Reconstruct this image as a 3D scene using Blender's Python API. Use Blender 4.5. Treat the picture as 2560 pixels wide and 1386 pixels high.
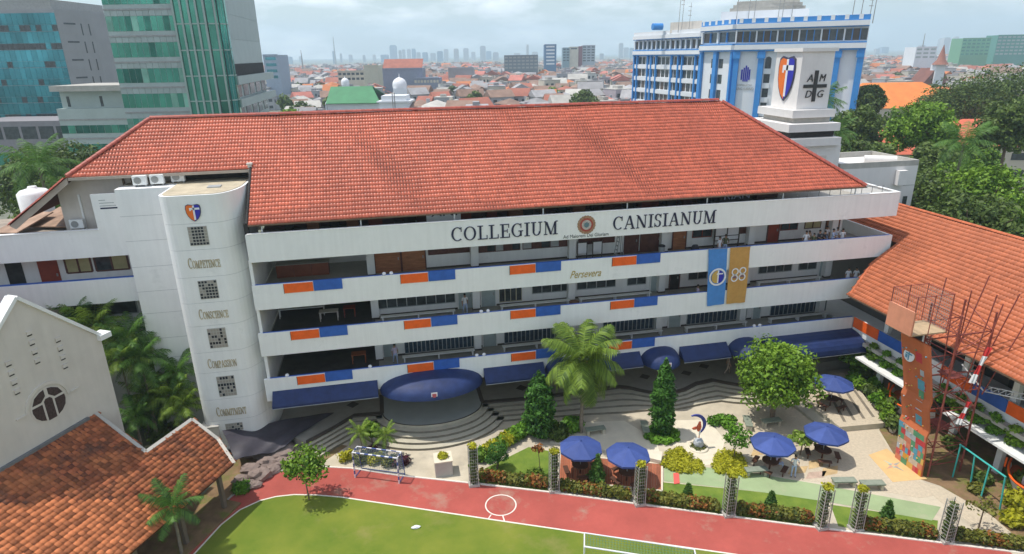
import bpy, math, random
import numpy as np
from mathutils import Vector, Matrix

# ---------------------------------------------------------------- clean, camera, world, sun
for o in list(bpy.data.objects):
    bpy.data.objects.remove(o)
scene = bpy.context.scene
COL = scene.collection
rnd = random.Random(7)
R = math.radians

FPX, YAW, PITCH, ROLL = 1573.85, 0.199418, 0.340862, -0.0156937
CAM = Vector((7.206, -42.068, 26.841))
_f = Vector((math.sin(YAW)*math.cos(PITCH), math.cos(YAW)*math.cos(PITCH), -math.sin(PITCH)))
_r = Vector((math.cos(YAW), -math.sin(YAW), 0))
_u = _r.cross(_f)
CR = math.cos(ROLL)*_r + math.sin(ROLL)*_u
CU = -math.sin(ROLL)*_r + math.cos(ROLL)*_u
CF = _f
cd = bpy.data.cameras.new('camera')
cd.sensor_width = 36
cd.lens = FPX/2560*36
cd.clip_start = 0.5
cd.clip_end = 30000
co = bpy.data.objects.new('camera', cd)
COL.objects.link(co)
co.matrix_world = Matrix(((CR.x, CU.x, -CF.x, CAM.x), (CR.y, CU.y, -CF.y, CAM.y), (CR.z, CU.z, -CF.z, CAM.z), (0, 0, 0, 1)))
scene.camera = co
scene.render.resolution_x, scene.render.resolution_y = 1024, 554

SUN = Vector((-0.38, 0.10, 1.0)).normalized()      # towards the sun
sun_el = math.asin(SUN.z)
sun_az = math.atan2(SUN.x, SUN.y)                   # from +Y towards +X
w = bpy.data.worlds.new('World')
scene.world = w
w.use_nodes = True
nt = w.node_tree
nt.nodes.clear()
def wn(t, **k):
    n = nt.nodes.new(t)
    for a, b in k.items():
        setattr(n, a, b)
    return n
sky = wn('ShaderNodeTexSky', sky_type='NISHITA', sun_disc=False, sun_elevation=sun_el, sun_rotation=sun_az, altitude=30, air_density=1.3, dust_density=0.9, ozone_density=1.0)
tc = wn('ShaderNodeTexCoord')
mp = wn('ShaderNodeMapping')
mp.inputs['Scale'].default_value = (1.0, 1.0, 3.2)
cl = wn('ShaderNodeTexNoise')
cl.inputs['Scale'].default_value = 7.0
cl.inputs['Detail'].default_value = 7
cl.inputs['Roughness'].default_value = 0.56
rp = wn('ShaderNodeValToRGB')
rp.color_ramp.elements[0].position = 0.46
rp.color_ramp.elements[0].color = (0, 0, 0, 1)
rp.color_ramp.elements[1].position = 0.68
rp.color_ramp.elements[1].color = (0.8, 0.8, 0.8, 1)
mx = wn('ShaderNodeMixRGB')
mx.inputs['Color2'].default_value = (14, 13.6, 13.5, 1)
bg = wn('ShaderNodeBackground')
bg.inputs['Strength'].default_value = 0.125
ow = wn('ShaderNodeOutputWorld')
L = nt.links.new
L(tc.outputs['Generated'], mp.inputs['Vector'])
L(mp.outputs['Vector'], cl.inputs['Vector'])
L(cl.outputs['Fac'], rp.inputs['Fac'])
L(rp.outputs['Color'], mx.inputs['Fac'])
L(sky.outputs['Color'], mx.inputs['Color1'])
L(mx.outputs['Color'], bg.inputs['Color'])
L(bg.outputs['Background'], ow.inputs['Surface'])

sd = bpy.data.lights.new('sun', 'SUN')
sd.energy = 3.5
sd.angle = R(0.55)
sd.color = (1.0, 0.955, 0.88)
so = bpy.data.objects.new('sun', sd)
COL.objects.link(so)
so.rotation_euler = SUN.to_track_quat('Z', 'Y').to_euler()
vs = scene.view_settings
vs.view_transform = 'Standard'
vs.look = 'None'
vs.exposure = 0.24
vs.gamma = 1.0
vs.use_curve_mapping = False
scene.cycles.volume_bounces = 1

# ---------------------------------------------------------------- survey helpers: a sighting from the camera met with a known plane
def ray(px, py):
    return CF + CR*((px-1280)/FPX) - CU*((py-693)/FPX)
def G(px, py, z=0.0):
    d = ray(px, py)
    return CAM + d*((z-CAM.z)/d.z)
def FY(px, py, Y=0.0):
    d = ray(px, py)
    return CAM + d*((Y-CAM.y)/d.y)
def FX(px, py, X=0.0):
    d = ray(px, py)
    return CAM + d*((X-CAM.x)/d.x)
def PL(px, py, p0, n):
    d = ray(px, py)
    return CAM + d*((Vector(p0)-CAM).dot(n)/d.dot(n))
def FAR(px, depth, z=0.0):
    """ground position at a given distance ahead, along a bearing"""
    d = ray(px, 126)
    h = Vector((d.x, d.y, 0))
    p = Vector((CAM.x, CAM.y, 0)) + h*(depth/h.dot(Vector((math.sin(YAW), math.cos(YAW), 0))))
    p.z = z
    return p
def HZ(px, py, depth):
    """height above ground seen at a pixel row at that distance"""
    d = ray(px, py)
    h = Vector((d.x, d.y, 0))
    return CAM.z + d.z*(depth/h.dot(Vector((math.sin(YAW), math.cos(YAW), 0))))

# ---------------------------------------------------------------- object helpers
ORG = {}
def thing(name, label, cat, loc=(0, 0, 0), group=None, rz=0):
    o = bpy.data.objects.new(name, None)
    o.empty_display_size = 0.3
    COL.objects.link(o)
    o.location = loc
    o.rotation_euler = (0, 0, rz)
    tag(o, label, cat, group)
    ORG[o.name] = Vector(loc)
    return o
def tag(o, label, cat, group=None):
    o['label'] = label
    o['category'] = cat
    if group:
        o['group'] = group
    return o
def struct(o):
    o['kind'] = 'structure'
    return o
def stuff(o):
    o['kind'] = 'stuff'
    return o
def put(name, mesh, parent=None, loc=(0, 0, 0), rot=(0, 0, 0), scale=(1, 1, 1), world=True):
    o = bpy.data.objects.new(name, mesh)
    COL.objects.link(o)
    l = Vector(loc)
    if parent is not None:
        o.parent = parent
        if world:
            l = l - ORG[parent.name]
    o.location = l
    if isinstance(rot, Matrix):
        o.rotation_euler = rot.to_euler()
    else:
        o.rotation_euler = rot
    o.scale = scale
    ORG[o.name] = Vector(loc) if world else ORG.get(parent.name, Vector())+Vector(loc)
    return o
def copy_tree(o, parent=None):
    c = o.copy()
    COL.objects.link(c)
    c.parent = parent
    ORG[c.name] = ORG.get(o.name, Vector())
    for ch in o.children:
        copy_tree(ch, c)
    return c

class MB:
    def __init__(s):
        s.v = []; s.f = []; s.m = []; s.sm = []
    def add(s, vs, fs, mi=0, sm=False):
        b = len(s.v)
        s.v.extend([tuple(v) for v in vs])
        for f in fs:
            s.f.append([b+i for i in f]); s.m.append(mi); s.sm.append(sm)
        return s
    def box(s, x0, x1, y0, y1, z0, z1, mi=0):
        if x0 > x1: x0, x1 = x1, x0
        if y0 > y1: y0, y1 = y1, y0
        if z0 > z1: z0, z1 = z1, z0
        return s.add([(x0,y0,z0),(x1,y0,z0),(x1,y1,z0),(x0,y1,z0),(x0,y0,z1),(x1,y0,z1),(x1,y1,z1),(x0,y1,z1)],
              [(0,3,2,1),(4,5,6,7),(0,1,5,4),(1,2,6,5),(2,3,7,6),(3,0,4,7)], mi)
    def obox(s, c, a, b, d, mi=0):
        c, a, b, d = Vector(c), Vector(a), Vector(b), Vector(d)
        if a.cross(b).dot(d) < 0:
            a = -a
        vs = [c-a-b-d, c+a-b-d, c+a+b-d, c-a+b-d, c-a-b+d, c+a-b+d, c+a+b+d, c-a+b+d]
        return s.add(vs, [(0,3,2,1),(4,5,6,7),(0,1,5,4),(1,2,6,5),(2,3,7,6),(3,0,4,7)], mi)
    def prism(s, poly, z0, z1, mi=0, mside=None):
        a = sum(poly[i][0]*poly[(i+1)%len(poly)][1]-poly[(i+1)%len(poly)][0]*poly[i][1] for i in range(len(poly)))
        if a < 0: poly = poly[::-1]
        n = len(poly)
        vs = [(p[0], p[1], z0) for p in poly]+[(p[0], p[1], z1) for p in poly]
        s.add(vs, [tuple(range(n, 2*n)), tuple(range(n-1, -1, -1))], mi)
        s.add(vs, [(i, (i+1)%n, n+(i+1)%n, n+i) for i in range(n)], mi if mside is None else mside)
        return s
    def slab(s, pts, thick, mi=0):
        """planar polygon in space given a thickness along its normal (downwards from pts)"""
        pts = [Vector(p) for p in pts]
        nn = Vector((0, 0, 0))
        for i in range(len(pts)):
            nn += pts[i].cross(pts[(i+1) % len(pts)])
        nn.normalize()
        n = len(pts)
        vs = pts+[p-nn*thick for p in pts]
        return s.add(vs, [tuple(range(n)), tuple(range(2*n-1, n-1, -1))]+[((i+1)%n, i, n+i, n+(i+1)%n) for i in range(n)], mi)
    def tube(s, p, q, r, n=8, r2=None, mi=0, caps=True):
        p, q = Vector(p), Vector(q)
        d = (q-p)
        if d.length < 1e-6: return s
        d.normalize()
        a = d.orthogonal().normalized()
        b = d.cross(a)
        r2 = r if r2 is None else r2
        vs = []
        for c, rr in ((p, r), (q, r2)):
            for i in range(n):
                t = 2*math.pi*i/n
                vs.append(c+a*(rr*math.cos(t))+b*(rr*math.sin(t)))
        s.add(vs, [(i, (i+1)%n, n+(i+1)%n, n+i) for i in range(n)], mi, True)
        if caps:
            s.add(vs, [tuple(range(n-1, -1, -1)), tuple(range(n, 2*n))], mi)
        return s
    def path(s, pts, r, n=6, r2=None, mi=0):
        m = len(pts)-1
        r2 = r if r2 is None else r2
        for i in range(m):
            s.tube(pts[i], pts[i+1], r+(r2-r)*i/m, n, r+(r2-r)*(i+1)/m, mi)
        return s
    def lathe(s, c, prof, n=16, mi=0, sx=1, sy=1):
        c = Vector(c)
        vs = []
        for (r, z) in prof:
            for i in range(n):
                t = 2*math.pi*i/n
                vs.append((c.x+sx*r*math.cos(t), c.y+sy*r*math.sin(t), c.z+z))
        fs = []
        for k in range(len(prof)-1):
            for i in range(n):
                fs.append((k*n+i, k*n+(i+1)%n, (k+1)*n+(i+1)%n, (k+1)*n+i))
        s.add(vs, fs, mi, True)
        s.add(vs, [tuple(range(n-1, -1, -1)), tuple(range((len(prof)-1)*n, len(prof)*n))], mi)
        return s
    def blob(s, c, rx, ry, rz, seed=0, jit=0.18, mi=0, nu=9, nv=6, sm=False):
        g = random.Random(seed)
        vs = [(c[0], c[1], c[2]-rz)]
        for j in range(1, nv):
            ph = math.pi*j/nv
            for i in range(nu):
                th = 2*math.pi*i/nu
                k = 1+g.uniform(-jit, jit)
                vs.append((c[0]+k*rx*math.sin(ph)*math.cos(th), c[1]+k*ry*math.sin(ph)*math.sin(th), c[2]-k*rz*math.cos(ph)))
        vs.append((c[0], c[1], c[2]+rz))
        fs = []
        for i in range(nu):
            fs.append((0, 1+(i+1)%nu, 1+i))
            fs.append((len(vs)-1, len(vs)-1-nu+i, len(vs)-1-nu+(i+1)%nu))
        for j in range(nv-2):
            for i in range(nu):
                a = 1+j*nu
                fs.append((a+i, a+(i+1)%nu, a+nu+(i+1)%nu, a+nu+i))
        return s.add(vs, fs, mi, sm)
    def mesh(s, name, mats, org=None):
        me = bpy.data.meshes.new(name)
        v = s.v if org is None else [(a-org[0], b-org[1], c-org[2]) for a, b, c in s.v]
        me.from_pydata(v, [], s.f)
        for m in (mats if isinstance(mats, (list, tuple)) else [mats]):
            me.materials.append(m)
        if any(s.m):
            me.polygons.foreach_set('material_index', s.m)
        if any(s.sm):
            me.polygons.foreach_set('use_smooth', s.sm)
        me.update()
        return me
    def build(s, name, mats, parent=None, label=None):
        org = ORG[parent.name] if parent is not None else Vector((0, 0, 0))
        me = s.mesh(name, mats, org)
        o = bpy.data.objects.new(name, me)
        COL.objects.link(o)
        if parent is not None:
            o.parent = parent
        ORG[o.name] = org.copy()
        if label:
            o['label'] = label
        return o
def one(name, mb, mats, label, cat, group=None):
    """a thing that is one mesh: origin at the base centre"""
    xs = [v[0] for v in mb.v]; ys = [v[1] for v in mb.v]; zs = [v[2] for v in mb.v]
    org = Vector(((min(xs)+max(xs))/2, (min(ys)+max(ys))/2, min(zs)))
    o = bpy.data.objects.new(name, mb.mesh(name, mats, org))
    COL.objects.link(o)
    o.location = org
    ORG[o.name] = org
    return tag(o, label, cat, group)
def setting(name, mb, mats):
    return struct(mb.build(name, mats))
def npmesh(name, V, F, mats, tint=None, smooth=False):
    me = bpy.data.meshes.new(name)
    V = np.asarray(V, dtype=np.float32); F = np.asarray(F, dtype=np.int32)
    n, k = F.shape
    me.vertices.add(len(V)); me.vertices.foreach_set('co', V.ravel())
    me.loops.add(n*k); me.loops.foreach_set('vertex_index', F.ravel())
    me.polygons.add(n); me.polygons.foreach_set('loop_start', np.arange(n, dtype=np.int32)*k)
    try:
        me.polygons.foreach_set('loop_total', np.full(n, k, dtype=np.int32))
    except Exception:
        pass
    if smooth:
        me.polygons.foreach_set('use_smooth', np.ones(n, dtype=bool))
    for m in (mats if isinstance(mats, (list, tuple)) else [mats]):
        me.materials.append(m)
    if tint is not None:
        at = me.attributes.new('tint', 'FLOAT', 'FACE')
        at.data.foreach_set('value', np.asarray(tint, dtype=np.float32))
    me.update(calc_edges=True)
    me.validate()
    return me

# ---------------------------------------------------------------- materials
MATS = {}
ORD = 'first second third fourth fifth sixth seventh eighth ninth tenth eleventh twelfth thirteenth fourteenth fifteenth sixteenth seventeenth eighteenth nineteenth twentieth'.split()
for _t, _n in (('twenty', 'thirtieth'), ('thirty', 'fortieth'), ('forty', 'fiftieth'), ('fifty', 'sixtieth')):
    ORD += [_t+'-'+o for o in ORD[:9]]+[_n]
def srgb(r, g, b):
    f = lambda c: (c/255/12.92 if c/255 <= 0.04045 else ((c/255+0.055)/1.055)**2.4)
    return (f(r), f(g), f(b))
def mat(name, col, rough=0.7, var=0.10, sc=1.2, bump=0.0, bsc=18.0, metal=0.0, spec=0.4, streak=0.0, tint=0.0, orand=0.0, col2=None, dirt=None, stretch=(1, 1, 1)):
    """principled surface: base colour broken up by noise, optional rain streaks, per piece tint, dirt and fine relief"""
    if name in MATS: return MATS[name]
    m = bpy.data.materials.new(name)
    m.use_nodes = True
    t = m.node_tree
    b = t.nodes['Principled BSDF']
    b.inputs['Roughness'].default_value = rough
    b.inputs['Metallic'].default_value = metal
    b.inputs['Specular IOR Level'].default_value = spec
    tcx = t.nodes.new('ShaderNodeTexCoord')
    mpx = t.nodes.new('ShaderNodeMapping')
    mpx.inputs['Scale'].default_value = stretch
    t.links.new(tcx.outputs['Object'], mpx.inputs['Vector'])
    nz = t.nodes.new('ShaderNodeTexNoise')
    nz.inputs['Scale'].default_value = sc
    nz.inputs['Detail'].default_value = 6
    nz.inputs['Roughness'].default_value = 0.62
    t.links.new(mpx.outputs['Vector'], nz.inputs['Vector'])
    cr = t.nodes.new('ShaderNodeValToRGB')
    c2 = col2 if col2 else tuple(min(1, c*(1+var)) for c in col)
    c1 = tuple(c*(1-var) for c in col) if not col2 else col
    cr.color_ramp.elements[0].position = 0.32
    cr.color_ramp.elements[1].position = 0.68
    cr.color_ramp.elements[0].color = (*c1, 1)
    cr.color_ramp.elements[1].color = (*c2, 1)
    t.links.new(nz.outputs['Fac'], cr.inputs['Fac'])
    out = cr.outputs['Color']
    def mul(out, val, k):
        mm = t.nodes.new('ShaderNodeMath'); mm.operation = 'MULTIPLY_ADD'
        t.links.new(val, mm.inputs[0]); mm.inputs[1].default_value = k; mm.inputs[2].default_value = 1-k*0.5
        x = t.nodes.new('ShaderNodeMixRGB'); x.blend_type = 'MULTIPLY'; x.inputs['Fac'].default_value = 1
        t.links.new(out, x.inputs['Color1']); t.links.new(mm.outputs[0], x.inputs['Color2'])
        return x.outputs['Color']
    if streak:
        ms = t.nodes.new('ShaderNodeMapping'); ms.inputs['Scale'].default_value = (2.2, 2.2, 0.16)
        t.links.new(tcx.outputs['Object'], ms.inputs['Vector'])
        ns = t.nodes.new('ShaderNodeTexNoise'); ns.inputs['Scale'].default_value = 1.6; ns.inputs['Detail'].default_value = 5
        t.links.new(ms.outputs['Vector'], ns.inputs['Vector'])
        out = mul(out, ns.outputs['Fac'], streak)
    if tint:
        at = t.nodes.new('ShaderNodeAttribute'); at.attribute_name = 'tint'
        out = mul(out, at.outputs['Fac'], tint)
    if orand:
        oi = t.nodes.new('ShaderNodeObjectInfo')
        out = mul(out, oi.outputs['Random'], orand)
    if dirt:
        nd = t.nodes.new('ShaderNodeTexNoise'); nd.inputs['Scale'].default_value = dirt[1]; nd.inputs['Detail'].default_value = 8; nd.inputs['Roughness'].default_value = 0.7
        t.links.new(tcx.outputs['Object'], nd.inputs['Vector'])
        rd = t.nodes.new('ShaderNodeValToRGB'); rd.color_ramp.elements[0].position = dirt[2]; rd.color_ramp.elements[1].position = min(1, dirt[2]+0.14)
        rd.color_ramp.elements[0].color = (0, 0, 0, 1); rd.color_ramp.elements[1].color = (dirt[3],)*3+(1,)
        t.links.new(nd.outputs['Fac'], rd.inputs['Fac'])
        x = t.nodes.new('ShaderNodeMixRGB')
        t.links.new(rd.outputs['Color'], x.inputs['Fac']); t.links.new(out, x.inputs['Color1']); x.inputs['Color2'].default_value = (*dirt[0], 1)
        out = x.outputs['Color']
    t.links.new(out, b.inputs['Base Color'])
    if bump:
        nb = t.nodes.new('ShaderNodeTexNoise'); nb.inputs['Scale'].default_value = bsc; nb.inputs['Detail'].default_value = 5
        t.links.new(tcx.outputs['Object'], nb.inputs['Vector'])
        bp = t.nodes.new('ShaderNodeBump'); bp.inputs['Strength'].default_value = bump; bp.inputs['Distance'].default_value = 0.05
        t.links.new(nb.outputs['Fac'], bp.inputs['Height'])
        t.links.new(bp.outputs['Normal'], b.inputs['Normal'])
    MATS[name] = m
    return m
def leafmat(name, dark, light, trans=0.22):
    if name in MATS: return MATS[name]
    m = bpy.data.materials.new(name)
    m.use_nodes = True
    t = m.node_tree
    b = t.nodes['Principled BSDF']
    b.inputs['Roughness'].default_value = 0.55
    b.inputs['Specular IOR Level'].default_value = 0.3
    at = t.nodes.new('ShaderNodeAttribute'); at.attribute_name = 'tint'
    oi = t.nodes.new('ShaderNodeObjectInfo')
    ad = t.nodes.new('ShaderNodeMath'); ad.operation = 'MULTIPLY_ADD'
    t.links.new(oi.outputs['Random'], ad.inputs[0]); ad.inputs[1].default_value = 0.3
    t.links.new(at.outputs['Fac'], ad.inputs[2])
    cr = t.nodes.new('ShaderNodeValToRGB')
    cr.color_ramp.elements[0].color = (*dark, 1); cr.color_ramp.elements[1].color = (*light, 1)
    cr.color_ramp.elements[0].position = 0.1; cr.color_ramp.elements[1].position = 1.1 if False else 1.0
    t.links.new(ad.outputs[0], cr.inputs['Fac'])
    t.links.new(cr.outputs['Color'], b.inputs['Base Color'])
    tr = t.nodes.new('ShaderNodeBsdfTranslucent')
    t.links.new(cr.outputs['Color'], tr.inputs['Color'])
    ms = t.nodes.new('ShaderNodeMixShader'); ms.inputs['Fac'].default_value = trans
    t.links.new(b.outputs[0], ms.inputs[1]); t.links.new(tr.outputs[0], ms.inputs[2])
    t.links.new(ms.outputs[0], t.nodes['Material Output'].inputs['Surface'])
    MATS[name] = m
    return m

WHITE = mat('white_paint', (0.83, 0.83, 0.81), 0.75, 0.03, 0.7, 0.05, 30, streak=0.16, dirt=((0.46, 0.47, 0.46), 0.7, 0.60, 0.35))
WHITE2 = mat('white_trim', (0.80, 0.80, 0.78), 0.7, 0.05, 2)
CREAMW = mat('cream_plaster', (0.62, 0.57, 0.51), 0.85, 0.07, 0.8, 0.06, 20, streak=0.18)
GREYP = mat('grey_plaster', (0.62, 0.57, 0.51), 0.85, 0.06, 0.6, 0.05, 25, streak=0.15)
BLUE = mat('blue_paint', (0.030, 0.115, 0.44), 0.5, 0.12, 2.0)
ORANGE = mat('orange_paint', (0.86, 0.125, 0.012), 0.5, 0.10, 2.0)
NAVY = mat('navy_canvas', (0.012, 0.028, 0.105), 0.6, 0.22, 1.6, 0.45, 2.5)
NAVYL = mat('navy_letter', (0.018, 0.02, 0.06), 0.4, 0.1)
FLOOR = mat('corridor_tile', (0.32, 0.30, 0.26), 0.35, 0.12, 3)
TERR = mat('terrace_tile', (0.27, 0.255, 0.22), 0.45, 0.12, 1.5, 0.02, 30)
DARKTRIM = mat('dark_stone_trim', (0.07, 0.055, 0.045), 0.5, 0.2, 3)
DARK = mat('dark_interior', (0.03, 0.028, 0.027), 0.8, 0.4, 2)
BROWN = mat('brown_wood', (0.36, 0.145, 0.065), 0.55, 0.25, 1.5, stretch=(1, 1, 6))
BROWND = mat('dark_brown_wood', (0.115, 0.045, 0.034), 0.5, 0.3, 2)
REDDOOR = mat('red_brown_door', (0.27, 0.045, 0.022), 0.5, 0.15, 2)
TEALD = mat('grey_teal_door', (0.36, 0.42, 0.42), 0.5, 0.1, 2)
GLASSD = mat('dark_window_glass', (0.05, 0.06, 0.065), 0.12, 0.5, 1.5, spec=0.6)
GLASSC = mat('curtained_glass', (0.42, 0.38, 0.20), 0.3, 0.15, 2)
GLASSB = mat('navy_louvre', (0.035, 0.06, 0.09), 0.3, 0.6, 6)
ALU = mat('grey_aluminium', (0.40, 0.42, 0.42), 0.45, 0.1, 3, metal=0.2)
GREYM = mat('grey_metal', (0.33, 0.33, 0.32), 0.5, 0.15, 3, metal=0.3)
TILE_R = mat('red_roof_tile', (0.49, 0.108, 0.054), 0.40, 0.16, 0.22, spec=0.55, tint=0.30, orand=0.26, streak=0.14, dirt=((0.24, 0.085, 0.055), 0.30, 0.60, 0.14))
TILE_O = mat('orange_roof_tile', (0.50, 0.14, 0.058), 0.6, 0.12, 0.25, tint=0.30, orand=0.26, dirt=((0.25, 0.10, 0.06), 0.5, 0.60, 0.35))
TILE_T = mat('weathered_clay_tile', (0.56, 0.19, 0.07), 0.8, 0.20, 0.9, tint=1.0, orand=0.9, dirt=((0.07, 0.035, 0.026), 0.50, 0.505, 0.82), col2=(0.42, 0.115, 0.048))
DECK_R = mat('roof_underlay', (0.10, 0.03, 0.022), 0.9, 0.1)
RIDGE_R = mat('ridge_tile_red', (0.36, 0.075, 0.05), 0.5, 0.12, 1, orand=0.3)
RIDGE_O = mat('ridge_tile_orange', (0.50, 0.13, 0.05), 0.6, 0.12, 1, orand=0.3)
FASCIA = mat('brown_fascia', (0.13, 0.085, 0.055), 0.6, 0.2, 2)
TRACK = mat('red_track', (0.385, 0.080, 0.062), 0.85, 0.14, 0.30, 0.06, 60, streak=0.16, dirt=((0.36, 0.23, 0.17), 0.42, 0.545, 0.75))
LINE = mat('white_line_paint', (0.74, 0.68, 0.60), 0.7, 0.10, 5)
LAWN = mat('lawn_grass', (0.12, 0.19, 0.014), 0.95, 0.2, 0.30, 0.7, 90, col2=(0.225, 0.255, 0.030), dirt=((0.33, 0.27, 0.10), 0.25, 0.56, 0.50))
LAWN2 = mat('garden_grass', (0.10, 0.18, 0.02), 0.95, 0.2, 0.9, 0.6, 90, col2=(0.20, 0.27, 0.035), dirt=((0.30, 0.25, 0.12), 1.1, 0.60, 0.5))
PAVE = mat('garden_paving', (0.52, 0.455, 0.345), 0.85, 0.16, 0.55, 0.06, 40, dirt=((0.36, 0.32, 0.27), 0.45, 0.55, 0.7))
PAVE2 = mat('aggregate_paving', (0.53, 0.45, 0.335), 0.85, 0.12, 6.0, 0.08, 50, dirt=((0.30, 0.26, 0.20), 0.8, 0.60, 0.5))
PAVEL = mat('pale_paving', (0.68, 0.61, 0.48), 0.85, 0.08, 0.8, 0.04, 40)
SAND = mat('sand_mat', (0.66, 0.44, 0.20), 0.9, 0.08, 1.0)
MINT = mat('mint_painted_path', (0.30, 0.38, 0.20), 0.85, 0.10, 0.6, dirt=((0.40, 0.38, 0.26), 0.7, 0.56, 0.6))
DIRT = mat('bare_soil', (0.22, 0.14, 0.075), 0.95, 0.25, 1.2, 0.3, 25, dirt=((0.14, 0.17, 0.03), 0.8, 0.5, 0.85))
STONE = mat('step_stone', (0.48, 0.44, 0.34), 0.85, 0.10, 1.4, 0.06, 35)
ROCK = mat('pink_grey_rock', (0.25, 0.19, 0.165), 0.9, 0.25, 1.3, 0.5, 6)
TARP = mat('black_shade_net', (0.050, 0.045, 0.058), 0.55, 0.2, 1.2)
GROUND = mat('town_ground', (0.20, 0.19, 0.17), 0.95, 0.25, 0.02, 0, col2=(0.12, 0.15, 0.08))
UMB = mat('umbrella_canvas', (0.042, 0.075, 0.25), 0.7, 0.16, 1.2, orand=0.25)
WOODD = mat('deck_board', (0.36, 0.12, 0.062), 0.65, 0.18, 1.2, stretch=(1, 1, 1), orand=0.5)
TEAKD = mat('dark_picnic_wood', (0.10, 0.042, 0.025), 0.6, 0.2, 3)
CONC = mat('concrete', (0.42, 0.40, 0.36), 0.9, 0.12, 1.0, 0.08, 20, streak=0.2)
BARK = mat('bark', (0.17, 0.125, 0.09), 0.95, 0.3, 4, 0.5, 14)
PALMB = mat('palm_trunk', (0.23, 0.19, 0.15), 0.95, 0.25, 5, 0.4, 12)
RUST = mat('red_oxide_steel', (0.26, 0.065, 0.05), 0.7, 0.25, 3)
SKIN = mat('skin', (0.36, 0.20, 0.125), 0.6, 0.05, 4)
HAIR = mat('black_hair', (0.012, 0.010, 0.009), 0.5, 0.2, 8)
CLW = mat('white_shirt', (0.72, 0.72, 0.74), 0.8, 0.05, 4)
CLL = mat('lilac_shirt', (0.55, 0.45, 0.58), 0.8, 0.1, 6)
CLB = mat('pale_blue_trousers', (0.40, 0.48, 0.66), 0.8, 0.06, 4)
CLD = mat('dark_clothes', (0.035, 0.035, 0.045), 0.8, 0.2, 4)
CLG = mat('olive_shirt', (0.11, 0.12, 0.06), 0.8, 0.2, 4)
CLN = mat('beige_clothes', (0.42, 0.33, 0.27), 0.8, 0.1, 4)
YEL = mat('yellow_plastic', (0.80, 0.52, 0.02), 0.5, 0.05)
GOLD = mat('gold_letter', (0.50, 0.36, 0.12), 0.4, 0.15, metal=0.4)
BRONZE = mat('bronze_letter', (0.46, 0.37, 0.22), 0.5, 0.3, 3, metal=0.1)
CREAMT = mat('cream_roof_tiles', (0.48, 0.41, 0.29), 0.85, 0.18, 1.2, 0.1, 14, dirt=((0.25, 0.22, 0.17), 1.5, 0.6, 0.6))
TEALP = mat('turquoise_pipe', (0.05, 0.42, 0.38), 0.45, 0.08)
LEAF_A = leafmat('leaf_bright', (0.045, 0.12, 0.008), (0.205, 0.345, 0.028))
LEAF_B = leafmat('leaf_dark', (0.024, 0.052, 0.010), (0.125, 0.185, 0.034))
LEAF_C = leafmat('leaf_cypress', (0.020, 0.075, 0.010), (0.085, 0.22, 0.030))
LEAF_P = leafmat('leaf_palm', (0.045, 0.10, 0.015), (0.25, 0.36, 0.050), 0.3)
LEAF_PD = leafmat('leaf_palm_green', (0.030, 0.085, 0.018), (0.13, 0.26, 0.045), 0.25)
LEAF_Y = leafmat('leaf_yellow', (0.19, 0.21, 0.012), (0.52, 0.50, 0.025), 0.3)
LEAF_G = leafmat('leaf_ground_green', (0.05, 0.14, 0.010), (0.17, 0.36, 0.03), 0.25)
LEAF_R = leafmat('leaf_red', (0.10, 0.035, 0.012), (0.36, 0.14, 0.03), 0.25)
LEAF_M = leafmat('leaf_hedge', (0.035, 0.065, 0.010), (0.20, 0.20, 0.030), 0.22)
LEAF_V = leafmat('leaf_purple', (0.03, 0.012, 0.02), (0.14, 0.03, 0.05), 0.2)
# ---------------------------------------------------------------- roof tiles
import bmesh
def tile_base(wd, ln, hump=0.03, lift=0.026):
    xs = np.linspace(-wd/2, wd/2, 5)
    zs = np.array([0, 0.62, 1, 0.62, 0])*hump
    top0 = np.stack([xs, np.zeros(5), zs+lift], 1)
    top1 = np.stack([xs, np.full(5, ln*1.06), zs+0.003], 1)
    lip = np.stack([xs, np.zeros(5)+0.004, np.full(5, -0.01)], 1)
    V = np.concatenate([top0, top1, lip])
    F = [(i, i+1, 6+i, 5+i) for i in range(4)]+[(10+i, 11+i, i+1, i) for i in range(4)]
    return V, np.array(F)
def inpoly(p, poly):
    x, y = p
    c = False
    j = len(poly)-1
    for i in range(len(poly)):
        xi, yi = poly[i]; xj, yj = poly[j]
        if (yi > y) != (yj > y) and x < (xj-xi)*(y-yi)/(yj-yi)+xi:
            c = not c
        j = i
    return c
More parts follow.
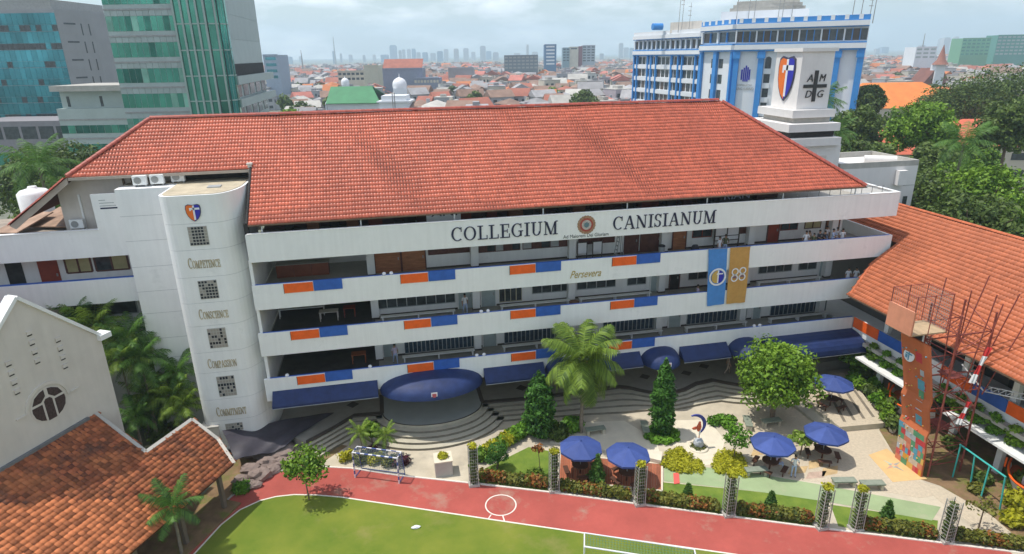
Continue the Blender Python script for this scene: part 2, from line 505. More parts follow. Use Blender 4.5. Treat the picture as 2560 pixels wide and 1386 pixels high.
def tile_field(part, O, a, b, poly, wd, ln, m, single=300, clip=(), hump=0.03, jit=0.004, seed=1, margin=0.35):
    """lays tiles over a roof plane; the ones that show largest are pieces of their own, the rest one joined piece"""
    O, a, b = Vector(O), Vector(a).normalized(), Vector(b).normalized()
    n = a.cross(b)
    V, F = tile_base(wd, ln, hump)
    g = random.Random(seed)
    us = [p[0] for p in poly]; vs = [p[1] for p in poly]
    spots = []
    j = 0
    v = min(vs)
    while v < max(vs)+ln:
        u = min(us)-wd
        while u < max(us)+wd:
            pc = (u, v+ln/2)
            if inpoly(pc, poly) or inpoly((u-wd*0.55, v+ln/2), poly) or inpoly((u+wd*0.55, v+ln/2), poly):
                edge = not (inpoly((u-margin, v+ln/2), poly) and inpoly((u+margin, v+ln/2), poly) and inpoly((u, v+ln*1.1+0.1), poly))
                p = O+a*u+b*v
                px = (p-CAM)
                dep = px.dot(CF)
                sx = 1280+FPX*px.dot(CR)/dep; sy = 693-FPX*px.dot(CU)/dep
                vis = dep > 0 and -10 < sx < 2570 and -10 < sy < 1396
                spots.append((px.length+(0 if (vis and not edge) else 1e4), p, g.random(), g.uniform(-1, 1)))
            u += wd
        v += ln
        j += 1
    order = sorted(range(len(spots)), key=lambda i: spots[i][0])
    sing = set(i for i in order[:single] if spots[i][0] < 1e4)
    Rm = Matrix((a, b, n)).transposed()
    me = npmesh('roof_tile', V, F, m, tint=np.full(len(F), 0.5), smooth=True)
    Rn = np.array([a, b, n])
    org = ORG[part.name]
    AV, AF, AT = [], [], []
    k = 0
    for i, (d, p, t, q) in enumerate(spots):
        if i in sing:
            o = bpy.data.objects.new('roof_tile', me)
            COL.objects.link(o)
            o.parent = part
            o.location = p-org+n*(q*jit+0.02*math.sin(p.x*0.37+p.y*0.5)+0.012*math.sin(p.x*1.1+p.z*0.8))
            rm = Rm.to_euler()
            o.rotation_euler = rm
            continue
        lv = V.copy()
        lv[:, 2] += q*jit+0.02*math.sin(p.x*0.37+p.y*0.5)+0.012*math.sin(p.x*1.1+p.z*0.8)
        AV.append(lv@Rn+np.array(p-org))
        AF.append(F+k*len(V))
        AT.append(np.full(len(F), t))
        k += 1
    if k:
        me2 = npmesh('tile_courses', np.concatenate(AV), np.concatenate(AF), m, np.concatenate(AT), True)
        if clip:
            bm = bmesh.new(); bm.from_mesh(me2)
            for (pp, nn) in clip:
                bmesh.ops.bisect_plane(bm, geom=bm.verts[:]+bm.edges[:]+bm.faces[:], plane_co=Vector(pp)-org, plane_no=nn, clear_outer=True)
            bm.to_mesh(me2); bm.free()
        o = bpy.data.objects.new('tile_courses', me2)
        COL.objects.link(o)
        o.parent = part
        stuff(o)
def cap_mesh(name, r, ln, m):
    mb = MB()
    vs = []
    for (y, rr) in ((0, r*1.08), (ln*1.12, r*0.94)):
        for i in range(7):
            t = math.pi*i/6
            vs.append((rr*math.cos(t), y, rr*math.sin(t)*0.9-0.02))
    mb.add(vs, [(i, i+1, 8+i, 7+i) for i in range(6)], 0, True)
    mb.add(vs, [(6, 5, 4, 3, 2, 1, 0), (7, 8, 9, 10, 11, 12, 13)])
    return mb.mesh(name, m)
def cap_run(part, p, q, r, ln, m):
    p, q = Vector(p), Vector(q)
    d = (q-p).normalized()
    x = d.cross(Vector((0, 0, 1))).normalized()
    z = x.cross(d)
    Rm = Matrix((x, d, z)).transposed()
    me = cap_mesh('ridge_tile', r, ln, m)
    k = int((q-p).length/ln)
    for i in range(k):
        put('ridge_tile', me, part, p+d*(i*ln), Rm)

# ---------------------------------------------------------------- glyphs (serif capitals drawn as strokes)
def _bx(x0, x1, y0, y1): return [[(x0, y0), (x1, y0), (x1, y1), (x0, y1)]]
def _arc(cx, cy, rx, ry, a0, a1, tx, ty, n=14):
    out = []
    for i in range(n):
        q = []
        for (k, s) in ((i, 0), (i+1, 0), (i+1, 1), (i, 1)):
            t = R(a0+(a1-a0)*k/n)
            q.append((cx+(rx-s*tx)*math.cos(t), cy+(ry-s*ty)*math.sin(t)))
        out.append(q)
    return out
def _dg(x0, y0, x1, y1, wd): return [[(x0, y0), (x0+wd, y0), (x1+wd, y1), (x1, y1)]]
GL = {
 'I': (0.44, _bx(.14, .30, .06, .94)+_bx(0, .44, 0, .06)+_bx(0, .44, .94, 1)),
 'L': (0.78, _bx(.14, .30, .06, .94)+_bx(0, .44, .94, 1)+_bx(0, .70, 0, .06)+_bx(.70, .76, 0, .30)),
 'E': (0.80, _bx(.14, .30, .06, .94)+_bx(0, .66, .94, 1)+_bx(.66, .72, .72, 1)+_bx(0, .71, 0, .06)+_bx(.71, .77, 0, .30)+_bx(.30, .55, .47, .53)+_bx(.55, .60, .36, .64)),
 'C': (0.86, _arc(.47, .5, .47, .5, 48, 312, .16, .055)+_bx(.74, .80, .66, .98)),
 'O': (0.98, _arc(.48, .5, .48, .5, 0, 360, .16, .055, 20)),
 'G': (0.94, _arc(.47, .5, .47, .5, 48, 318, .16, .055)+_bx(.74, .80, .66, .98)+_bx(.68, .83, .06, .40)+_bx(.56, .94, .40, .46)),
 'U': (0.94, _bx(.12, .28, .32, .94)+_bx(.70, .77, .32, .94)+_arc(.445, .32, .325, .32, 180, 360, .14, .06)+_bx(0, .40, .94, 1)+_bx(.58, .90, .94, 1)),
 'M': (1.16, _bx(.11, .17, .06, .94)+_bx(.84, 1.0, .06, .94)+_dg(.49, .02, .11, .94, .17)+_dg(.53, .02, .86, .94, .06)+_bx(0, .28, 0, .06)+_bx(.72, 1.12, 0, .06)+_bx(0, .17, .94, 1)+_bx(.94, 1.12, .94, 1)),
 'A': (0.98, _dg(.10, .06, .43, 1.0, .065)+_dg(.72, .06, .40, 1.0, .17)+_bx(.24, .70, .33, .39)+_bx(0, .28, 0, .06)+_bx(.60, .98, 0, .06)),
 'N': (0.98, _bx(.11, .17, .06, .94)+_bx(.77, .83, .02, .94)+_dg(.66, .02, .08, .94, .19)+_bx(0, .28, 0, .06)+_bx(0, .17, .94, 1)+_bx(.66, .94, .94, 1)),
 'S': (0.66, _arc(.31, .74, .28, .26, 20, 262, .13, .06)+_arc(.31, .26, .29, .26, -160, 82, .14, .06)+_bx(.54, .59, .70, .98)+_bx(.02, .07, .02, .32)),
 'P': (0.74, _bx(.14, .30, .06, .94)+_bx(0, .44, 0, .06)+_bx(0, .34, .94, 1)+_arc(.30, .72, .38, .28, -90, 90, .15, .06)),
 'T': (0.82, _bx(.33, .49, .06, .94)+_bx(.20, .62, 0, .06)+_bx(.04, .78, .94, 1)+_bx(0, .05, .70, 1)+_bx(.77, .82, .70, 1)),
}
def word(text, O, u, v, width, height, depth, m, parent, smallcap=1.0, gap=0.10):
    """raised serif capitals on a wall: O lower left, u along, v up"""
    O, u, v = Vector(O), Vector(u).normalized(), Vector(v).normalized()
    n = u.cross(v)
    tot = 0
    for i, c in enumerate(text):
        k = 1 if i == 0 else smallcap
        tot += (GL[c][0]+gap)*k
    s = width/tot
    x = 0
    for i, c in enumerate(text):
        k = 1 if i == 0 else smallcap
        mb = MB()
        for poly in GL[c][1]:
            pts = [O+u*(x+p[0]*k*s)+v*(p[1]*k*height) for p in poly]
            a = sum(poly[q][0]*poly[(q+1)%4][1]-poly[(q+1)%4][0]*poly[q][1] for q in range(4))
            if a < 0: pts = pts[::-1]
            mb.slab([p+n*depth for p in pts], depth)
        mb.build('letter', m, parent)
        x += (GL[c][0]+gap)*k*s
def plaintext(text, O, u, v, width, height, depth, m, parent, name='lettering', shear=0.0):
    c = bpy.data.curves.new(name, 'FONT')
    c.body = text
    c.extrude = depth/2
    c.shear = shear
    c.resolution_u = 3
    o = bpy.data.objects.new(name, c)
    COL.objects.link(o)
    bpy.context.view_layer.update()
    me = bpy.data.meshes.new_from_object(o)
    bpy.data.objects.remove(o)
    V = np.empty(len(me.vertices)*3); me.vertices.foreach_get('co', V); V = V.reshape(-1, 3)
    lo, hi = V.min(0), V.max(0)
    sx = width/(hi[0]-lo[0]); sy = height/(hi[1]-lo[1])
    O, u, v = Vector(O), Vector(u).normalized(), Vector(v).normalized()
    n = u.cross(v)
    org = ORG[parent.name]
    W = np.outer((V[:, 0]-lo[0])*sx, u)+np.outer((V[:, 1]-lo[1])*sy, v)+np.outer(V[:, 2]+depth/2, n)+np.array(O-org)
    me.vertices.foreach_set('co', W.ravel())
    me.materials.clear(); me.materials.append(m)
    me.update()
    p = bpy.data.objects.new(name, me)
    COL.objects.link(p)
    p.parent = parent
    ORG[p.name] = org.copy()
    return p
SHO = mat('emblem_orange', (0.80, 0.17, 0.02), 0.45, 0.08)
SHB = mat('emblem_blue', (0.03, 0.03, 0.40), 0.45, 0.08)
SHW = mat('emblem_white', (0.78, 0.78, 0.80), 0.5, 0.05)
SHD = mat('emblem_rim', (0.06, 0.06, 0.10), 0.5, 0.05)
def shield(c, u, v, wd, ht, parent, dp=0.05):
    """heart shaped school shield: orange and blue halves, white cross, dark rim"""
    c, u, v = Vector(c), Vector(u).normalized(), Vector(v).normalized()
    n = u.cross(v)
    half = [(0, 0.46), (0.30, 0.50), (0.46, 0.44), (0.50, 0.25), (0.47, 0.0), (0.38, -0.2), (0.22, -0.38), (0, -0.5)]
    P3 = lambda p, k, o: c+u*(p[0]*wd*k)+v*(p[1]*ht*k)+n*o
    rim = [(-x, y) for x, y in half[:0:-1]][1:]
    full = half+[(-x, y) for x, y in half[-2:0:-1]]
    MB().slab([P3(p, 1.06, dp) for p in full][::-1], dp).build('shield_plate', SHD, parent)
    MB().slab([P3((-x, y), 0.97, dp+0.02) for x, y in half], 0.02).build('shield_half', SHO, parent)
    MB().slab([P3(p, 0.97, dp+0.02) for p in half][::-1], 0.02).build('shield_half', SHB, parent)
    mb = MB()
    for (x0, x1, y0, y1) in ((-0.01, 0.11, -0.42, 0.46), (-0.14, 0.45, 0.20, 0.32), (-0.24, -0.14, 0.14, 0.32)):
        mb.slab([P3(p, 1, dp+0.034) for p in ((x0, y0), (x1, y0), (x1, y1), (x0, y1))], 0.012)
    mb.build('shield_cross', SHW, parent)

# ---------------------------------------------------------------- the setting: ground, lawn, track, paving
def sheet(name, pts, z, m, thick=0.02):
    return setting(name, MB().prism([(p[0], p[1]) for p in pts], z-thick, z), m)
def gp(*pp): return [tuple(G(x, y)[:2]) for x, y in pp]
mb = MB()
mb.add([(-7000, -2000, -0.04), (7000, -2000, -0.04), (7000, 8000, -0.04), (-7000, 8000, -0.04)], [(0, 1, 2, 3)])
setting('ground', mb, GROUND)
up = [tuple(G(x, y)[:2]) for x, y in ((300, 1520), (434, 1386), (580, 1241), (640, 1203), (700, 1180), (790, 1167), (880, 1172), (1000, 1190), (1170, 1208), (1370, 1231), (1600, 1262), (2000, 1315), (2360, 1359))]+[(44.5, -22.0), (60, -29)]
lo = [(60, -33.2), (44.0, -26.0)]+[tuple(G(x, y)[:2]) for x, y in ((2000, 1415), (1840, 1387), (1460, 1333), (1240, 1301), (1000, 1265), (850, 1243), (790, 1238), (735, 1237), (690, 1242), (650, 1252), (600, 1275), (553, 1312), (485, 1386), (380, 1520))]
sheet('lawn', lo+[(-16, -60), (60, -60)], 0.0, LAWN)
sheet('running_track', up+lo, 0.004, TRACK)
def strip(name, pts, wd, z, m, h=0.0, n=None):
    mb = MB()
    for i in range(len(pts)-1):
        p, q = Vector((*pts[i], 0)), Vector((*pts[i+1], 0))
        d = (q-p).normalized(); s = Vector((-d.y, d.x, 0))*(wd/2)
        a = [p-s, q-s, q+s, p+s]
        mb.prism([(v.x, v.y) for v in a], z-0.01-h, z)
    return setting(name, mb, m)
strip('track_inner_line', lo[1:], 0.10, 0.012, LINE)
strip('track_kerb', up[1:6], 0.10, 0.10, CONC, 0.1)
strip('track_outer_line', up[5:], 0.12, 0.06, LINE, 0.05)
cc = G(1252, 1263)
mb = MB()
for i in range(40):
    t0, t1 = 2*math.pi*i/40, 2*math.pi*(i+1)/40
    mb.prism([(cc.x+r*math.cos(t), cc.y+r*math.sin(t)) for r, t in ((0.92, t0), (1.0, t0), (1.0, t1), (0.92, t1))], 0.006, 0.010)
for (a, b) in (((1228, 1287), (1221, 1297)), ((1257, 1290), (1261, 1303))):
    p, q = G(*a), G(*b)
    mb.prism([(p.x-.04, p.y), (p.x+.04, p.y), (q.x+.04, q.y), (q.x-.04, q.y)], 0.006, 0.010)
setting('track_circle_marking', mb, LINE)
sheet('garden_paving', [up[5]]+up[6:13]+[(44.5, -22), (49, -24), (49, 4.5), (2.0, 4.5), (0.5, -1.0)], 0.0, PAVE)
sheet('rock_bed', gp((434, 1386), (580, 1241), (640, 1203), (700, 1180), (790, 1167), (870, 1115), (780, 1100), (600, 1130), (430, 1330)), 0.002, DIRT)
sheet('garden_lawn', gp((1212, 1172), (1322, 1118), (1372, 1128), (1392, 1140), (1375, 1228), (1195, 1206)), 0.006, LAWN2)
sheet('garden_lawn', gp((1655, 1206), (1870, 1227), (2052, 1250), (2046, 1316), (1830, 1290), (1610, 1258), (1612, 1232)), 0.006, LAWN2)
sheet('garden_lawn', gp((2076, 1262), (2345, 1302), (2340, 1352), (2160, 1327), (2096, 1316)), 0.006, LAWN2)
sheet('mint_path', gp((1660, 1158), (1850, 1178), (2050, 1212), (2352, 1268), (2330, 1302), (2062, 1254), (1870, 1226), (1660, 1204)), 0.010, MINT)
sheet('soil_bed', gp((2198, 1075), (2240, 1145), (2298, 1198), (2350, 1215), (2480, 1290), (2600, 1395), (2800, 1395), (2800, 1200), (2560, 1080), (2320, 1060), (2215, 1040)), 0.008, DIRT)
sheet('side_path', gp((2300, 1205), (2352, 1218), (2480, 1292), (2590, 1392), (2540, 1392), (2400, 1290), (2345, 1250)), 0.012, PAVE2)
sheet('patio', gp((1905, 1000), (1870, 1085), (1880, 1165), (1985, 1200), (2110, 1212), (2300, 1245), (2345, 1238), (2262, 1175), (2180, 1060), (2000, 985)), 0.008, PAVE2)
sheet('pale_patio', gp((1395, 1060), (1560, 1052), (1640, 1100), (1655, 1152), (1480, 1120), (1375, 1108)), 0.010, PAVEL)
sheet('pale_patio', gp((1672, 1052), (1770, 1050), (1812, 1100), (1800, 1160), (1755, 1164), (1742, 1150), (1690, 1120)), 0.010, PAVEL)
for k in range(6):                                               # coloured chalk-like inlays on the patio
    px, py = ((1930, 1160), (1995, 1176), (2040, 1160), (2040, 1188), (2075, 1178), (1900, 1130))[k]
    p = G(px, py)
    a = rnd.uniform(0.2, 0.6)
    q = [(p.x+1.0*math.cos(a), p.y+1.0*math.sin(a)), (p.x-0.3, p.y+0.35), (p.x-1.0*math.cos(a), p.y-1.0*math.sin(a)), (p.x+0.3, p.y-0.35)]
    sheet('patio_inlay', q, 0.014, mat('ochre_inlay', (0.52, 0.37, 0.19), 0.9, 0.25, 2) if k % 3 else mat('rose_inlay', (0.47, 0.34, 0.26), 0.9, 0.2, 2))
sheet('sand_square', gp((2171, 1138), (2217, 1122), (2318, 1198), (2232, 1206)), 0.016, SAND)
sc = (G(2171, 1138)+G(2318, 1198)+G(2217, 1122)+G(2232, 1206))/4
mb = MB()
for k in range(8):
    t = k*math.pi/4+0.3
    r = 0.75 if k % 2 == 0 else 0.35
    mb.prism([(sc.x+0.16*math.cos(t-0.8), sc.y+0.16*math.sin(t-0.8)), (sc.x+r*math.cos(t), sc.y+r*math.sin(t)), (sc.x+0.16*math.cos(t+0.8), sc.y+0.16*math.sin(t+0.8))], 0.018+0.001*k, 0.022+0.001*k, k % 3)
setting('star_marking', mb, [mat('star_grey', (0.32, 0.33, 0.30), 0.9), mat('star_rose', (0.60, 0.33, 0.24), 0.9), mat('star_mint', (0.42, 0.48, 0.38), 0.9)])
# raised platform on the right of the garden
pp = [tuple(G(x, y, 0.45)[:2]) for x, y in ((2100, 1068), (2211, 1058), (2150, 975), (2110, 930), (2030, 940), (1998, 994))]
setting('platform', MB().prism(pp, 0.0, 0.45, 0, 1), [PAVE2, STONE])
p2 = [tuple(G(x, y, 0.22)[:2]) for x, y in ((1982, 1010), (2055, 1068), (2092, 1090), (2110, 1075), (1998, 994))]
setting('platform_step', MB().prism(p2, 0.0, 0.22), STONE)
for k in range(4):
    a, b = G(2060+k*22, 960+k*1.0, 0.45), G(2112+k*24, 1055-k*4, 0.45)
    d = (b-a).normalized()*0.0; s = Vector(((b-a).y, -(b-a).x, 0)).normalized()*0.11
    sheet('platform_band', [(a+s)[:2], (b+s)[:2], (b-s)[:2], (a-s)[:2]], 0.456, mat('brown_band', (0.20, 0.17, 0.13), 0.8, 0.2, 3))
# terrace with its flights of steps and the rounded stage
TZ = 0.9
def lerp2(a, b, t): return (a[0]+(b[0]-a[0])*t, a[1]+(b[1]-a[1])*t)
topL = [(0.2, -1.4), (1.9, 0.0), (3.5, 1.5), (5.6, 1.35)]
botL = [(1.3, -2.5), (2.3, -1.5), (3.4, -0.7), (5.9, -0.9)]
topR = [(13.2, 1.2), (17.7, 0.9), (22.0, 1.0), (24.8, 1.1), (25.6, 0.7), (26.4, 0.0), (27.4, -0.7), (28.5, -0.9), (29.8, -0.6), (31.2, 0.1), (32.8, 0.35), (33.6, -0.3), (34.6, -1.0), (36.2, -1.2), (37.2, -0.9), (38.4, 1.0)]
botR = [(13.9, -0.9), (17.7, -1.2), (21.5, -1.7), (24.2, -2.2), (25.2, -2.15), (26.2, -2.1), (27.3, -2.2), (28.5, -2.3), (29.9, -2.2), (31.3, -2.15), (32.4, -2.2), (33.2, -2.6), (34.5, -3.0), (36.6, -3.1), (38.0, -2.6), (39.2, 0.6)]
NS = 5
RISER = mat('dark_riser', (0.20, 0.18, 0.14), 0.9, 0.2, 3)
for top, bot in ((topL, botL), (topR, botR)):
    for k in range(1, NS):
        z = TZ*(1-k/NS)
        a = [lerp2(top[i], bot[i], (k-1)/NS) for i in range(len(top))]
        b = [lerp2(top[i], bot[i], k/NS) for i in range(len(top))]
        mb = MB()
        for i in range(len(top)-1):
            mb.prism([b[i], b[i+1], lerp2(a[i+1], (a[i+1][0], a[i+1][1]+0.3), 1), lerp2(a[i], (a[i][0], a[i][1]+0.3), 1)], 0.0, z, 0, 1)
        setting('step', mb, [STONE, RISER])
    mb = MB()
    for i in range(len(top)-1):
        mb.prism([lerp2(top[i], bot[i], 0.05), lerp2(top[i+1], bot[i+1], 0.05), (top[i+1][0], top[i+1][1]+0.28), (top[i][0], top[i][1]+0.28)], TZ-0.12, TZ+0.006)
    setting('terrace_edge', mb, DARKTRIM)
ell = lambda k, n=36: [(9.5+(3.9+0.46*k)*math.cos(math.pi+math.pi*i/n), 1.3+(2.5+0.46*k)*math.sin(math.pi+math.pi*i/n)) for i in range(n+1)]
for k in range(1, NS):
    setting('stage_step', MB().prism(ell(k)+[(13.4, 2.4), (5.6, 2.4)], 0, TZ*(1-k/NS), 0, 1), [STONE, RISER])
setting('stage', MB().prism(ell(0)+[(13.4, 4.0), (5.6, 4.0)], 0.0, TZ+0.012, 0, 1), [mat('stage_floor', (0.33, 0.35, 0.33), 0.4, 0.06, 1.0), STONE])
mb = MB()
e0, e1 = ell(-0.02), ell(-0.24)
for i in range(36):
    mb.prism([e0[i], e0[i+1], e1[i+1], e1[i]], TZ+0.008, TZ+0.020)
for x in (5.6, 13.4):
    mb.box(x-0.16, x+0.16, 1.3, 4.2, TZ+0.004, TZ+0.018)
setting('stage_edge_band', mb, DARKTRIM)
tp = topL+[(5.6, 2.2), (13.4, 2.2)]+topR+[(45.0, 1.0), (47.0, 1.0), (47.0, 7.0), (-3.0, 7.0), (-3.2, 2.0), (-1.4, 0.6), (-0.6, -0.6)]
setting('terrace', MB().prism(tp, 0.0, TZ), TERR)
for (px, py) in ((882, 1012), (1304, 970), (1612, 942), (1716, 933), (1760, 916), (1010, 1000)):
    p = G(px, py, TZ)
    sheet('diamond_inlay', [(p.x+0.5, p.y), (p.x, p.y+0.5), (p.x-0.5, p.y), (p.x, p.y-0.5)], TZ+0.006, DARKTRIM, 0.01)
# ---------------------------------------------------------------- school building
S = thing('school_building', 'long white four storey school with red tiled hip roof and open corridors', 'school building', (20, 4, 0))
T4, T4b, T3, T3b, T2, T2b, T1, T1b = 16.01, 14.12, 12.5, 10.74, 9.0, 7.28, 5.5, 3.75
XL, XR = -1.6, 47.3
FL = {4: T4-1.05, 3: T3-1.05, 2: T2-1.05, 1: T1-1.05}
CW = 3.8                                           # corridor back wall
def bar(name, x0, x1, y0, y1, z0, z1, m, parent=S):
    return MB().box(x0, x1, y0, y1, z0, z1).build(name, m, parent)
# parapet bands, with blue coping
p4 = bar('parapet', XL-0.3, XR, 0, 0.18, T4b, T4, WHITE)
bar('parapet_return', XR-0.18, XR-0.002, 0.19, 9.0, T4b+0.002, T4-0.002, WHITE)
p3 = bar('parapet', XL-0.4, XR, 0, 0.18, T3b, T3, WHITE)
bar('parapet_return', XR-0.18, XR-0.002, 0.19, 9.0, T3b+0.002, T3-0.002, WHITE)
p2 = bar('parapet', XL-0.5, 44.8, 0, 0.18, T2b, T2, WHITE)
mb = MB(); mb.prism([(44.82, 0.0), (47.6, 1.75), (47.5, 1.9), (44.82, 0.2)], T2b+0.002, T2)
mb.build('parapet_return', WHITE, S)
p1 = bar('parapet', XL-0.6, 45.0, 0, 0.18, T1b, T1, WHITE)
for (x1, t) in ((XR-0.2, T3), (44.8, T2), (45.0, T1)):
    bar('coping', XL-0.2, x1, 0.08, 0.20, t+0.003, t+0.03, BLUE)
bar('coping', XL-0.2, XR, -0.03, 0.26, T4+0.003, T4+0.05, WHITE2)
bar('coping', XR-0.24, XR+0.03, 0.27, 9.0, T4+0.003, T4+0.05, WHITE2)
# floor slabs
for k, tb in ((4, T4b), (3, T3b), (2, T2b), (1, T1b)):
    xr = XR-0.2 if k > 2 else 45.0
    mb = MB()
    mb.box(XL-0.2, xr, 0.185, 12, tb+0.10, FL[k]-0.02, 0)
    mb.box(XL-0.19, xr-0.01, 0.19, 11.9, FL[k]-0.018, FL[k], 1)
    mb.build('floor_slab', [WHITE2, FLOOR], S)
# corridor walls: x range, per storey; a deep open hall at the left end
for k, tn in ((3, T4b), (2, T3b), (1, T2b)):
    mb = MB()
    mb.box(6.0, 45.6 if k == 3 else 44.9, CW, CW+0.2, FL[k], tn+0.1)
    mb.box(5.75, 6.0, CW, 10.5, FL[k], tn+0.1)
    mb.build('corridor_wall', WHITE, S)
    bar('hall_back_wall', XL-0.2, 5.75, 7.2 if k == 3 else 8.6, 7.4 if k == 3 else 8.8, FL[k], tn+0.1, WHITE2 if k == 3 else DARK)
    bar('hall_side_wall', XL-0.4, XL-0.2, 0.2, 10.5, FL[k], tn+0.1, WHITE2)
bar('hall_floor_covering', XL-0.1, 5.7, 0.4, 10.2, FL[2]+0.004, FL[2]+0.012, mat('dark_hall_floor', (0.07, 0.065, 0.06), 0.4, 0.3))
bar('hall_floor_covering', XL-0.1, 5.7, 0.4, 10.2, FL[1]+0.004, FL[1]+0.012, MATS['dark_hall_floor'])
# ground floor behind the awnings
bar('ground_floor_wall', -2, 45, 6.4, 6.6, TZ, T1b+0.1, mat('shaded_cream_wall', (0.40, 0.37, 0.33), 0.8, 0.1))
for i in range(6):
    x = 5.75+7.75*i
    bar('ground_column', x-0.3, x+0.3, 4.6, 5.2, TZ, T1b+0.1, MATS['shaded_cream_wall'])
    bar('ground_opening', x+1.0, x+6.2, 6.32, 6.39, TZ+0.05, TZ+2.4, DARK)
# corridor piers
for k, tn in ((3, T4b), (2, T3b), (1, T2b)):
    for i in range(6):
        x = 5.75+7.75*i
        bar('pier', x-0.28, x+0.28, CW-0.55, CW-0.003, FL[k]+0.002, tn+0.098, WHITE)
        bar('pier_base', x-0.31, x+0.31, CW-0.58, CW-0.57+0.3, FL[k]+0.003, FL[k]+0.12, DARKTRIM)
    bar('skirting', 6.1, 44.8, CW-0.02, CW-0.004, FL[k]+0.004, FL[k]+0.14, DARKTRIM)
def wx(px, py): return FY(px, py, CW).x
def door(px0, px1, py, k, m, h=2.15):
    x0, x1 = wx(px0, py), wx(px1, py)
    d = bar('door', x0, x1, CW-0.07, CW-0.005, FL[k]+0.01, FL[k]+h, m)
    mb = MB()
    for (a, b, c, e) in ((x0-0.08, x0, 0.01, h+0.08), (x1, x1+0.08, 0.01, h+0.08), (x0, x1, h, h+0.08)):
        mb.box(a, b, CW-0.10, CW-0.004, FL[k]+c, FL[k]+e)
    mb.build('door_frame', WHITE2 if m is TEALD else BROWND, d)
    MB().box(x1-0.18, x1-0.10, CW-0.13, CW-0.07, FL[k]+0.95, FL[k]+1.15).build('handle', GREYM, d)
    return d
def window(px0, px1, py, k, n, frame, glass, zb=1.15, zt=2.2):
    x0, x1 = wx(px0, py), wx(px1, py)
    z0, z1 = FL[k]+zb, FL[k]+zt
    mb = MB()
    f = 0.06
    mb.box(x0, x1, CW-0.09, CW-0.005, z0, z0+f); mb.box(x0, x1, CW-0.09, CW-0.005, z1-f, z1)
    for i in range(n+1):
        x = x0+(x1-x0)*i/n
        mb.box(max(x0, x-f/2), min(x1, x+f/2), CW-0.088, CW-0.006, z0+f, z1-f)
    o = mb.build('window', frame, S)
    for i in range(n):
        a, b = x0+(x1-x0)*i/n, x0+(x1-x0)*(i+1)/n
        MB().box(a+f/2, b-f/2, CW-0.04, CW-0.012, z0+f, z1-f).build('pane', glass if not isinstance(glass, list) else glass[i % len(glass)], o)
    return o
# third corridor (under the big lettering)
for a, b in ((937, 1000), (1005, 1062)): door(a, b, 640, 3, BROWN, 2.4)
window(1070, 1174, 632, 3, 4, BROWND, BROWND, 1.12, 2.2)
window(1196, 1300, 618, 3, 5, BROWND, [BROWND, GLASSD, ALU], 1.0, 2.2)
window(1306, 1420, 610, 3, 5, BROWND, [ALU, BROWND, GLASSD], 1.0, 2.2)
window(1446, 1536, 600, 3, 3, BROWND, BROWND, 1.05, 2.2)
for a, b in ((1562, 1594), (1602, 1650)): door(a, b, 605, 3, BROWND, 2.3)
door(1682, 1713, 598, 3, BROWN, 2.2)
window(1730, 1778, 590, 3, 2, REDDOOR, GLASSD, 0.9, 2.2)
window(1848, 1884, 580, 3, 2, BROWND, BROWND, 0.95, 2.2)
door(1919, 1945, 580, 3, REDDOOR, 2.2)
window(1950, 1992, 575, 3, 2, REDDOOR, GLASSD, 0.95, 2.2)
window(2010, 2050, 570, 3, 2, BROWND, GLASSC, 0.95, 2.2)
door(2064, 2094, 572, 3, BROWN, 2.2)
# second corridor
window(942, 1138, 755, 2, 8, ALU, GLASSD, 0.6, 2.0)
door(1146, 1180, 750, 2, TEALD); door(1204, 1238, 748, 2, TEALD)
window(1248, 1304, 742, 2, 4, mat('cream_frame', (0.50, 0.45, 0.33), 0.6), GLASSD, 0.25, 2.0)
window(1330, 1426, 724, 2, 4, ALU, GLASSD, 0.72, 2.0)
window(1442, 1538, 715, 2, 4, ALU, GLASSD, 0.72, 2.0)
window(1568, 1614, 705, 2, 2, ALU, GLASSD, 0.72, 2.0)
door(1626, 1656, 712, 2, TEALD); door(1674, 1696, 706, 2, DARK)
window(1720, 1766, 695, 2, 2, ALU, GLASSD, 0.72, 2.0)
window(1896, 1978, 672, 2, 4, ALU, GLASSD, 0.72, 2.0)
window(1996, 2040, 665, 2, 2, ALU, GLASSD, 0.72, 2.0)
door(2048, 2076, 668, 2, TEALD)
# first corridor
door(958, 990, 865, 1, TEALD); door(1208, 1240, 842, 1, TEALD); door(1445, 1480, 820, 1, TEALD); door(1672, 1700, 795, 1, TEALD); door(1882, 1900, 775, 1, TEALD)
for a, b, y, n in ((1010, 1188, 850, 17), (1260, 1428, 825, 16), (1508, 1652, 805, 14), (1718, 1866, 780, 14), (1928, 2066, 755, 13)):
    window(a, b, y, 1, n, ALU, GLASSB, 0.10, 2.0)
# coloured panels on the parapets
for t, zz in ((T3, 0.68), (T2, 0.66), (T1, 0.66)):
    for i in range(4):
        x = 7.765*i
        bar('orange_panel', x+0.03, x+1.91, -0.05, -0.003, t-zz, t-0.03, ORANGE)
        bar('panel_border', x, x+0.03, -0.055, -0.003, t-zz-0.03, t-0.03, DARKTRIM)
        bar('blue_panel', x+1.95, x+3.84, -0.05, -0.003, t-zz, t+0.046, BLUE)
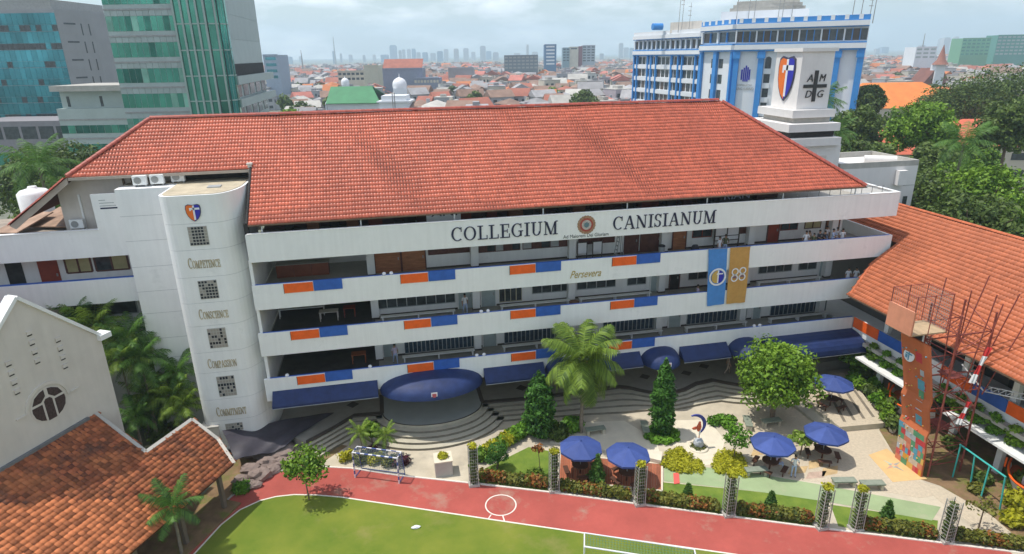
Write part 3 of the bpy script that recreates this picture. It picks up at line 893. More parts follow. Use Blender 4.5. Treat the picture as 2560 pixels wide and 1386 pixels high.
# big lettering and crest
ux, uz = Vector((1, 0, 0)), Vector((0, 0, 1))
a, b = FY(1129, 604), FY(1394, 583)
word('COLLEGIUM', (a.x, -0.003, 14.60), ux, uz, b.x-a.x+0.12, 1.0, 0.05, NAVYL, S)
a, b = FY(1532, 574), FY(1788, 555)
word('CANISIANUM', (a.x, -0.003, 14.60), ux, uz, b.x-a.x+0.12, 1.0, 0.05, NAVYL, S)
cx = FY(1466, 560).x
mb = MB()
for (r, d, mi, n) in ((0.66, 0.03, 0, 40), (0.50, 0.045, 1, 32), (0.36, 0.055, 2, 24), (0.20, 0.07, 3, 16)):
    pts = []
    for i in range(n):
        t = -2*math.pi*i/n
        rr = r*(1.06 if (mi == 0 and i % 2) else 1)
        pts.append((cx+rr*math.cos(t), -0.003-d, 15.14+rr*math.sin(t)))
    mb.slab(pts[::-1], d, mi)
mb.build('crest', [mat('crest_bronze', (0.34, 0.20, 0.12), 0.5, 0.3, 8), mat('crest_red', (0.38, 0.07, 0.05), 0.5, 0.3, 8), mat('crest_stone', (0.50, 0.44, 0.40), 0.6, 0.3, 9), mat('crest_teal', (0.12, 0.20, 0.22), 0.5, 0.4, 12)], S)
a, b = FY(1408, 598), FY(1521, 588)
plaintext('Ad Maiorem Dei Gloriam', (a.x, -0.003, 14.22), ux, uz, b.x-a.x, 0.26, 0.02, mat('grey_letter', (0.10, 0.11, 0.11), 0.5), S)
a, b = FY(1425, 698), FY(1503, 680)
plaintext('Persevera', (a.x, -0.003, 11.12), ux, uz, b.x-a.x, 0.58, 0.03, GOLD, S, shear=0.45)
# awnings in navy canvas
def flat_awning(x0, x1, dep, drop, zt=4.52, curve=False):
    mb = MB()
    n = 6 if curve else 2
    prof = [(-0.01, zt)]
    for i in range(1, n+1):
        t = i/n
        prof.append((-dep*(math.sin(t*math.pi/2) if curve else t), zt-drop*((1-math.cos(t*math.pi/2)) if curve else t)))
    k = max(2, int((x1-x0)/0.9))
    for i in range(k):
        a, b = x0+(x1-x0)*i/k, x0+(x1-x0)*(i+1)/k
        for j in range(n):
            (ya, za), (yb, zb) = prof[j], prof[j+1]
            sg = 0.012*((i+j) % 2)
            mb.add([(a, yb, zb-sg), (b, yb, zb+sg-0.012), (b, ya, za), (a, ya, za)], [(0, 1, 2, 3)], 0, False)
    (yb, zb) = prof[-1]
    mb.box(x0, x1, yb-0.006, yb+0.006, zb-0.16, zb-0.004)
    for x in (x0, x1):
        mb.add([(x, p[0], p[1]-0.002) for p in prof]+[(x, -0.01, zb)], [tuple(range(len(prof)+1))])
    o = mb.build('awning', NAVY, S)
    f = MB(); f.tube((x0, yb-0.01, zb-0.17), (x1, yb-0.01, zb-0.17), 0.02, 6)
    f.build('awning_rail', ALU, o)
    return o
def dome_awning(x0, x1, dep, zt, drop, badge=True):
    mb = MB()
    cxx, hw = (x0+x1)/2, (x1-x0)/2
    nu, nv = 22, 7
    vs = []
    for j in range(nv+1):
        ph = math.pi/2*j/nv
        for i in range(nu+1):
            th = math.pi*i/nu
            rr = math.sin(ph)
            vs.append((cxx-hw*math.cos(th)*(rr**0.8), -0.01-dep*math.sin(th)*rr, zt-drop+drop*math.cos(ph)))
    fs = []
    for j in range(nv):
        for i in range(nu):
            fs.append((j*(nu+1)+i, (j+1)*(nu+1)+i, (j+1)*(nu+1)+i+1, j*(nu+1)+i+1))
    mb.add(vs, fs, 0, True)
    o = mb.build('dome_awning', NAVY, S)
    if badge:
        th = math.pi*0.5
        c = Vector((cxx, -0.06-dep*0.95, zt-drop*0.72))
        nb = MB()
        nb.slab([c+Vector((x*0.22, 0, z*0.26)) for x, z in ((-1, 1), (1, 1), (1, -0.2), (0, -1), (-1, -0.2))][::-1], 0.02)
        nb.build('awning_badge', SHW, o)
        nb = MB(); nb.slab([c+Vector((x*0.15, -0.02, z*0.19)) for x, z in ((-1, 0.9), (1, 0.9), (1, -0.2), (0, -1), (-1, -0.2))][::-1], 0.012)
        nb.build('badge_shield', mat('badge_red', (0.45, 0.10, 0.12), 0.5), o)
    return o
flat_awning(-1.75, 5.55, 0.95, 0.75)
dome_awning(5.65, 13.3, 2.35, 4.86, 1.25)
flat_awning(13.4, 18.05, 0.95, 0.75)
dome_awning(18.15, 20.9, 1.7, 4.75, 1.1, False)
flat_awning(21.0, 25.9, 0.95, 0.75)
dome_awning(25.95, 29.2, 1.9, 4.75, 1.15)
flat_awning(29.3, 33.4, 1.0, 0.8)
dome_awning(33.5, 36.4, 2.0, 4.75, 1.15)
flat_awning(36.5, 45.0, 2.0, 1.15, 4.50, True)
# top storey behind the last parapet
bar('top_floor_wall', XL, 40.0, 5.2, 5.4, FL[4], 18.4, BROWND)
for i in range(29):
    x = 0.2+i*1.34+rnd.uniform(-.3, .3)
    h = rnd.uniform(0.9, 1.9)
    bar('stored_cabinet', x, x+rnd.uniform(0.5, 1.1), 4.2, 5.15, FL[4]+0.01, FL[4]+h, rnd.choice([BROWN, BROWND, REDDOOR, DARK, BROWND, DARK]))
for i in range(8):
    x = -0.9+i*6.35
    MB().tube((x, 0.5, FL[4]), (x, 0.5, 16.75), 0.05, 8).build('eave_post', WHITE2, S)
for (px0, px1, tx) in ((1066, 1152, 'ANI'), (1800, 1880, 'RIAN')):
    a, b = FY(px0, 545 if px0 < 1500 else 500, 1.6), FY(px1, 545 if px0 < 1500 else 500, 1.6)
    s = bar('signboard', a.x, b.x, 1.6, 1.66, FL[4]+0.6, 16.75, WHITE2 if tx == 'ANI' else DARK)
    plaintext(tx, (a.x+0.35, 1.597, 16.06 if tx == 'ANI' else 15.95), ux, uz, b.x-a.x-0.6, 0.50, 0.02, NAVYL if tx == 'ANI' else mat('pale_letter', (0.30, 0.34, 0.45), 0.5), s)
# right hand roof terrace with railing
mb = MB()
for i in range(9):
    mb.tube((38.5+i*0.95, 0.6, FL[4]), (38.5+i*0.95, 0.6, FL[4]+1.55), 0.025, 6)
mb.tube((38.5, 0.6, FL[4]+1.55), (46.2, 0.6, FL[4]+1.55), 0.03, 6)
mb.build('roof_terrace_railing', GREYM, S)

# ---- the roof
YE, ZE, YRG, ZR = 0.2, 16.63, 8.66, 22.82
TN = (ZR-ZE)/(YRG-YE)
SL = math.hypot(ZR-ZE, YRG-YE)
XRE, XRR, XLR = 44.2, 35.75, -8.85
YC = 4.3                                            # where the roof is cut back beside the stair tower
ZC = ZE+(YC-YE)*TN
XLC = XLR-(YRG-YC)
XLE = XLC-(ZC-ZE)/TN
XCUT = -1.65
mb = MB()
fr = [(XCUT, YE, ZE), (XRE, YE, ZE), (XRR, YRG, ZR), (XLR, YRG, ZR), (XLC, YC, ZC), (XCUT, YC, ZC)]
mb.slab(fr, 0.06)
mb.slab([(XRE, YE, ZE), (XRE, 17.1, ZE), (XRR, YRG, ZR)], 0.14)
mb.slab([(XRE, 17.1, ZE), (XLE, 17.1, ZE), (XLR, YRG, ZR), (XRR, YRG, ZR)], 0.14)
mb.slab([(XLE, 17.1, ZE), (XLE, YC, ZE), (XLC, YC, ZC), (XLR, YRG, ZR)], 0.14)
RF = mb.build('roof', DECK_R, S)
a = Vector((1, 0, 0)); b = Vector((0, YRG-YE, ZR-ZE)).normalized()
k = SL/(YRG-YE)
poly = [(XCUT, 0), (XRE, 0), (XRR, SL), (XLR, SL), (XLC, (YC-YE)*k), (XCUT, (YC-YE)*k)]
hr = Vector((1, 1, 0)).normalized(); hl = Vector((-1, 1, 0)).normalized()
tile_field(RF, Vector((0, YE-0.03, ZE-0.03*TN+0.01)), a, b, poly, 0.208, 0.36, TILE_R, 300, [((XRE, YE, 0), hr), ((XLR, YRG, 0), hl)], seed=3)
# left slope
aL = Vector((0, -1, 0)); bL = Vector((YRG-YE, 0, ZR-ZE)).normalized()
polyL = [(-17.1, 0), (-YC, 0), (-YC, (XLC-XLE)*k), (-YRG, SL)]
tile_field(RF, Vector((XLE, 0, ZE+0.01)), aL, bL, polyL, 0.208, 0.36, TILE_R, 0, [((XLR, YRG, 0), -hl)], seed=4)
aR = Vector((0, 1, 0)); bR = Vector((-(YRG-YE), 0, ZR-ZE)).normalized()
tile_field(RF, Vector((XRE, 0, ZE+0.01)), aR, bR, [(YE, 0), (17.1, 0), (YRG, SL)], 0.208, 0.36, TILE_R, 0, [((XRE, YE, 0), -hr)], seed=5)
up_ = Vector((0, 0, 0.05))
cap_run(RF, Vector((XLR, YRG, ZR))+up_, Vector((XRR, YRG, ZR))+up_, 0.19, 0.40, RIDGE_R)
cap_run(RF, Vector((XRE, YE, ZE))+up_, Vector((XRR, YRG, ZR))+up_, 0.19, 0.40, RIDGE_R)
cap_run(RF, Vector((XLC, YC, ZC))+up_, Vector((XLR, YRG, ZR))+up_, 0.19, 0.40, RIDGE_R)
cap_run(RF, Vector((XLE, YC, ZE))+up_, Vector((XLC, YC, ZC))+up_, 0.11, 0.40, RIDGE_R)
MB().box(XCUT, XRE, YE-0.13, YE-0.05, ZE-0.10, ZE-0.015).build('gutter', FASCIA, RF)
MB().box(XLC+0.1, XCUT, YC-0.16, YC-0.06, ZC-0.24, ZC-0.06).build('gutter', mat('pale_fascia', (0.42, 0.36, 0.30), 0.7), RF)
mb = MB(); mb.path([(XCUT-0.10, YE, ZE+0.05), (XCUT-0.10, YC, ZC+0.05)], 0.09, 8); mb.box(XCUT-0.30, XCUT-0.02, YE, YE+0.25, ZE-0.9, ZE+0.05)
mb.build('verge_pipe', DARK, RF)
mb = MB(); mb.box(XCUT-0.28, XCUT-0.02, YC-0.05, YC+0.25, ZC-1.2, ZC+0.25); mb.box(XCUT-0.33, XCUT+0.03, YC-0.10, YC+0.30, ZC+0.25, ZC+0.36)
mb.build('verge_post', CREAMW, RF)
# cut-back gable: barge board, soffit, cream wall
mb = MB()
mb.slab([(XLE, YC-0.03, ZE-0.05), (XLC, YC-0.03, ZC-0.05), (XLC, YC-0.03, ZC-0.45), (XLE+0.35, YC-0.03, ZE-0.30)][::-1], 0.06)
mb.build('barge_board', mat('pale_fascia', (0.42, 0.36, 0.30)), RF)
mb = MB()
wy = 5.6
mb.slab([(-14.6, wy, 14.9), (-1.9, wy, 14.9), (-1.9, wy, ZC+0.5), (-12.5, wy, ZC+0.35), (-14.6, wy, ZC-1.3)], 0.2)
mb.build('gable_wall', CREAMW, S)
bar('gable_dark_opening', -7.3, -2.0, wy-0.05, wy-0.005, 18.2, ZC+0.3, DARK)
for i in range(4):
    bar('gable_mullion', -10.4+i*0.55, -10.28+i*0.55, wy-0.16, wy-0.006, 18.1, ZC+0.2, FASCIA)
for x in (-13.4, -12.1):
    bar('gable_pilaster', x, x+0.12, wy-0.08, wy-0.004, 15.0, 18.2, WHITE2)

# ---- set-back left wing
YW = 4.0
bar('wing_parapet', -30, -10.0, YW, YW+0.2, T4b, T4, WHITE)
bar('wing_parapet', -30, -9.6, YW, YW+0.2, T3b, T3, WHITE)
bar('wing_parapet', -30, -9.2, YW, YW+0.2, T2b-0.3, T2-0.7, WHITE)
bar('wing_coping', -30, -11.9, YW-0.05, YW+0.28, T4+0.003, T4+0.05, WHITE2)
bar('wing_coping', -30, -9.7, YW+0.05, YW+0.3, T3+0.003, T3+0.045, BLUE)
bar('wing_slab', -30, -10, YW+0.205, 14, T4b+0.1, T4-1.0, mat('tin_terrace', (0.30, 0.25, 0.20), 0.9, 0.3, 1.5))
for t in (T3, T2): bar('wing_slab', -30, -9.5, YW+0.21, 8, t-1.6, t-1.05, FLOOR)
YB = 6.0
for t, tb in ((T3-1.05, T4b), (T2-1.05, T3b)):
    bar('wing_wall', -30, -9.4, YB, YB+0.2, t, tb+0.1, WHITE)
bar('wing_wall', -30, -9.0, YB, YB+0.2, 0, T2-1.6, WHITE2)
t = FY(225, 487, YW)
wt = bar('wing_upstand', FY(232, 520, YW).x, -10.0, YW-0.004, YW+0.21, T4-0.4, t.z, WHITE)
for i, (l, mm) in enumerate(((0.4, 0), (0.9, 0), (1.0, 0), (1.05, 1))):
    MB().box(-11.55, -11.55+l, YW-0.012, YW-0.005, t.z-0.45-i*0.19, t.z-0.45-i*0.19+(0.10 if mm else 0.05)).build('wall_inscription', ALU if not mm else NAVYL, wt)
def wingx(px, py): return FY(px, py, YB).x
x0, x1 = wingx(102, 690), wingx(152, 690)
d = bar('door', x0, x1, YB-0.07, YB-0.004, T3-1.05, T3+1.15, REDDOOR)
MB().box(x1-0.2, x1-0.1, YB-0.12, YB-0.07, T3-0.1, T3+0.1).build('handle', GREYM, d)
for px0, px1 in ((165, 228), (240, 322)):
    x0, x1 = wingx(px0, 665), wingx(px1, 660)
    mb = MB()
    for i in range(3):
        x = x0+(x1-x0)*i/2
        mb.box(x-0.06, x+0.06, YB-0.08, YB-0.004, T3+0.05, T3+1.2)
    mb.box(x0, x1, YB-0.085, YB-0.005, T3+0.0, T3+0.1); mb.box(x0, x1, YB-0.085, YB-0.005, T3+1.1, T3+1.2)
    o = mb.build('window', BROWND, S)
    for i in range(2):
        a_, b_ = x0+(x1-x0)*i/2+0.06, x0+(x1-x0)*(i+1)/2-0.06
        MB().box(a_, b_, YB-0.04, YB-0.008, T3+0.1, T3+1.1).build('pane', GLASSC if (px0 < 200 or i) else GLASSD, o)
x0, x1 = wingx(20, 690), wingx(62, 690)
bar('doorway', x0, x1, YB-0.05, YB-0.004, T3-1.05, T3+1.3, DARK)
for px0, px1, zz in ((265, 345, T2+0.1), (160, 250, T2+0.1), (300, 375, T1)):
    x0, x1 = wingx(px0, 770), wingx(px1, 770)
    o = bar('window', x0, x1, YB-0.06, YB-0.005, zz, zz+1.3, ALU)
    MB().box(x0+0.08, x1-0.08, YB-0.075, YB-0.062, zz+0.08, zz+1.22).build('pane', GLASSD, o)

# ---------------------------------------------------------------- stair tower
W = thing('stair_tower', 'white round cornered stair tower with glass block windows and bronze words', 'tower', (-5, 2.5, 0))
pl = [(-6.75, 3.6), (-6.75, 0.8)]
for i in range(1, 6):
    t = math.pi+math.pi/2*i/6
    pl.append((-5.95+0.8*math.cos(t), 0.8+0.8*math.sin(t)))
pl += [(-5.95, 0.0), (-3.6, 0.0)]
for i in range(1, 13):
    t = -math.pi/2+math.pi/2*i/12
    pl.append((-3.6+1.65*math.cos(t), 3.2+3.2*math.sin(t)))
pl += [(-1.95, 4.6), (-6.75, 4.6)]
cen = (-4.3, 2.3)
shr = [(cen[0]+(x-cen[0])*0.992, cen[1]+(y-cen[1])*0.992) for x, y in pl]
TT = 18.80
zs = [0.3, 2.65, 4.35, 6.45, 8.0, 9.95, 11.6, 13.40, 15.25, 16.98, TT]
def seg_wall(poly, z0, z1, name, m, parent):
    mb = MB()
    mb.prism(poly, z0, z1)
    for i in range(len(mb.f)):
        if len(mb.f[i]) == 4: mb.sm[i] = False
    return mb.build(name, m, parent)
MB().prism(shr, 0.2, TT-0.1).build('tower_core', mat('joint_grey', (0.45, 0.46, 0.46), 0.9), W)
for i in range(len(zs)-1):
    seg_wall(pl, zs[i]+0.012, zs[i+1]-0.012, 'wall_band', WHITE, W)
inner = [(cen[0]+(x-cen[0])*0.93, cen[1]+(y-cen[1])*0.93) for x, y in pl]
MB().prism(inner, TT-0.05, TT+0.03).build('tower_roof', CREAMT, W)
mb = MB(); mb.box(-10.2, -6.76, 3.3, 8.2, 0.2, TT)
mb.build('rear_shaft', WHITE, W)
MB().box(-10.05, -1.95, 3.45+1.16, 8.0, TT-0.02, TT+0.035).build('tower_roof', CREAMT, W)
for z in zs[1:-1]:
    MB().box(-10.205, -6.77, 3.292, 3.31, z-0.012, z+0.012).build('wall_joint', mat('joint_grey', (0.45, 0.46, 0.46)), W)
GBF = mat('glass_block_frame', (0.42, 0.40, 0.36), 0.7)
GB1 = mat('glass_block_dark', (0.035, 0.04, 0.05), 0.15)
GB2 = mat('glass_block_pale', (0.34, 0.31, 0.27), 0.3)
for wi, (z1, z0, nr) in enumerate(((16.80, 15.55, 6), (13.16, 11.87, 6), (9.74, 8.29, 6), (6.12, 4.56, 6), (2.36, 1.75, 3))):
    x0, x1 = -5.25, -4.10
    o = bar('block_window', x0, x1, -0.03, -0.003, z0, z1, GBF, W)
    for i in range(6):
        for j in range(nr):
            a0, b0 = x0+0.02+(x1-x0-0.02)*i/6, z0+0.02+(z1-z0-0.02)*j/nr
            dk = (0 < i < 5 or j in (0,)) if wi == 0 else (rnd.random() < (0.85 if wi < 2 else 0.45 if wi > 2 else 0.5))
            MB().box(a0+0.015, a0+(x1-x0)/6-0.035, -0.045, -0.032, b0+0.02, b0+(z1-z0)/nr-0.05).build('glass_block', GB1 if dk else GB2, o)
for z0 in (13.0, 9.3, 5.6):
    o = bar('slot_window', -7.25, -6.95, 3.24, 3.292, z0, z0+1.5, GBF, W)
    for j in range(6):
        MB().box(-7.21, -6.99, 3.225, 3.238, z0+0.04+j*0.245, z0+0.23+j*0.245).build('glass_block', GB1, o)
for tx, x0, x1, z0 in (('COMPETENCE', -5.60, -3.66, 14.02), ('CONSCIENCE', -5.55, -3.72, 10.45), ('COMPASSION', -5.60, -3.74, 6.80), ('COMMITMENT', -5.66, -3.68, 3.02)):
    word(tx, (x0, -0.003, z0), ux, uz, x1-x0, 0.72, 0.04, BRONZE, W, smallcap=0.74, gap=0.06)
shield((-4.70, -0.003, 17.68), ux, uz, 0.86, 1.05, W)
mb = MB(); mb.box(-4.2, -3.4, 2.0, 2.7, TT+0.03, TT+0.10)
mb.build('roof_hatch', ALU, W)
mb = MB(); mb.box(-7.9, -6.0, -0.9, 0.5, 1.5, 2.75)
def ac_unit(x, y, z, label):
    t = thing('ac_unit', label, 'air conditioner', (x, y, z))
    MB().box(x-0.42, x+0.42, y-0.16, y+0.16, z, z+0.6).build('casing', WHITE2, t)
    o = MB(); o.lathe((0, 0, 0), [(0.23, 0), (0.23, 0.02)], 18)
    o.v = [(x-0.10+v[0], y-0.162-v[2], z+0.30+v[1]) for v in o.v]
    o.build('fan_grille', GREYM, t)
    MB().box(x-0.38, x-0.30, y-0.15, y+0.15, z-0.10, z).build('foot', GREYM, t)
    MB().box(x+0.30, x+0.38, y-0.15, y+0.15, z-0.10, z).build('foot', GREYM, t)
for px, py, lb in ((352, 462, 'leftmost small white air conditioner on the stair tower roof'), (395, 459, 'middle small white air conditioner on the stair tower roof'), (447, 453, 'white air conditioner nearest the tall dark eave opening')):
    p = G(px, py, TT+0.14)
    ac_unit(p.x, p.y, TT+0.14, lb)
p = FY(196, 570, 5.2)
ac_unit(p.x, 5.2, p.z, 'larger air conditioner on the cream gable wall above the left wing')
# ---------------------------------------------------------------- right hand wing
RW = thing('school_wing', 'two storey wing with orange tiled roof and orange and blue parapet panels', 'school building', (47, -12, 0))
RXE, RZE, RXR, RZR = 42.75, 8.37, 50.6, 14.05
def rbar(name, x0, x1, y0, y1, z0, z1, m): return bar(name, x0, x1, y0, y1, z0, z1, m, RW)
YS, YN = -34.0, -0.02
rbar('parapet', 45.1, 45.28, YS, YN, T1b+0.35, T1, WHITE)
rbar('floor_slab', 45.285, 56, YS, 9.4, T1b+0.1, T1-1.05, WHITE2)
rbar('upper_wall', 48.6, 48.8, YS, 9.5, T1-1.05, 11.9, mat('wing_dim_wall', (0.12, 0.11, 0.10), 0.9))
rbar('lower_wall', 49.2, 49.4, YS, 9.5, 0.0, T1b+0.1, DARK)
for i in range(9):
    y = -3.2-i*3.6
    rbar('column', 45.35, 45.75, y-0.2, y+0.2, T1-1.04, RZE+0.35, WHITE)
    rbar('column', 45.5, 45.85, y-0.2, y+0.2, 0.0, T1b+0.1, WHITE2)
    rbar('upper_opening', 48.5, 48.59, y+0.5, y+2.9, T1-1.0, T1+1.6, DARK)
for (a, b, m) in ((-0.05, -2.85, ORANGE), (-2.9, -5.5, BLUE), (-8.9, -11.45, ORANGE), (-11.5, -13.95, BLUE), (-14.0, -16.6, ORANGE), (-16.65, -19.2, BLUE)):
    rbar('orange_panel' if m is ORANGE else 'blue_panel', 45.04, 45.095, b, a, T1-0.85, T1+0.03, m)
rbar('planter_ledge', 44.55, 45.09, YS, -2.0, T1b+0.05, T1b+0.34, CONC)
rbar('canopy_slab', 43.9, 45.6, -9.0, -2.2, 2.85, 3.0, WHITE2)
rbar('canopy_slab', 43.9, 45.6, YS, -10.8, 2.85, 3.0, WHITE2)
# wing roof
mb = MB()
mb.slab([(RXE, YS, RZE), (RXR, YS, RZR), (RXR, 9.0, RZR), (47.6, 9.0, RZE+(47.6-RXE)*(RZR-RZE)/(RXR-RXE)), (47.6, -0.35, RZE+(47.6-RXE)*(RZR-RZE)/(RXR-RXE)), (45.6, -0.35, RZE+(45.6-RXE)*(RZR-RZE)/(RXR-RXE)), (RXE, -1.75, RZE)], 0.14)
mb.slab([(RXR, YS, RZR), (58.4, YS, RZE), (58.4, 9.0, RZE), (RXR, 9.0, RZR)], 0.14)
RWF = mb.build('roof', DECK_R, RW)
aW = Vector((0, -1, 0)); bW = Vector((RXR-RXE, 0, RZR-RZE)).normalized()
kk = math.hypot(RXR-RXE, RZR-RZE)/(RXR-RXE)
polyW = [(1.75, 0), (34, 0), (34, (RXR-RXE)*kk), (-9.0, (RXR-RXE)*kk), (-9.0, (47.6-RXE)*kk), (0.35, (47.6-RXE)*kk), (0.35, (45.6-RXE)*kk)]
tile_field(RWF, Vector((RXE-0.1, 0, RZE-0.07+0.01)), aW, bW, polyW, 0.24, 0.36, TILE_O, 300, seed=8)
cap_run(RWF, (RXR, YS, RZR+0.05), (RXR, 9.0, RZR+0.05), 0.14, 0.42, RIDGE_O)
cap_run(RWF, (RXE, -1.72, RZE+0.05), (45.6, -0.36, RZE+0.05+(45.6-RXE)*(RZR-RZE)/(RXR-RXE)), 0.10, 0.42, RIDGE_O)
MB().box(RXE-0.16, RXE-0.06, YS, -1.75, RZE-0.14, RZE-0.03).build('gutter', FASCIA, RWF)
mb = MB()
for i in range(28):
    y = -2.2-i*1.1
    mb.obox((RXE+1.4, y, RZE+1.0-0.22), (1.4, 0, 1.4*(RZR-RZE)/(RXR-RXE)), (0, 0.04, 0), (0, 0, 0.06))
mb.build('rafters', FASCIA, RWF)

# ---------------------------------------------------------------- old church gable and the weathered clay roof at lower left
CN = Vector((0.88, -0.475, 0)).normalized(); CU_ = Vector((0.475, 0.88, 0)).normalized()
def cp(n, u, z): return CN*n+CU_*u+Vector((0, 0, z))
NP = -7.5
CH = thing('church', 'old plastered church with steep gable, coping stones and a small round window', 'church', cp(NP, -11.5, 0))
ap = PL(38, 748, CN*NP, CN); er = PL(250, 838, CN*NP, CN)
ua, ur = ap.dot(CU_), er.dot(CU_)
hw = ur-ua
za, ze = ap.z, er.z-0.15
mb = MB()
mb.slab([cp(NP, ua-hw, 0), cp(NP, ua+hw, 0), cp(NP, ua+hw, ze), cp(NP, ua, za), cp(NP, ua-hw, ze)], 0.45)
mb.build('gable_wall', GREYP, CH)
mb = MB()
mb.slab([cp(NP-0.46, ua+hw, 0), cp(NP-14, ua+hw, 0), cp(NP-14, ua+hw, ze-0.8), cp(NP-0.46, ua+hw, ze-0.8)], 0.3)
mb.build('side_wall', GREYP, CH)
for s in (-1, 1):
    mb = MB()
    d0, d1 = cp(NP-0.22, ua+s*(hw+0.25), ze-0.1), cp(NP-0.22, ua, za+0.1)
    up3 = (d1-d0).normalized().cross(CN)*(0.09)
    mb.obox((d0+d1)/2, (d1-d0)/2, CN*0.36, up3)
    mb.build('coping', WHITE2, CH)
    mb = MB(); mb.obox(cp(NP-0.15, ua+s*(hw+0.15), ze+0.05), CU_*0.38, CN*0.42, Vector((0, 0, 0.16)))
    mb.build('kneeler_stone', WHITE2, CH)
# church roof behind the gable
sl = (za-ze)/hw
mb = MB()
for s in (-1, 1):
    q = [cp(NP-0.5, ua+s*(hw+0.4), ze-0.75), cp(NP-14, ua+s*(hw+0.4), ze-0.75), cp(NP-14, ua, za-0.55), cp(NP-0.5, ua, za-0.55)]
    mb.slab(q if s > 0 else q[::-1], 0.12)
CRF = mb.build('roof', DECK_R, CH)
O = cp(NP-0.55, ua-hw-0.4, ze-0.72)
bq = (cp(0, ua, za-0.55)-cp(0, ua-hw-0.4, ze-0.75)).normalized()
lnq = (cp(0, ua, za-0.55)-cp(0, ua-hw-0.4, ze-0.75)).length
tile_field(CRF, O, CN, bq, [(-13, 0), (0, 0), (0, lnq), (-13, lnq)], 0.26, 0.34, TILE_O, 60, seed=11)
cap_run(CRF, cp(NP-13.5, ua, za-0.5), cp(NP-0.6, ua, za-0.5), 0.13, 0.4, RIDGE_O)
# round window with tracery
wc = PL(122, 1010, CN*NP, CN)
wr = 1.05
def cw_(x, z, d=0.0): return wc+CU_*x+Vector((0, 0, z))+CN*d
mb = MB()
mb.slab([cw_(wr*math.cos(2*math.pi*i/28), wr*math.sin(2*math.pi*i/28), 0.02) for i in range(28)], 0.02)
rw = mb.build('round_window', GREYP, CH)
def pane(pts):
    m_ = MB(); m_.slab([cw_(x, z, 0.04) for x, z in pts], 0.015)
    m_.build('pane', mat('dark_leaded_glass', (0.055, 0.035, 0.035), 0.4, 0.7, 14), rw)
pane([(-0.24, -0.92), (0.24, -0.92), (0.24, 0.25), (0.12, 0.38), (-0.12, 0.38), (-0.24, 0.25)])
for s in (-1, 1):
    q = [(s*0.36, -0.85), (s*0.62, -0.72), (s*0.86, -0.45), (s*0.95, -0.1), (s*0.93, 0.15), (s*0.36, 0.15)]
    pane(q if s > 0 else q[::-1])
    q = [(s*0.40, 0.28), (s*0.88, 0.30), (s*0.68, 0.68), (s*0.34, 0.88), (s*0.10, 0.94), (s*0.10, 0.55)]
    pane(q if s > 0 else q[::-1])
mb = MB()
for i in range(16):
    t0, t1 = math.pi*i/16, math.pi*(i+1)/16
    mb.slab([cw_(r*math.cos(t), r*math.sin(t), 0.07) for r, t in ((1.12, t0), (1.30, t0), (1.30, t1), (1.12, t1))], 0.07)
for s in (-1, 1):
    mb.obox(cw_(s*1.55, 0.05, 0.03), CU_*0.28, CN*0.04, Vector((0, 0, 0.05)))
mb.build('hood_mould', GREYP, rw)
for (px, py, n) in ((72, 832, 4), (144, 848, 4), (20, 908, 4)):
    c = PL(px, py, CN*NP, CN)
    for j in range(n):
        mb = MB(); mb.obox(c+Vector((0, 0, -j*0.55))+CN*0.03, CU_*0.16, CN*0.05, Vector((0, 0, 0.10)))
        mb.build('vent_stone', GREYP, CH)
        mb = MB(); mb.obox(c+Vector((0, 0, -j*0.55-0.15))+CN*0.006, CU_*0.13, CN*0.012, Vector((0, 0, 0.05)))
        mb.build('vent_slot', DARK, CH)
# low clay roofed gallery
GA = thing('clay_roofed_gallery', 'low gallery under a weathered mossy clay tiled roof beside the church', 'building', cp(-4, -14, 0))
e0 = PL(585, 1160, (0, 0, 3.0), Vector((0, 0, 1))); NE = e0.dot(CN)
ZEg, NT = 3.0, NP+0.02
d_ = ray(240, 1035)
zt = PL(240, 1035, CN*NT, CN).z
slp = (zt-ZEg)/(NE-NT)
rn = (CN*slp+Vector((0, 0, 1))).normalized()
def rpt(px, py):
    p = PL(px, py, cp(NE, 0, ZEg), rn)
    return p
pix = [(345, 1386), (585, 1160), (545, 1100), (480, 1050), (365, 1132), (240, 1035)]
pts = [rpt(*q) for q in pix]
pts[0] = cp(NE, -30, ZEg)
pts[1] = cp(NE, pts[1].dot(CU_), ZEg)
pts[5] = cp(NT, pts[5].dot(CU_), zt)
pts.append(cp(NT, -30, zt))
mb = MB(); mb.slab(pts, 0.16)
GRF = mb.build('roof', DECK_R, GA)
bg_ = (CN*-1+Vector((0, 0, slp))).normalized()
O = cp(NE, 0, ZEg+0.015)
pg = [((p-O).dot(CU_), (p-O).dot(bg_)) for p in pts]
tile_field(GRF, O, CU_, bg_, pg, 0.255, 0.30, TILE_T, 300, hump=0.035, jit=0.016, seed=13, margin=0.1)
mb = MB()
for i in range(60):
    q = cp(NT-0.05, -29.5+i*0.5, zt+0.05)
    if q.dot(CU_) < pts[5].dot(CU_)-0.3:
        mb.obox(q, CU_*0.252, CN*0.22, Vector((0, 0, 0.08)))
mb.build('flashing', mat('lead_flashing', (0.16, 0.165, 0.17), 0.6, 0.25, 2), GRF)
for (i, j) in ((5, 4), (4, 3), (3, 2), (2, 1)):
    mb = MB(); dd = pts[j]-pts[i]
    mb.obox((pts[i]+pts[j])/2+Vector((0, 0, 0.04)), dd/2, dd.normalized().cross(rn)*0.11, rn*0.05)
    mb.build('verge_mortar', CONC if i > 2 else mat('pale_mortar', (0.55, 0.50, 0.43), 0.9), GRF)
mb = MB()
for i in range(6):
    u = pts[1].dot(CU_)-0.7-i*3.2
    mb = MB(); mb.obox(cp(NE-0.7, u, 1.45), CN*0.12, CU_*0.12, Vector((0, 0, 1.45)))
    mb.build('post', mat('gallery_post', (0.17, 0.13, 0.10), 0.8), GA)
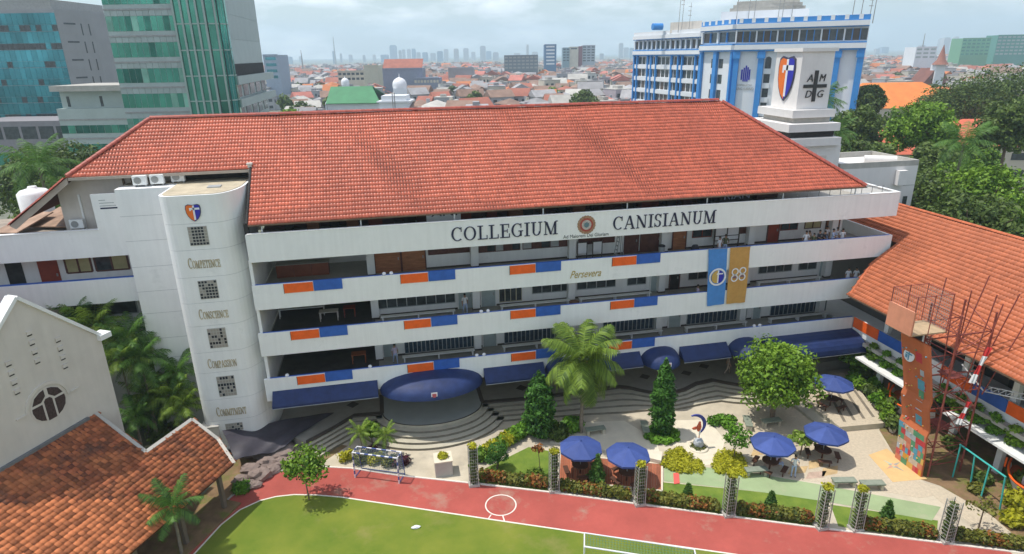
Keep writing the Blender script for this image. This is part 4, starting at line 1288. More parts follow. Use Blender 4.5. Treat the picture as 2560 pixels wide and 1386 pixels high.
mb = MB(); mb.obox(cp(NE-5.0, -18, 1.5), CN*0.1, CU_*11, Vector((0, 0, 1.5)))
mb.build('gallery_wall', mat('dim_wall', (0.22, 0.20, 0.18), 0.9), GA)
mb = MB(); mb.obox(cp(NE-2.6, -18, 0.05), CN*2.6, CU_*11, Vector((0, 0, 0.06)))
mb.build('gallery_floor', DIRT, GA)

# ---------------------------------------------------------------- leaves
def leaves(clumps, size, seed=0, up=0.35, asp=1.7, shell=0.55, droop=0.0):
    """leaf blades spread through ellipsoid clumps (x,y,z,rx,ry,rz,count); returns vertex, face and tint arrays"""
    g = np.random.default_rng(seed)
    Ps, Ns, Ts = [], [], []
    for (x, y, z, rx, ry, rz, n) in clumps:
        n = int(n)
        d = g.normal(size=(n, 3)); d /= np.linalg.norm(d, axis=1)[:, None]+1e-9
        r = shell+(1-shell)*g.random(n)**0.6
        r *= 1+0.10*g.normal(size=n)
        Ps.append(np.array([x, y, z])+d*r[:, None]*np.array([rx, ry, rz]))
        Ns.append(d)
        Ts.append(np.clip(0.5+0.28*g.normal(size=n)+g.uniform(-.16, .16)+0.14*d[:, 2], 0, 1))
    P = np.concatenate(Ps); N = np.concatenate(Ns); T = np.concatenate(Ts)
    n = len(P)
    N = N+g.normal(size=(n, 3))*0.75+np.array([0, 0, up])
    N /= np.linalg.norm(N, axis=1)[:, None]+1e-9
    A = np.cross(N, g.normal(size=(n, 3))); A /= np.linalg.norm(A, axis=1)[:, None]+1e-9
    A[:, 2] -= droop; A /= np.linalg.norm(A, axis=1)[:, None]
    B = np.cross(N, A)
    s = size*(0.6+0.8*g.random(n))[:, None]
    v0 = P-A*s*0.5*asp; v2 = P+A*s*0.5*asp
    v1 = P+B*s*0.5+N*s*0.10; v3 = P-B*s*0.5+N*s*0.10
    V = np.stack([v0, v1, v2, v3], 1).reshape(-1, 3)
    F = np.arange(n*4).reshape(-1, 4)
    return V, F, T
def crown_clumps(c, rx, ry, rz, k, n, seed, lo=-0.5, f=0.42):
    g = random.Random(seed)
    out = [(c[0], c[1], c[2], rx*0.72, ry*0.72, rz*0.72, n*0.25)]
    for i in range(k):
        t = i*2.39996+g.uniform(-.4, .4)
        zz = lo+(1.0-lo)*((i+0.5)/k)+g.uniform(-.1, .1)
        rr = math.sqrt(max(0.05, 1-min(1, zz*zz)))
        s = f*g.uniform(0.75, 1.25)
        q = g.uniform(0.80, 1.16)
        out.append((c[0]+rx*0.72*q*rr*math.cos(t), c[1]+ry*0.72*q*rr*math.sin(t), c[2]+rz*0.72*q*zz, rx*s, ry*s, rz*s*0.9, n*0.75/k))
    return out
def tree(name, label, base, h, rx, rz, m, n, size, seed, group=None, trunk=0.16, k=14, cat='tree', f=0.42, lo=-0.5, lean=0.0):
    base = Vector(base)
    t = thing(name, label, cat, base, group)
    g = random.Random(seed)
    top = Vector((base.x+lean, base.y, base.z+h-rz*1.1))
    mb = MB()
    mid = base.lerp(top, 0.5)+Vector((g.uniform(-.1, .1), g.uniform(-.1, .1), 0))
    mb.path([base, mid, top], trunk, 8, trunk*0.6)
    for i in range(6):
        a = i*1.05+g.random()
        q = top+Vector((rx*0.6*math.cos(a), rx*0.6*math.sin(a), rz*g.uniform(0.1, 0.9)))
        mb.path([top.lerp(mid, 0.3), (top+q)/2+Vector((0, 0, 0.1)), q], trunk*0.45, 6, trunk*0.15)
    mb.build('trunk', BARK, t)
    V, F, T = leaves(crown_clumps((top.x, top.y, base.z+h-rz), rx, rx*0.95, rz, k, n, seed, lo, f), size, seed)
    V = V-np.array(base)
    o = bpy.data.objects.new('crown', npmesh('crown', V, F, m, T)); COL.objects.link(o); o.parent = t
    ORG[o.name] = base
    return t
def bush(name, label, clumps, m, size, seed, cat='shrub', group=None, base=None, up=0.35, asp=1.7):
    V, F, T = leaves(clumps, size, seed, up, asp, 0.45)
    base = Vector(base if base is not None else (clumps[0][0], clumps[0][1], 0))
    V[:, 2] = np.maximum(V[:, 2], base.z+0.01)
    o = bpy.data.objects.new(name, npmesh(name, V-np.array(base), F, m, T)); COL.objects.link(o)
    o.location = base; ORG[o.name] = base
    return tag(o, label, cat, group)
# ---- palms
def frond_mesh(ln, wd, droop, m, n=34, seed=0, up=0.55):
    """one feather leaf growing along +x: arching midrib with leaflets on both sides"""
    g = random.Random(seed)
    V, F, T = [], [], []
    def pos(t):
        x = ln*t*(1-0.22*t*droop)
        z = ln*(up*t-droop*t*t)
        return Vector((x, 0, z))
    for i in range(7):
        a, b = pos(i/7), pos((i+1)/7)
        r0, r1 = 0.022*ln*0.35*(1-i/7)+0.006, 0.022*ln*0.35*(1-(i+1)/7)+0.006
        k = len(V)
        V += [a+Vector((0, -r0, 0)), a+Vector((0, r0, 0)), b+Vector((0, r1, 0)), b+Vector((0, -r1, 0))]
        F.append((k, k+1, k+2, k+3)); T.append(0.75)
    for i in range(n):
        t = 0.12+0.88*i/n
        p = pos(t)
        w_ = wd*math.sin(math.pi*min(1, 0.16+0.80*t))**0.7
        dr = (pos(min(1, t+0.02))-pos(t-0.02)).normalized()
        for s in (-1, 1):
            l_ = w_*g.uniform(0.85, 1.1)
            tip = p+dr*(l_*0.45)+Vector((0, s*l_*0.8, -l_*(0.35+0.5*g.random())))
            md = (p+tip)/2+Vector((0, 0, l_*0.13))
            hw_ = dr*(0.0050*ln+0.012)
            k = len(V)
            V += [p-hw_, p+hw_, md+hw_*1.1, md-hw_*1.1, tip]
            F.append((k, k+1, k+2, k+3)); F.append((k+3, k+2, k+4, k+4))
            c = g.uniform(0.1, 0.9); T += [c, c]
    me = bpy.data.meshes.new('frond')
    me.from_pydata([tuple(v) for v in V], [], [f if f[2] != f[3] else f[:3] for f in F])
    me.materials.append(m)
    at = me.attributes.new('tint', 'FLOAT', 'FACE'); at.data.foreach_set('value', T)
    me.update()
    return me
FRONDS = {}
def palm(name, label, base, h, ln, n, m, seed, group=None, trunk=0.13, droop=0.55, cat='palm tree', nut=False, wd=0.22, lean=(0, 0), leafn=30, stems=1):
    base = Vector(base)
    t = thing(name, label, cat, base, group)
    g = random.Random(seed)
    key = (round(ln, 1), m.name, round(droop, 2), round(wd, 2))
    if key not in FRONDS:
        FRONDS[key] = [frond_mesh(ln*g.uniform(0.9, 1.05), ln*wd, droop*k, m, leafn, seed+i, u) for i, (k, u) in enumerate(((0.8, 0.75), (1.0, 0.45), (1.2, 0.25)))]
    for s in range(stems):
        bb = base+Vector((g.uniform(-.5, .5), g.uniform(-.5, .5), 0)) if s else base
        hh = h*(1 if s == 0 else g.uniform(0.55, 0.95))
        top = bb+Vector((lean[0]+(g.uniform(-.3, .3) if s else 0), lean[1], hh))
        mb = MB(); mb.path([bb, bb.lerp(top, 0.5)+Vector((0.05, 0, 0)), top], trunk, 8, trunk*0.72)
        mb.build('trunk', PALMB, t)
        for i in range(n):
            a = i*2.39996+g.uniform(-.2, .2)
            lev = i/n
            me = FRONDS[key][0 if lev < 0.35 else 1 if lev < 0.7 else 2]
            pit = -0.60+(1.30 if nut else 1.0)*lev+g.uniform(-.1, .1)
            put('frond', me, t, top, (g.uniform(-.2, .2), pit, a), (1, 1, 1))
        if nut:
            for i in range(9):
                a = i*0.7
                o = MB(); o.blob((0, 0, 0), 0.13, 0.13, 0.16, i, 0.05, sm=True)
                put('coconut', o.mesh('coconut', mat('coconut', (0.42, 0.20, 0.05), 0.7, 0.3, 3)), t, top+Vector((0.28*math.cos(a), 0.28*math.sin(a), -0.30-0.13*(i % 3))))
    return t

# ---------------------------------------------------------------- garden: trees and shrubs
p = G(1930, 1052); 
tree('round_tree', 'big round bright green tree between the garden steps and umbrellas', p, 6.7, 2.95, 2.75, LEAF_A, 9000, 0.17, 21, trunk=0.2, k=34, f=0.34, lo=-0.85)
def cypress(label, base, h, r, seed):
    base = Vector(base)
    t = thing('cypress', label, 'cypress tree', base)
    MB().tube(base, base+Vector((0, 0, h*0.6)), 0.12, 8, 0.06).build('trunk', BARK, t)
    cl_ = []
    g = random.Random(seed)
    for i in range(34):
        f = i/33
        rr = r*(0.82+0.9*f if f < 0.2 else 1.0*(1-((f-0.2)/0.8)**4.5)*0.90+0.08)*g.uniform(0.88, 1.1)
        a = i*2.4
        cl_.append((base.x+rr*0.5*math.cos(a), base.y+rr*0.5*math.sin(a), base.z+0.4+(h-0.55)*f, rr*0.62, rr*0.62, 0.46, 190*(0.35+rr/r)))
    V, F, T = leaves(cl_, 0.13, seed, 0.5, 2.2, 0.5)
    o = bpy.data.objects.new('crown', npmesh('crown', V-np.array(base), F, LEAF_C, T)); COL.objects.link(o); o.parent = t
cypress('wide cypress left of the coconut palm', G(1348, 1092), 5.2, 1.12, 31)
cypress('slim pointed cypress between the coconut palm and the sculpture', G(1652, 1088), 6.1, 0.86, 32)
palm('coconut_palm', 'tall coconut palm with orange nuts in the middle of the garden', G(1452, 1082), 6.1, 3.7, 30, LEAF_P, 41, droop=0.66, nut=True, trunk=0.16, wd=0.30, leafn=62)
tree('small_tree', 'slender young tree with airy bright crown beside the red track', G(773, 1250), 3.7, 1.35, 1.15, LEAF_A, 1500, 0.15, 51, trunk=0.05, k=12, f=0.5)
palm('garden_palm', 'dark green palm leaning over the clay roof edge by the track', G(455, 1386), 3.3, 1.9, 16, LEAF_PD, 61, droop=0.42, trunk=0.11, wd=0.30)
for i, (px, py, h, n, lb) in enumerate(((905, 1140, 1.9, 14, 'small feathery palm left of the bright bush before the stage'), (968, 1150, 2.0, 16, 'small feathery palm right of the bright bush before the stage'))):
    palm('small_palm', lb, G(px, py), h, 1.2, n, LEAF_P, 70+i, droop=0.55, trunk=0.05, wd=0.22, leafn=22)
p = G(932, 1120)
tree('small_tree', 'light green leafy bush between two small palms before the stage', p, 2.2, 0.75, 0.7, LEAF_A, 900, 0.16, 75, trunk=0.05, k=8)
# flowers behind the goal
for i, (px, py, m, n, lb) in enumerate(((868, 1152, LEAF_Y, 420, 'yellow and green flowering shrub left of the goal'), (905, 1158, LEAF_M, 500, 'green shrub inside the goal frame on its left'), (940, 1158, LEAF_Y, 460, 'yellow leaved shrub inside the goal frame'), (975, 1165, LEAF_M, 420, 'green shrub inside the goal frame on its right'), (1003, 1165, LEAF_V, 420, 'dark purple shrub right of the goal'), (925, 1140, LEAF_V, 420, 'dark red shrub behind the goal net'))):
    p = G(px, py)
    bush('shrub', lb, [(p.x+dx, p.y+dy, 0.35, 0.42, 0.4, 0.42, n/2) for dx, dy in ((-.2, 0), (.25, .15))], m, 0.12, 80+i)
# sweep of green and yellow shrubs beside the steps
for i in range(9):
    t = i/8
    p = G(1205+t*120, 1150-t*75)
    bush('shrub', '%s croton from the left in the curved bed beside the cypress' % ORD[i], [(p.x, p.y, 0.45, 0.62, 0.6, 0.5, 520)], LEAF_Y if i in (1, 2, 4) else LEAF_G if i > 5 else LEAF_A, 0.17, 90+i, group='shrubs of the curved bed beside the steps')
for i, (px, py, lb) in enumerate(((1395, 1095, 'dark leafy shrub at the foot of the wide cypress'), (1372, 1085, 'broad leaved shrub right of the wide cypress'), (1430, 1075, 'leafy shrub at the foot of the coconut palm'))):
    p = G(px, py); bush('shrub', lb, [(p.x, p.y, 0.5, 0.8, 0.7, 0.55, 900)], LEAF_B if i == 0 else LEAF_G, 0.2, 110+i)
p = G(1655, 1092); bush('shrub', 'ring of bright green ground plants around the slim cypress', [(p.x+0.95*math.cos(a), p.y+0.8*math.sin(a), 0.2, 0.45, 0.42, 0.26, 260) for a in [k*0.785 for k in range(8)]], LEAF_G, 0.14, 120)
def yellow_bed(label, pix, n, seed):
    g = random.Random(seed); poly = [(p.x, p.y) for p in (G(*q) for q in pix)]
    xs = [p[0] for p in poly]; ys = [p[1] for p in poly]; cl_ = []
    while len(cl_) < n:
        q = (g.uniform(min(xs), max(xs)), g.uniform(min(ys), max(ys)))
        if inpoly(q, poly): cl_.append((q[0], q[1], 0.14, 0.34, 0.34, 0.20, 95))
    bush('yellow_shrub_bed', label, cl_, LEAF_Y, 0.10, seed, 'shrub bed', base=(sum(xs)/len(xs), sum(ys)/len(ys), 0), up=0.7)
yellow_bed('bright yellow shrub bed left of the sculpture path', [(1658, 1140), (1700, 1125), (1748, 1160), (1750, 1182), (1700, 1180), (1658, 1166)], 60, 130)
yellow_bed('bright yellow shrub bed right of the sculpture path', [(1786, 1166), (1800, 1130), (1850, 1140), (1866, 1180), (1860, 1192), (1790, 1180)], 54, 131)
p = G(1806, 1062); bush('shrub', 'yellow green shrubs beside the bench under the round tree', [(p.x+dx, p.y+dy, 0.3, 0.55, 0.5, 0.36, 330) for dx, dy in ((-.6, .2), (.1, .3), (.6, .1), (.2, -.4))], LEAF_G, 0.14, 132)
tree('small_tree', 'thin young tree with sparse crown behind the right yellow bed', G(1834, 1150), 2.9, 0.85, 1.1, LEAF_G, 700, 0.13, 133, trunk=0.04, k=10)
tree('small_tree', 'small frangipani between the two right hand umbrellas', G(2000, 1138), 1.75, 0.85, 0.42, LEAF_P, 420, 0.2, 134, trunk=0.06, k=8)
t = thing('topiary', 'clipped cloud topiary with two green pads beside the first trellis column', 'topiary', G(1243, 1172))
p = G(1243, 1172)
mb = MB(); mb.path([p, p+Vector((0.08, 0, 0.5)), p+Vector((0, 0, 1.3))], 0.07, 6, 0.05); mb.build('trunk', BARK, t)
for (dx, dz, rx, rz, n) in ((0.02, 1.55, 0.62, 0.42, 1500), (-0.3, 0.85, 0.5, 0.22, 700), (0.35, 0.95, 0.45, 0.22, 650)):
    V, F, T = leaves([(p.x+dx, p.y, dz, rx, rx, rz, n)], 0.07, int(n), 0.2, 1.4, 0.85)
    o = bpy.data.objects.new('foliage_pad', npmesh('foliage_pad', V-np.array(p), F, LEAF_C, T)); COL.objects.link(o); o.parent = t
for i, (px, py, h, lb) in enumerate(((1492, 1210, 2.2, 'young conifer in front of the blue umbrellas on the deck'), (1718, 1252, 1.2, 'little conifer on the grass left of the fourth trellis column'), (1925, 1272, 1.2, 'little conifer on the grass between fourth and fifth trellis columns'), (2216, 1300, 1.3, 'little conifer on the grass right of the paired trellis columns'))):
    b = G(px, py); t = thing('young_conifer', lb, 'conifer', b)
    MB().tube(b, b+Vector((0, 0, h)), 0.035, 6, 0.01).build('trunk', BARK, t)
    cl_ = []
    for k in range(9):
        f = k/8; rr = 0.42*h*0.55*(1-f)+0.05
        for a in range(5):
            cl_.append((b.x+rr*0.65*math.cos(a*1.257+k), b.y+rr*0.65*math.sin(a*1.257+k), 0.25*h+0.72*h*f, rr*0.55, rr*0.55, 0.07*h, 36))
    V, F, T = leaves(cl_, 0.10, 140+i, 0.1, 3.0, 0.3)
    o = bpy.data.objects.new('crown', npmesh('crown', V-np.array(b), F, LEAF_PD, T)); COL.objects.link(o); o.parent = t
for i, (px, py, lb) in enumerate(((1340, 1195, 'silvery variegated grass clump on the left garden lawn'), (605, 1228, 'low green plant at the edge of the rocks by the track'))):
    p = G(px, py); bush('grass_clump', lb, [(p.x, p.y, 0.3, 0.55, 0.5, 0.35, 500)], LEAF_G if i else LEAF_P, 0.12, 150+i, 'plant', asp=4)
tree('small_tree', 'bare thin sapling standing on the left garden lawn', G(1345, 1190), 2.4, 0.4, 0.3, LEAF_R, 120, 0.12, 153, trunk=0.03, k=5)
# hedges along the track
hp = [(1200, 1206, 1372, 1226), (1402, 1231, 1580, 1256), (1615, 1260, 1802, 1284), (1836, 1288, 2036, 1314), (2150, 1326, 2345, 1352), (2384, 1356, 2640, 1392)]
hn = ['first', 'second', 'third', 'fourth', 'fifth', 'sixth']
for i, (x0, y0, x1, y1) in enumerate(hp):
    a, b = G(x0, y0), G(x1, y1)
    n = 12
    cl_ = []
    for k in range(n):
        q = a.lerp(b, (k+0.5)/n)
        cl_.append((q.x, q.y+0.32, 0.38, (b-a).length/n*0.62, 0.42, 0.40+0.06*math.sin(k*2.1), 330))
    V, F, T = leaves(cl_, 0.13, 160+i, 0.5, 1.6, 0.5)
    V[:, 2] = np.maximum(V[:, 2], 0.01)
    bs = (a+b)/2
    me = npmesh('clipped_hedge', V-np.array(bs), F, [LEAF_M, LEAF_R], T)
    g = np.random.default_rng(i); ph = g.uniform(0, 6)
    cx_ = V.reshape(-1, 4, 3)[:, 0, 0]
    me.polygons.foreach_set('material_index', ((np.sin(cx_*2.3+ph)+0.6*g.normal(size=len(F))) > (0.95 if i else 0.45)).astype(np.int32))
    o = bpy.data.objects.new('clipped_hedge', me); COL.objects.link(o); o.location = bs
    tag(o, '%s low mixed green and red hedge along the track from the left' % hn[i], 'hedge', 'hedges between the trellis columns')
# trellis columns
cm = [(1185, 1212, 3.1, 'leftmost'), (1385, 1227, 3.1, 'second'), (1598, 1260, 3.05, 'third'), (1820, 1287, 3.0, 'fourth'), (2052, 1319, 2.95, 'fifth'), (2138, 1323, 2.95, 'sixth'), (2362, 1352, 2.9, 'rightmost')]
GALV = mat('white_wire', (0.38, 0.38, 0.35), 0.6, 0.15)
for i, (px, py, h, w_) in enumerate(cm):
    b = G(px, py); h -= 0.1
    t = thing('trellis_column', '%s white wire trellis column with climbing plants and yellow flowers on top' % w_ if i < 6 else 'rightmost white wire trellis column with climbing plants', 'trellis', b, 'trellis columns along the track')
    MB().box(b.x-0.36, b.x+0.36, b.y-0.30, b.y+0.30, 0, 0.16).build('plinth', CONC, t)
    r = 0.27
    for sx in (-1, 1):
        for sy in (-1, 1):
            MB().box(b.x+sx*r-0.022, b.x+sx*r+0.022, b.y+sy*r-0.022, b.y+sy*r+0.022, 0.16, h).build('post', GALV, t)
    mb = MB()
    for k in range(1, 12):
        z = 0.16+(h-0.2)*k/11.5
        for sy in (-1, 1):
            mb.box(b.x-r, b.x+r, b.y+sy*r-0.008, b.y+sy*r+0.008, z-0.008, z+0.008)
            mb.box(b.x+sy*r-0.008, b.x+sy*r+0.008, b.y-r, b.y+r, z-0.008, z+0.008)
    for k in (-1, 0, 1):
        for sy in (-1, 1):
            mb.box(b.x+k*0.13-0.006, b.x+k*0.13+0.006, b.y+sy*(r+0.01)-0.006, b.y+sy*(r+0.01)+0.006, 0.16, h)
    mb.build('wire_mesh', GALV, t)
    cl_ = [(b.x, b.y, 0.3+k*0.3, 0.27, 0.27, 0.24, 100) for k in range(int((h-0.5)/0.3)+1)]
    V, F, T = leaves(cl_, 0.11, 180+i, 0.3, 1.6, 0.4)
    o = bpy.data.objects.new('climbing_plant', npmesh('climbing_plant', V-np.array(b), F, LEAF_B, T)); COL.objects.link(o); o.parent = t
    if i < 6:
        V, F, T = leaves([(b.x, b.y, h+0.05, 0.32, 0.32, 0.18, 150)], 0.12, 190+i, 0.4, 1.5, 0.3)
        o = bpy.data.objects.new('flowers', npmesh('flowers', V-np.array(b), F, LEAF_Y, T)); COL.objects.link(o); o.parent = t
# ---------------------------------------------------------------- garden furniture
# wooden deck of single boards
DK = thing('wooden_deck', 'reddish wooden deck of narrow boards under two blue umbrellas', 'deck', G(1525, 1180))
c0, c1, c2, c3 = [G(x, y, 0.1) for x, y in ((1400, 1135), (1655, 1160), (1655, 1227), (1396, 1200))]
nb = 40
for i in range(nb):
    t0, t1 = i/nb+0.0012, (i+1)/nb-0.0012
    a, b = c0.lerp(c1, t0), c0.lerp(c1, t1)
    c, d = c3.lerp(c2, t1), c3.lerp(c2, t0)
    MB().prism([(v.x, v.y) for v in (a, b, c, d)], 0.02, 0.1+rnd.uniform(-.003, .003)).build('board', WOODD, DK)
mb = MB()
for (a, b) in ((c0, c1), (c1, c2), (c2, c3), (c3, c0)):
    d = (b-a).normalized(); s = Vector((d.y, -d.x, 0))*0.06
    mb.prism([(v.x, v.y) for v in (a-s, b-s, b+s, a+s)], 0.0, 0.115)
mb.build('edging', PAVEL, DK)
def umbrella(px, py, label, base=None, r=1.45, hrim=2.05, zg=0.0, seed=0):
    c = G(px, py, zg+hrim+0.1)
    t = thing('garden_umbrella', label, 'umbrella', (c.x, c.y, zg), 'blue garden umbrellas')
    g = random.Random(seed)
    n = 8
    a0 = g.uniform(0, 0.7)
    apex = Vector((c.x, c.y, zg+hrim+0.52))
    for i in range(n):
        a, b = a0+2*math.pi*i/n, a0+2*math.pi*(i+1)/n
        P3 = lambda an, f, sag: Vector((c.x+r*f*math.cos(an), c.y+r*f*math.sin(an), zg+hrim+0.52*(1-f)**0.85-sag))
        m1 = (a+b)/2
        vs = [apex, P3(a, .5, 0), P3(m1, .46, 0.03), P3(b, .5, 0), P3(a, 1, 0), P3(m1, .94, 0.05), P3(b, 1, 0),
              P3(a, 1, 0.13), P3(m1, .94, 0.19), P3(b, 1, 0.13)]
        mb = MB(); mb.add(vs, [(0, 1, 2), (0, 2, 3), (1, 4, 5, 2), (2, 5, 6, 3), (4, 7, 8, 5), (5, 8, 9, 6)], 0, False)
        mb.build('canopy_panel', UMB, t)
        mb = MB(); mb.tube(apex-Vector((0, 0, 0.03)), P3(a, 1, 0.03), 0.012, 5)
        mb.build('rib', GREYM, t)
    MB().tube((c.x, c.y, zg), apex+Vector((0, 0, 0.08)), 0.03, 8).build('pole', GREYM, t)
    mb = MB(); mb.lathe((c.x, c.y, zg+hrim+0.5), [(0.07, 0), (0.05, 0.08), (0.01, 0.13)], 10); mb.build('finial', UMB, t)
    return c
def picnic(c, zg, label, rz=0.3):
    t = thing('picnic_table', label, 'table', (c.x+0.35, c.y, zg), 'dark picnic tables under the umbrellas')
    mb = MB(); mb.lathe((c.x, c.y, zg+0.70), [(0.55, 0), (0.55, 0.05)], 14); mb.build('table_top', TEAKD, t)
    MB().tube((c.x, c.y, zg+0.02), (c.x, c.y, zg+0.70), 0.06, 8).build('pedestal', TEAKD, t)
    for k in range(4):
        a = rz+k*math.pi/2
        ctr = Vector((c.x+0.95*math.cos(a), c.y+0.95*math.sin(a), zg+0.42))
        mb = MB(); mb.obox(ctr, (0.16*math.cos(a), 0.16*math.sin(a), 0), (-0.42*math.sin(a), 0.42*math.cos(a), 0), (0, 0, 0.025))
        mb.build('seat', TEAKD, t)
        for s in (-1, 1):
            q = ctr+Vector((-0.3*s*math.sin(a), 0.3*s*math.cos(a), 0))
            MB().box(q.x-0.03, q.x+0.03, q.y-0.03, q.y+0.03, zg+0.01, zg+0.395).build('leg', TEAKD, t)
for i, (px, py, zg, lb) in enumerate(((2085, 955, 0.45, 'blue umbrella on the raised platform at the far right'), (1933, 1106, 0.0, 'blue umbrella beside the standing student'), (2066, 1080, 0.0, 'blue umbrella in front of the raised platform edge'), (1452, 1116, 0.1, 'left blue umbrella on the wooden deck'), (1570, 1133, 0.1, 'right blue umbrella on the wooden deck'))):
    c = umbrella(px, py, lb, zg=zg, seed=i)
    if i != 4 or True:
        picnic(c, zg, ['dark picnic table on the raised platform', 'dark picnic table under the umbrella by the standing student', 'dark picnic table under the umbrella before the platform', 'picnic table under the left deck umbrella', 'picnic table under the right deck umbrella'][i], 0.3+i*0.4)
def stone_bench(px, py, label, rz=0.1, ln=1.5):
    c = G(px, py)
    t = thing('stone_bench', label, 'bench', c, 'stone garden benches')
    u = Vector((math.cos(rz), math.sin(rz), 0)); v = Vector((-math.sin(rz), math.cos(rz), 0))
    mb = MB(); mb.obox(c+Vector((0, 0, 0.46)), u*ln/2, v*0.26, Vector((0, 0, 0.045))); mb.build('seat', mat('green_grey_slab', (0.24, 0.27, 0.21), 0.8, 0.15, 2), t)
    for s in (-1, 1):
        mb = MB(); mb.obox(c+u*(s*(ln/2-0.16))+Vector((0, 0, 0.2075)), u*0.09, v*0.22, Vector((0, 0, 0.2075))); mb.build('leg', STONE, t)
for px, py, rz, lb in ((1889, 1188, -0.12, 'stone bench left of the standing student'), (2108, 1215, -0.2, 'left stone bench behind the paired trellis columns'), (2178, 1222, -0.2, 'right stone bench behind the paired trellis columns'), (1927, 1064, 0.0, 'stone bench under the round tree'), (1868, 1066, 1.2, 'pale stone bench left of the round tree trunk'), (1488, 1085, 0.0, 'stone bench behind the left deck umbrella'), (1612, 1080, 1.3, 'stone bench beside the slim cypress')):
    stone_bench(px, py, lb, rz)
p = G(1440, 1078)
one('yellow_bin', MB().lathe((p.x, p.y, 0.0), [(0.18, 0), (0.24, 0.55), (0.27, 0.58), (0.27, 0.64), (0.12, 0.72)], 14), YEL, 'yellow bin beside the coconut palm above the left umbrella', 'bin')
p = G(1690, 1215)
one('red_box', MB().prism([tuple(G(*k)[:2]) for k in ((1683, 1185), (1697, 1184), (1699, 1210), (1685, 1212))], 0.012, 0.06), mat('coral_plastic', (0.75, 0.12, 0.10), 0.5), 'long coral red plastic strip lying on the mint path', 'strip')
# curved pale garden walls
for i, (pix, lb) in enumerate((([(1590, 1135), (1655, 1142), (1652, 1165), (1588, 1150)], 'pale seat block right of the deck umbrellas'),)):
    q = [G(*k) for k in pix]
    one('seat_block', MB().prism([(v.x, v.y) for v in q], 0.0, 0.42), PAVEL, lb, 'seat')
# sculpture on a round plinth
c = (G(1692, 1115)+G(1797, 1115))/2
setting('round_paving', MB().lathe((c.x, c.y, 0.011), [(1.72, 0.0), (1.72, 0.012)], 40), PAVEL)
q = G(1745, 1120)
t = thing('sculpture', 'painted metal sculpture of a curved blue arc and red figure on a stone', 'sculpture', q)
mb = MB(); mb.lathe(q, [(0.72, 0.012), (0.72, 0.12), (0.62, 0.12)], 26); mb.build('planting_ring', PAVEL, t)
V, F, T = leaves([(q.x, q.y, 0.14, 0.55, 0.55, 0.12, 420)], 0.09, 5, 0.8); o = bpy.data.objects.new('ring_plants', npmesh('ring_plants', V-np.array(q), F, LEAF_M, T)); COL.objects.link(o); o.parent = t
mb = MB(); mb.blob((q.x, q.y, 0.42), 0.36, 0.34, 0.42, 3, 0.1); mb.build('boulder', mat('grey_boulder', (0.42, 0.44, 0.46), 0.8, 0.2, 3), t)
MB().tube((q.x, q.y, 0.7), (q.x, q.y, 1.35), 0.035, 8).build('stem', mat('orange_steel', (0.55, 0.18, 0.06), 0.5), t)
arc = [(q.x-0.42+0.86*math.sin(R(a)), q.y, 1.95-0.86*math.cos(R(a))) for a in range(35, 215, 12)]
mb = MB()
for i in range(len(arc)-1):
    w0, w1 = [0.05+0.20*math.sin(math.pi*k/(len(arc)-1)) for k in (i, i+1)]
    a, b = Vector(arc[i]), Vector(arc[i+1])
    ca = Vector((q.x-0.42, q.y, 1.95))
    da, db = (a-ca).normalized(), (b-ca).normalized()
    mb.slab([a+Vector((0, -.05, 0)), b+Vector((0, -.05, 0)), b-db*w1+Vector((0, -.05, 0)), a-da*w0+Vector((0, -.05, 0))], 0.10)
mb.build('blue_arc', mat('sculpture_blue', (0.05, 0.06, 0.28), 0.4, 0.15), t)
mb = MB(); mb.blob((q.x-0.12, q.y-0.05, 1.75), 0.20, 0.08, 0.34, 4, 0.12); mb.blob((q.x-0.42, q.y-0.05, 1.72), 0.22, 0.07, 0.12, 6, 0.15); mb.blob((q.x-0.08, q.y-0.05, 2.12), 0.10, 0.09, 0.11, 8, 0.06)
mb.build('red_figure', mat('sculpture_red', (0.62, 0.12, 0.06), 0.45, 0.4, 9), t)
mb = MB(); mb.obox((q.x-0.02, q.y-0.07, 1.45), (0.05, 0, 0.02), (0, 0.03, 0), (0, 0, 0.30)); mb.build('white_strip', SHW, t)
# white planter box with round shrub
a = G(1111, 1190)
t = thing('planter_box', 'pale concrete planter box with a small round shrub beside the track', 'planter', a)
MB().box(a.x-0.58, a.x+0.58, a.y-0.1, a.y+1.0, 0, 1.12).build('box', CONC, t)
MB().box(a.x-0.62, a.x+0.62, a.y-0.14, a.y+1.04, 1.12, 1.2).build('rim', PAVEL, t)
V, F, T = leaves([(a.x, a.y+0.45, 1.28, 0.36, 0.36, 0.22, 420)], 0.1, 9); o = bpy.data.objects.new('shrub', npmesh('shrub', V-np.array(a), F, LEAF_Y, T)); COL.objects.link(o); o.parent = t
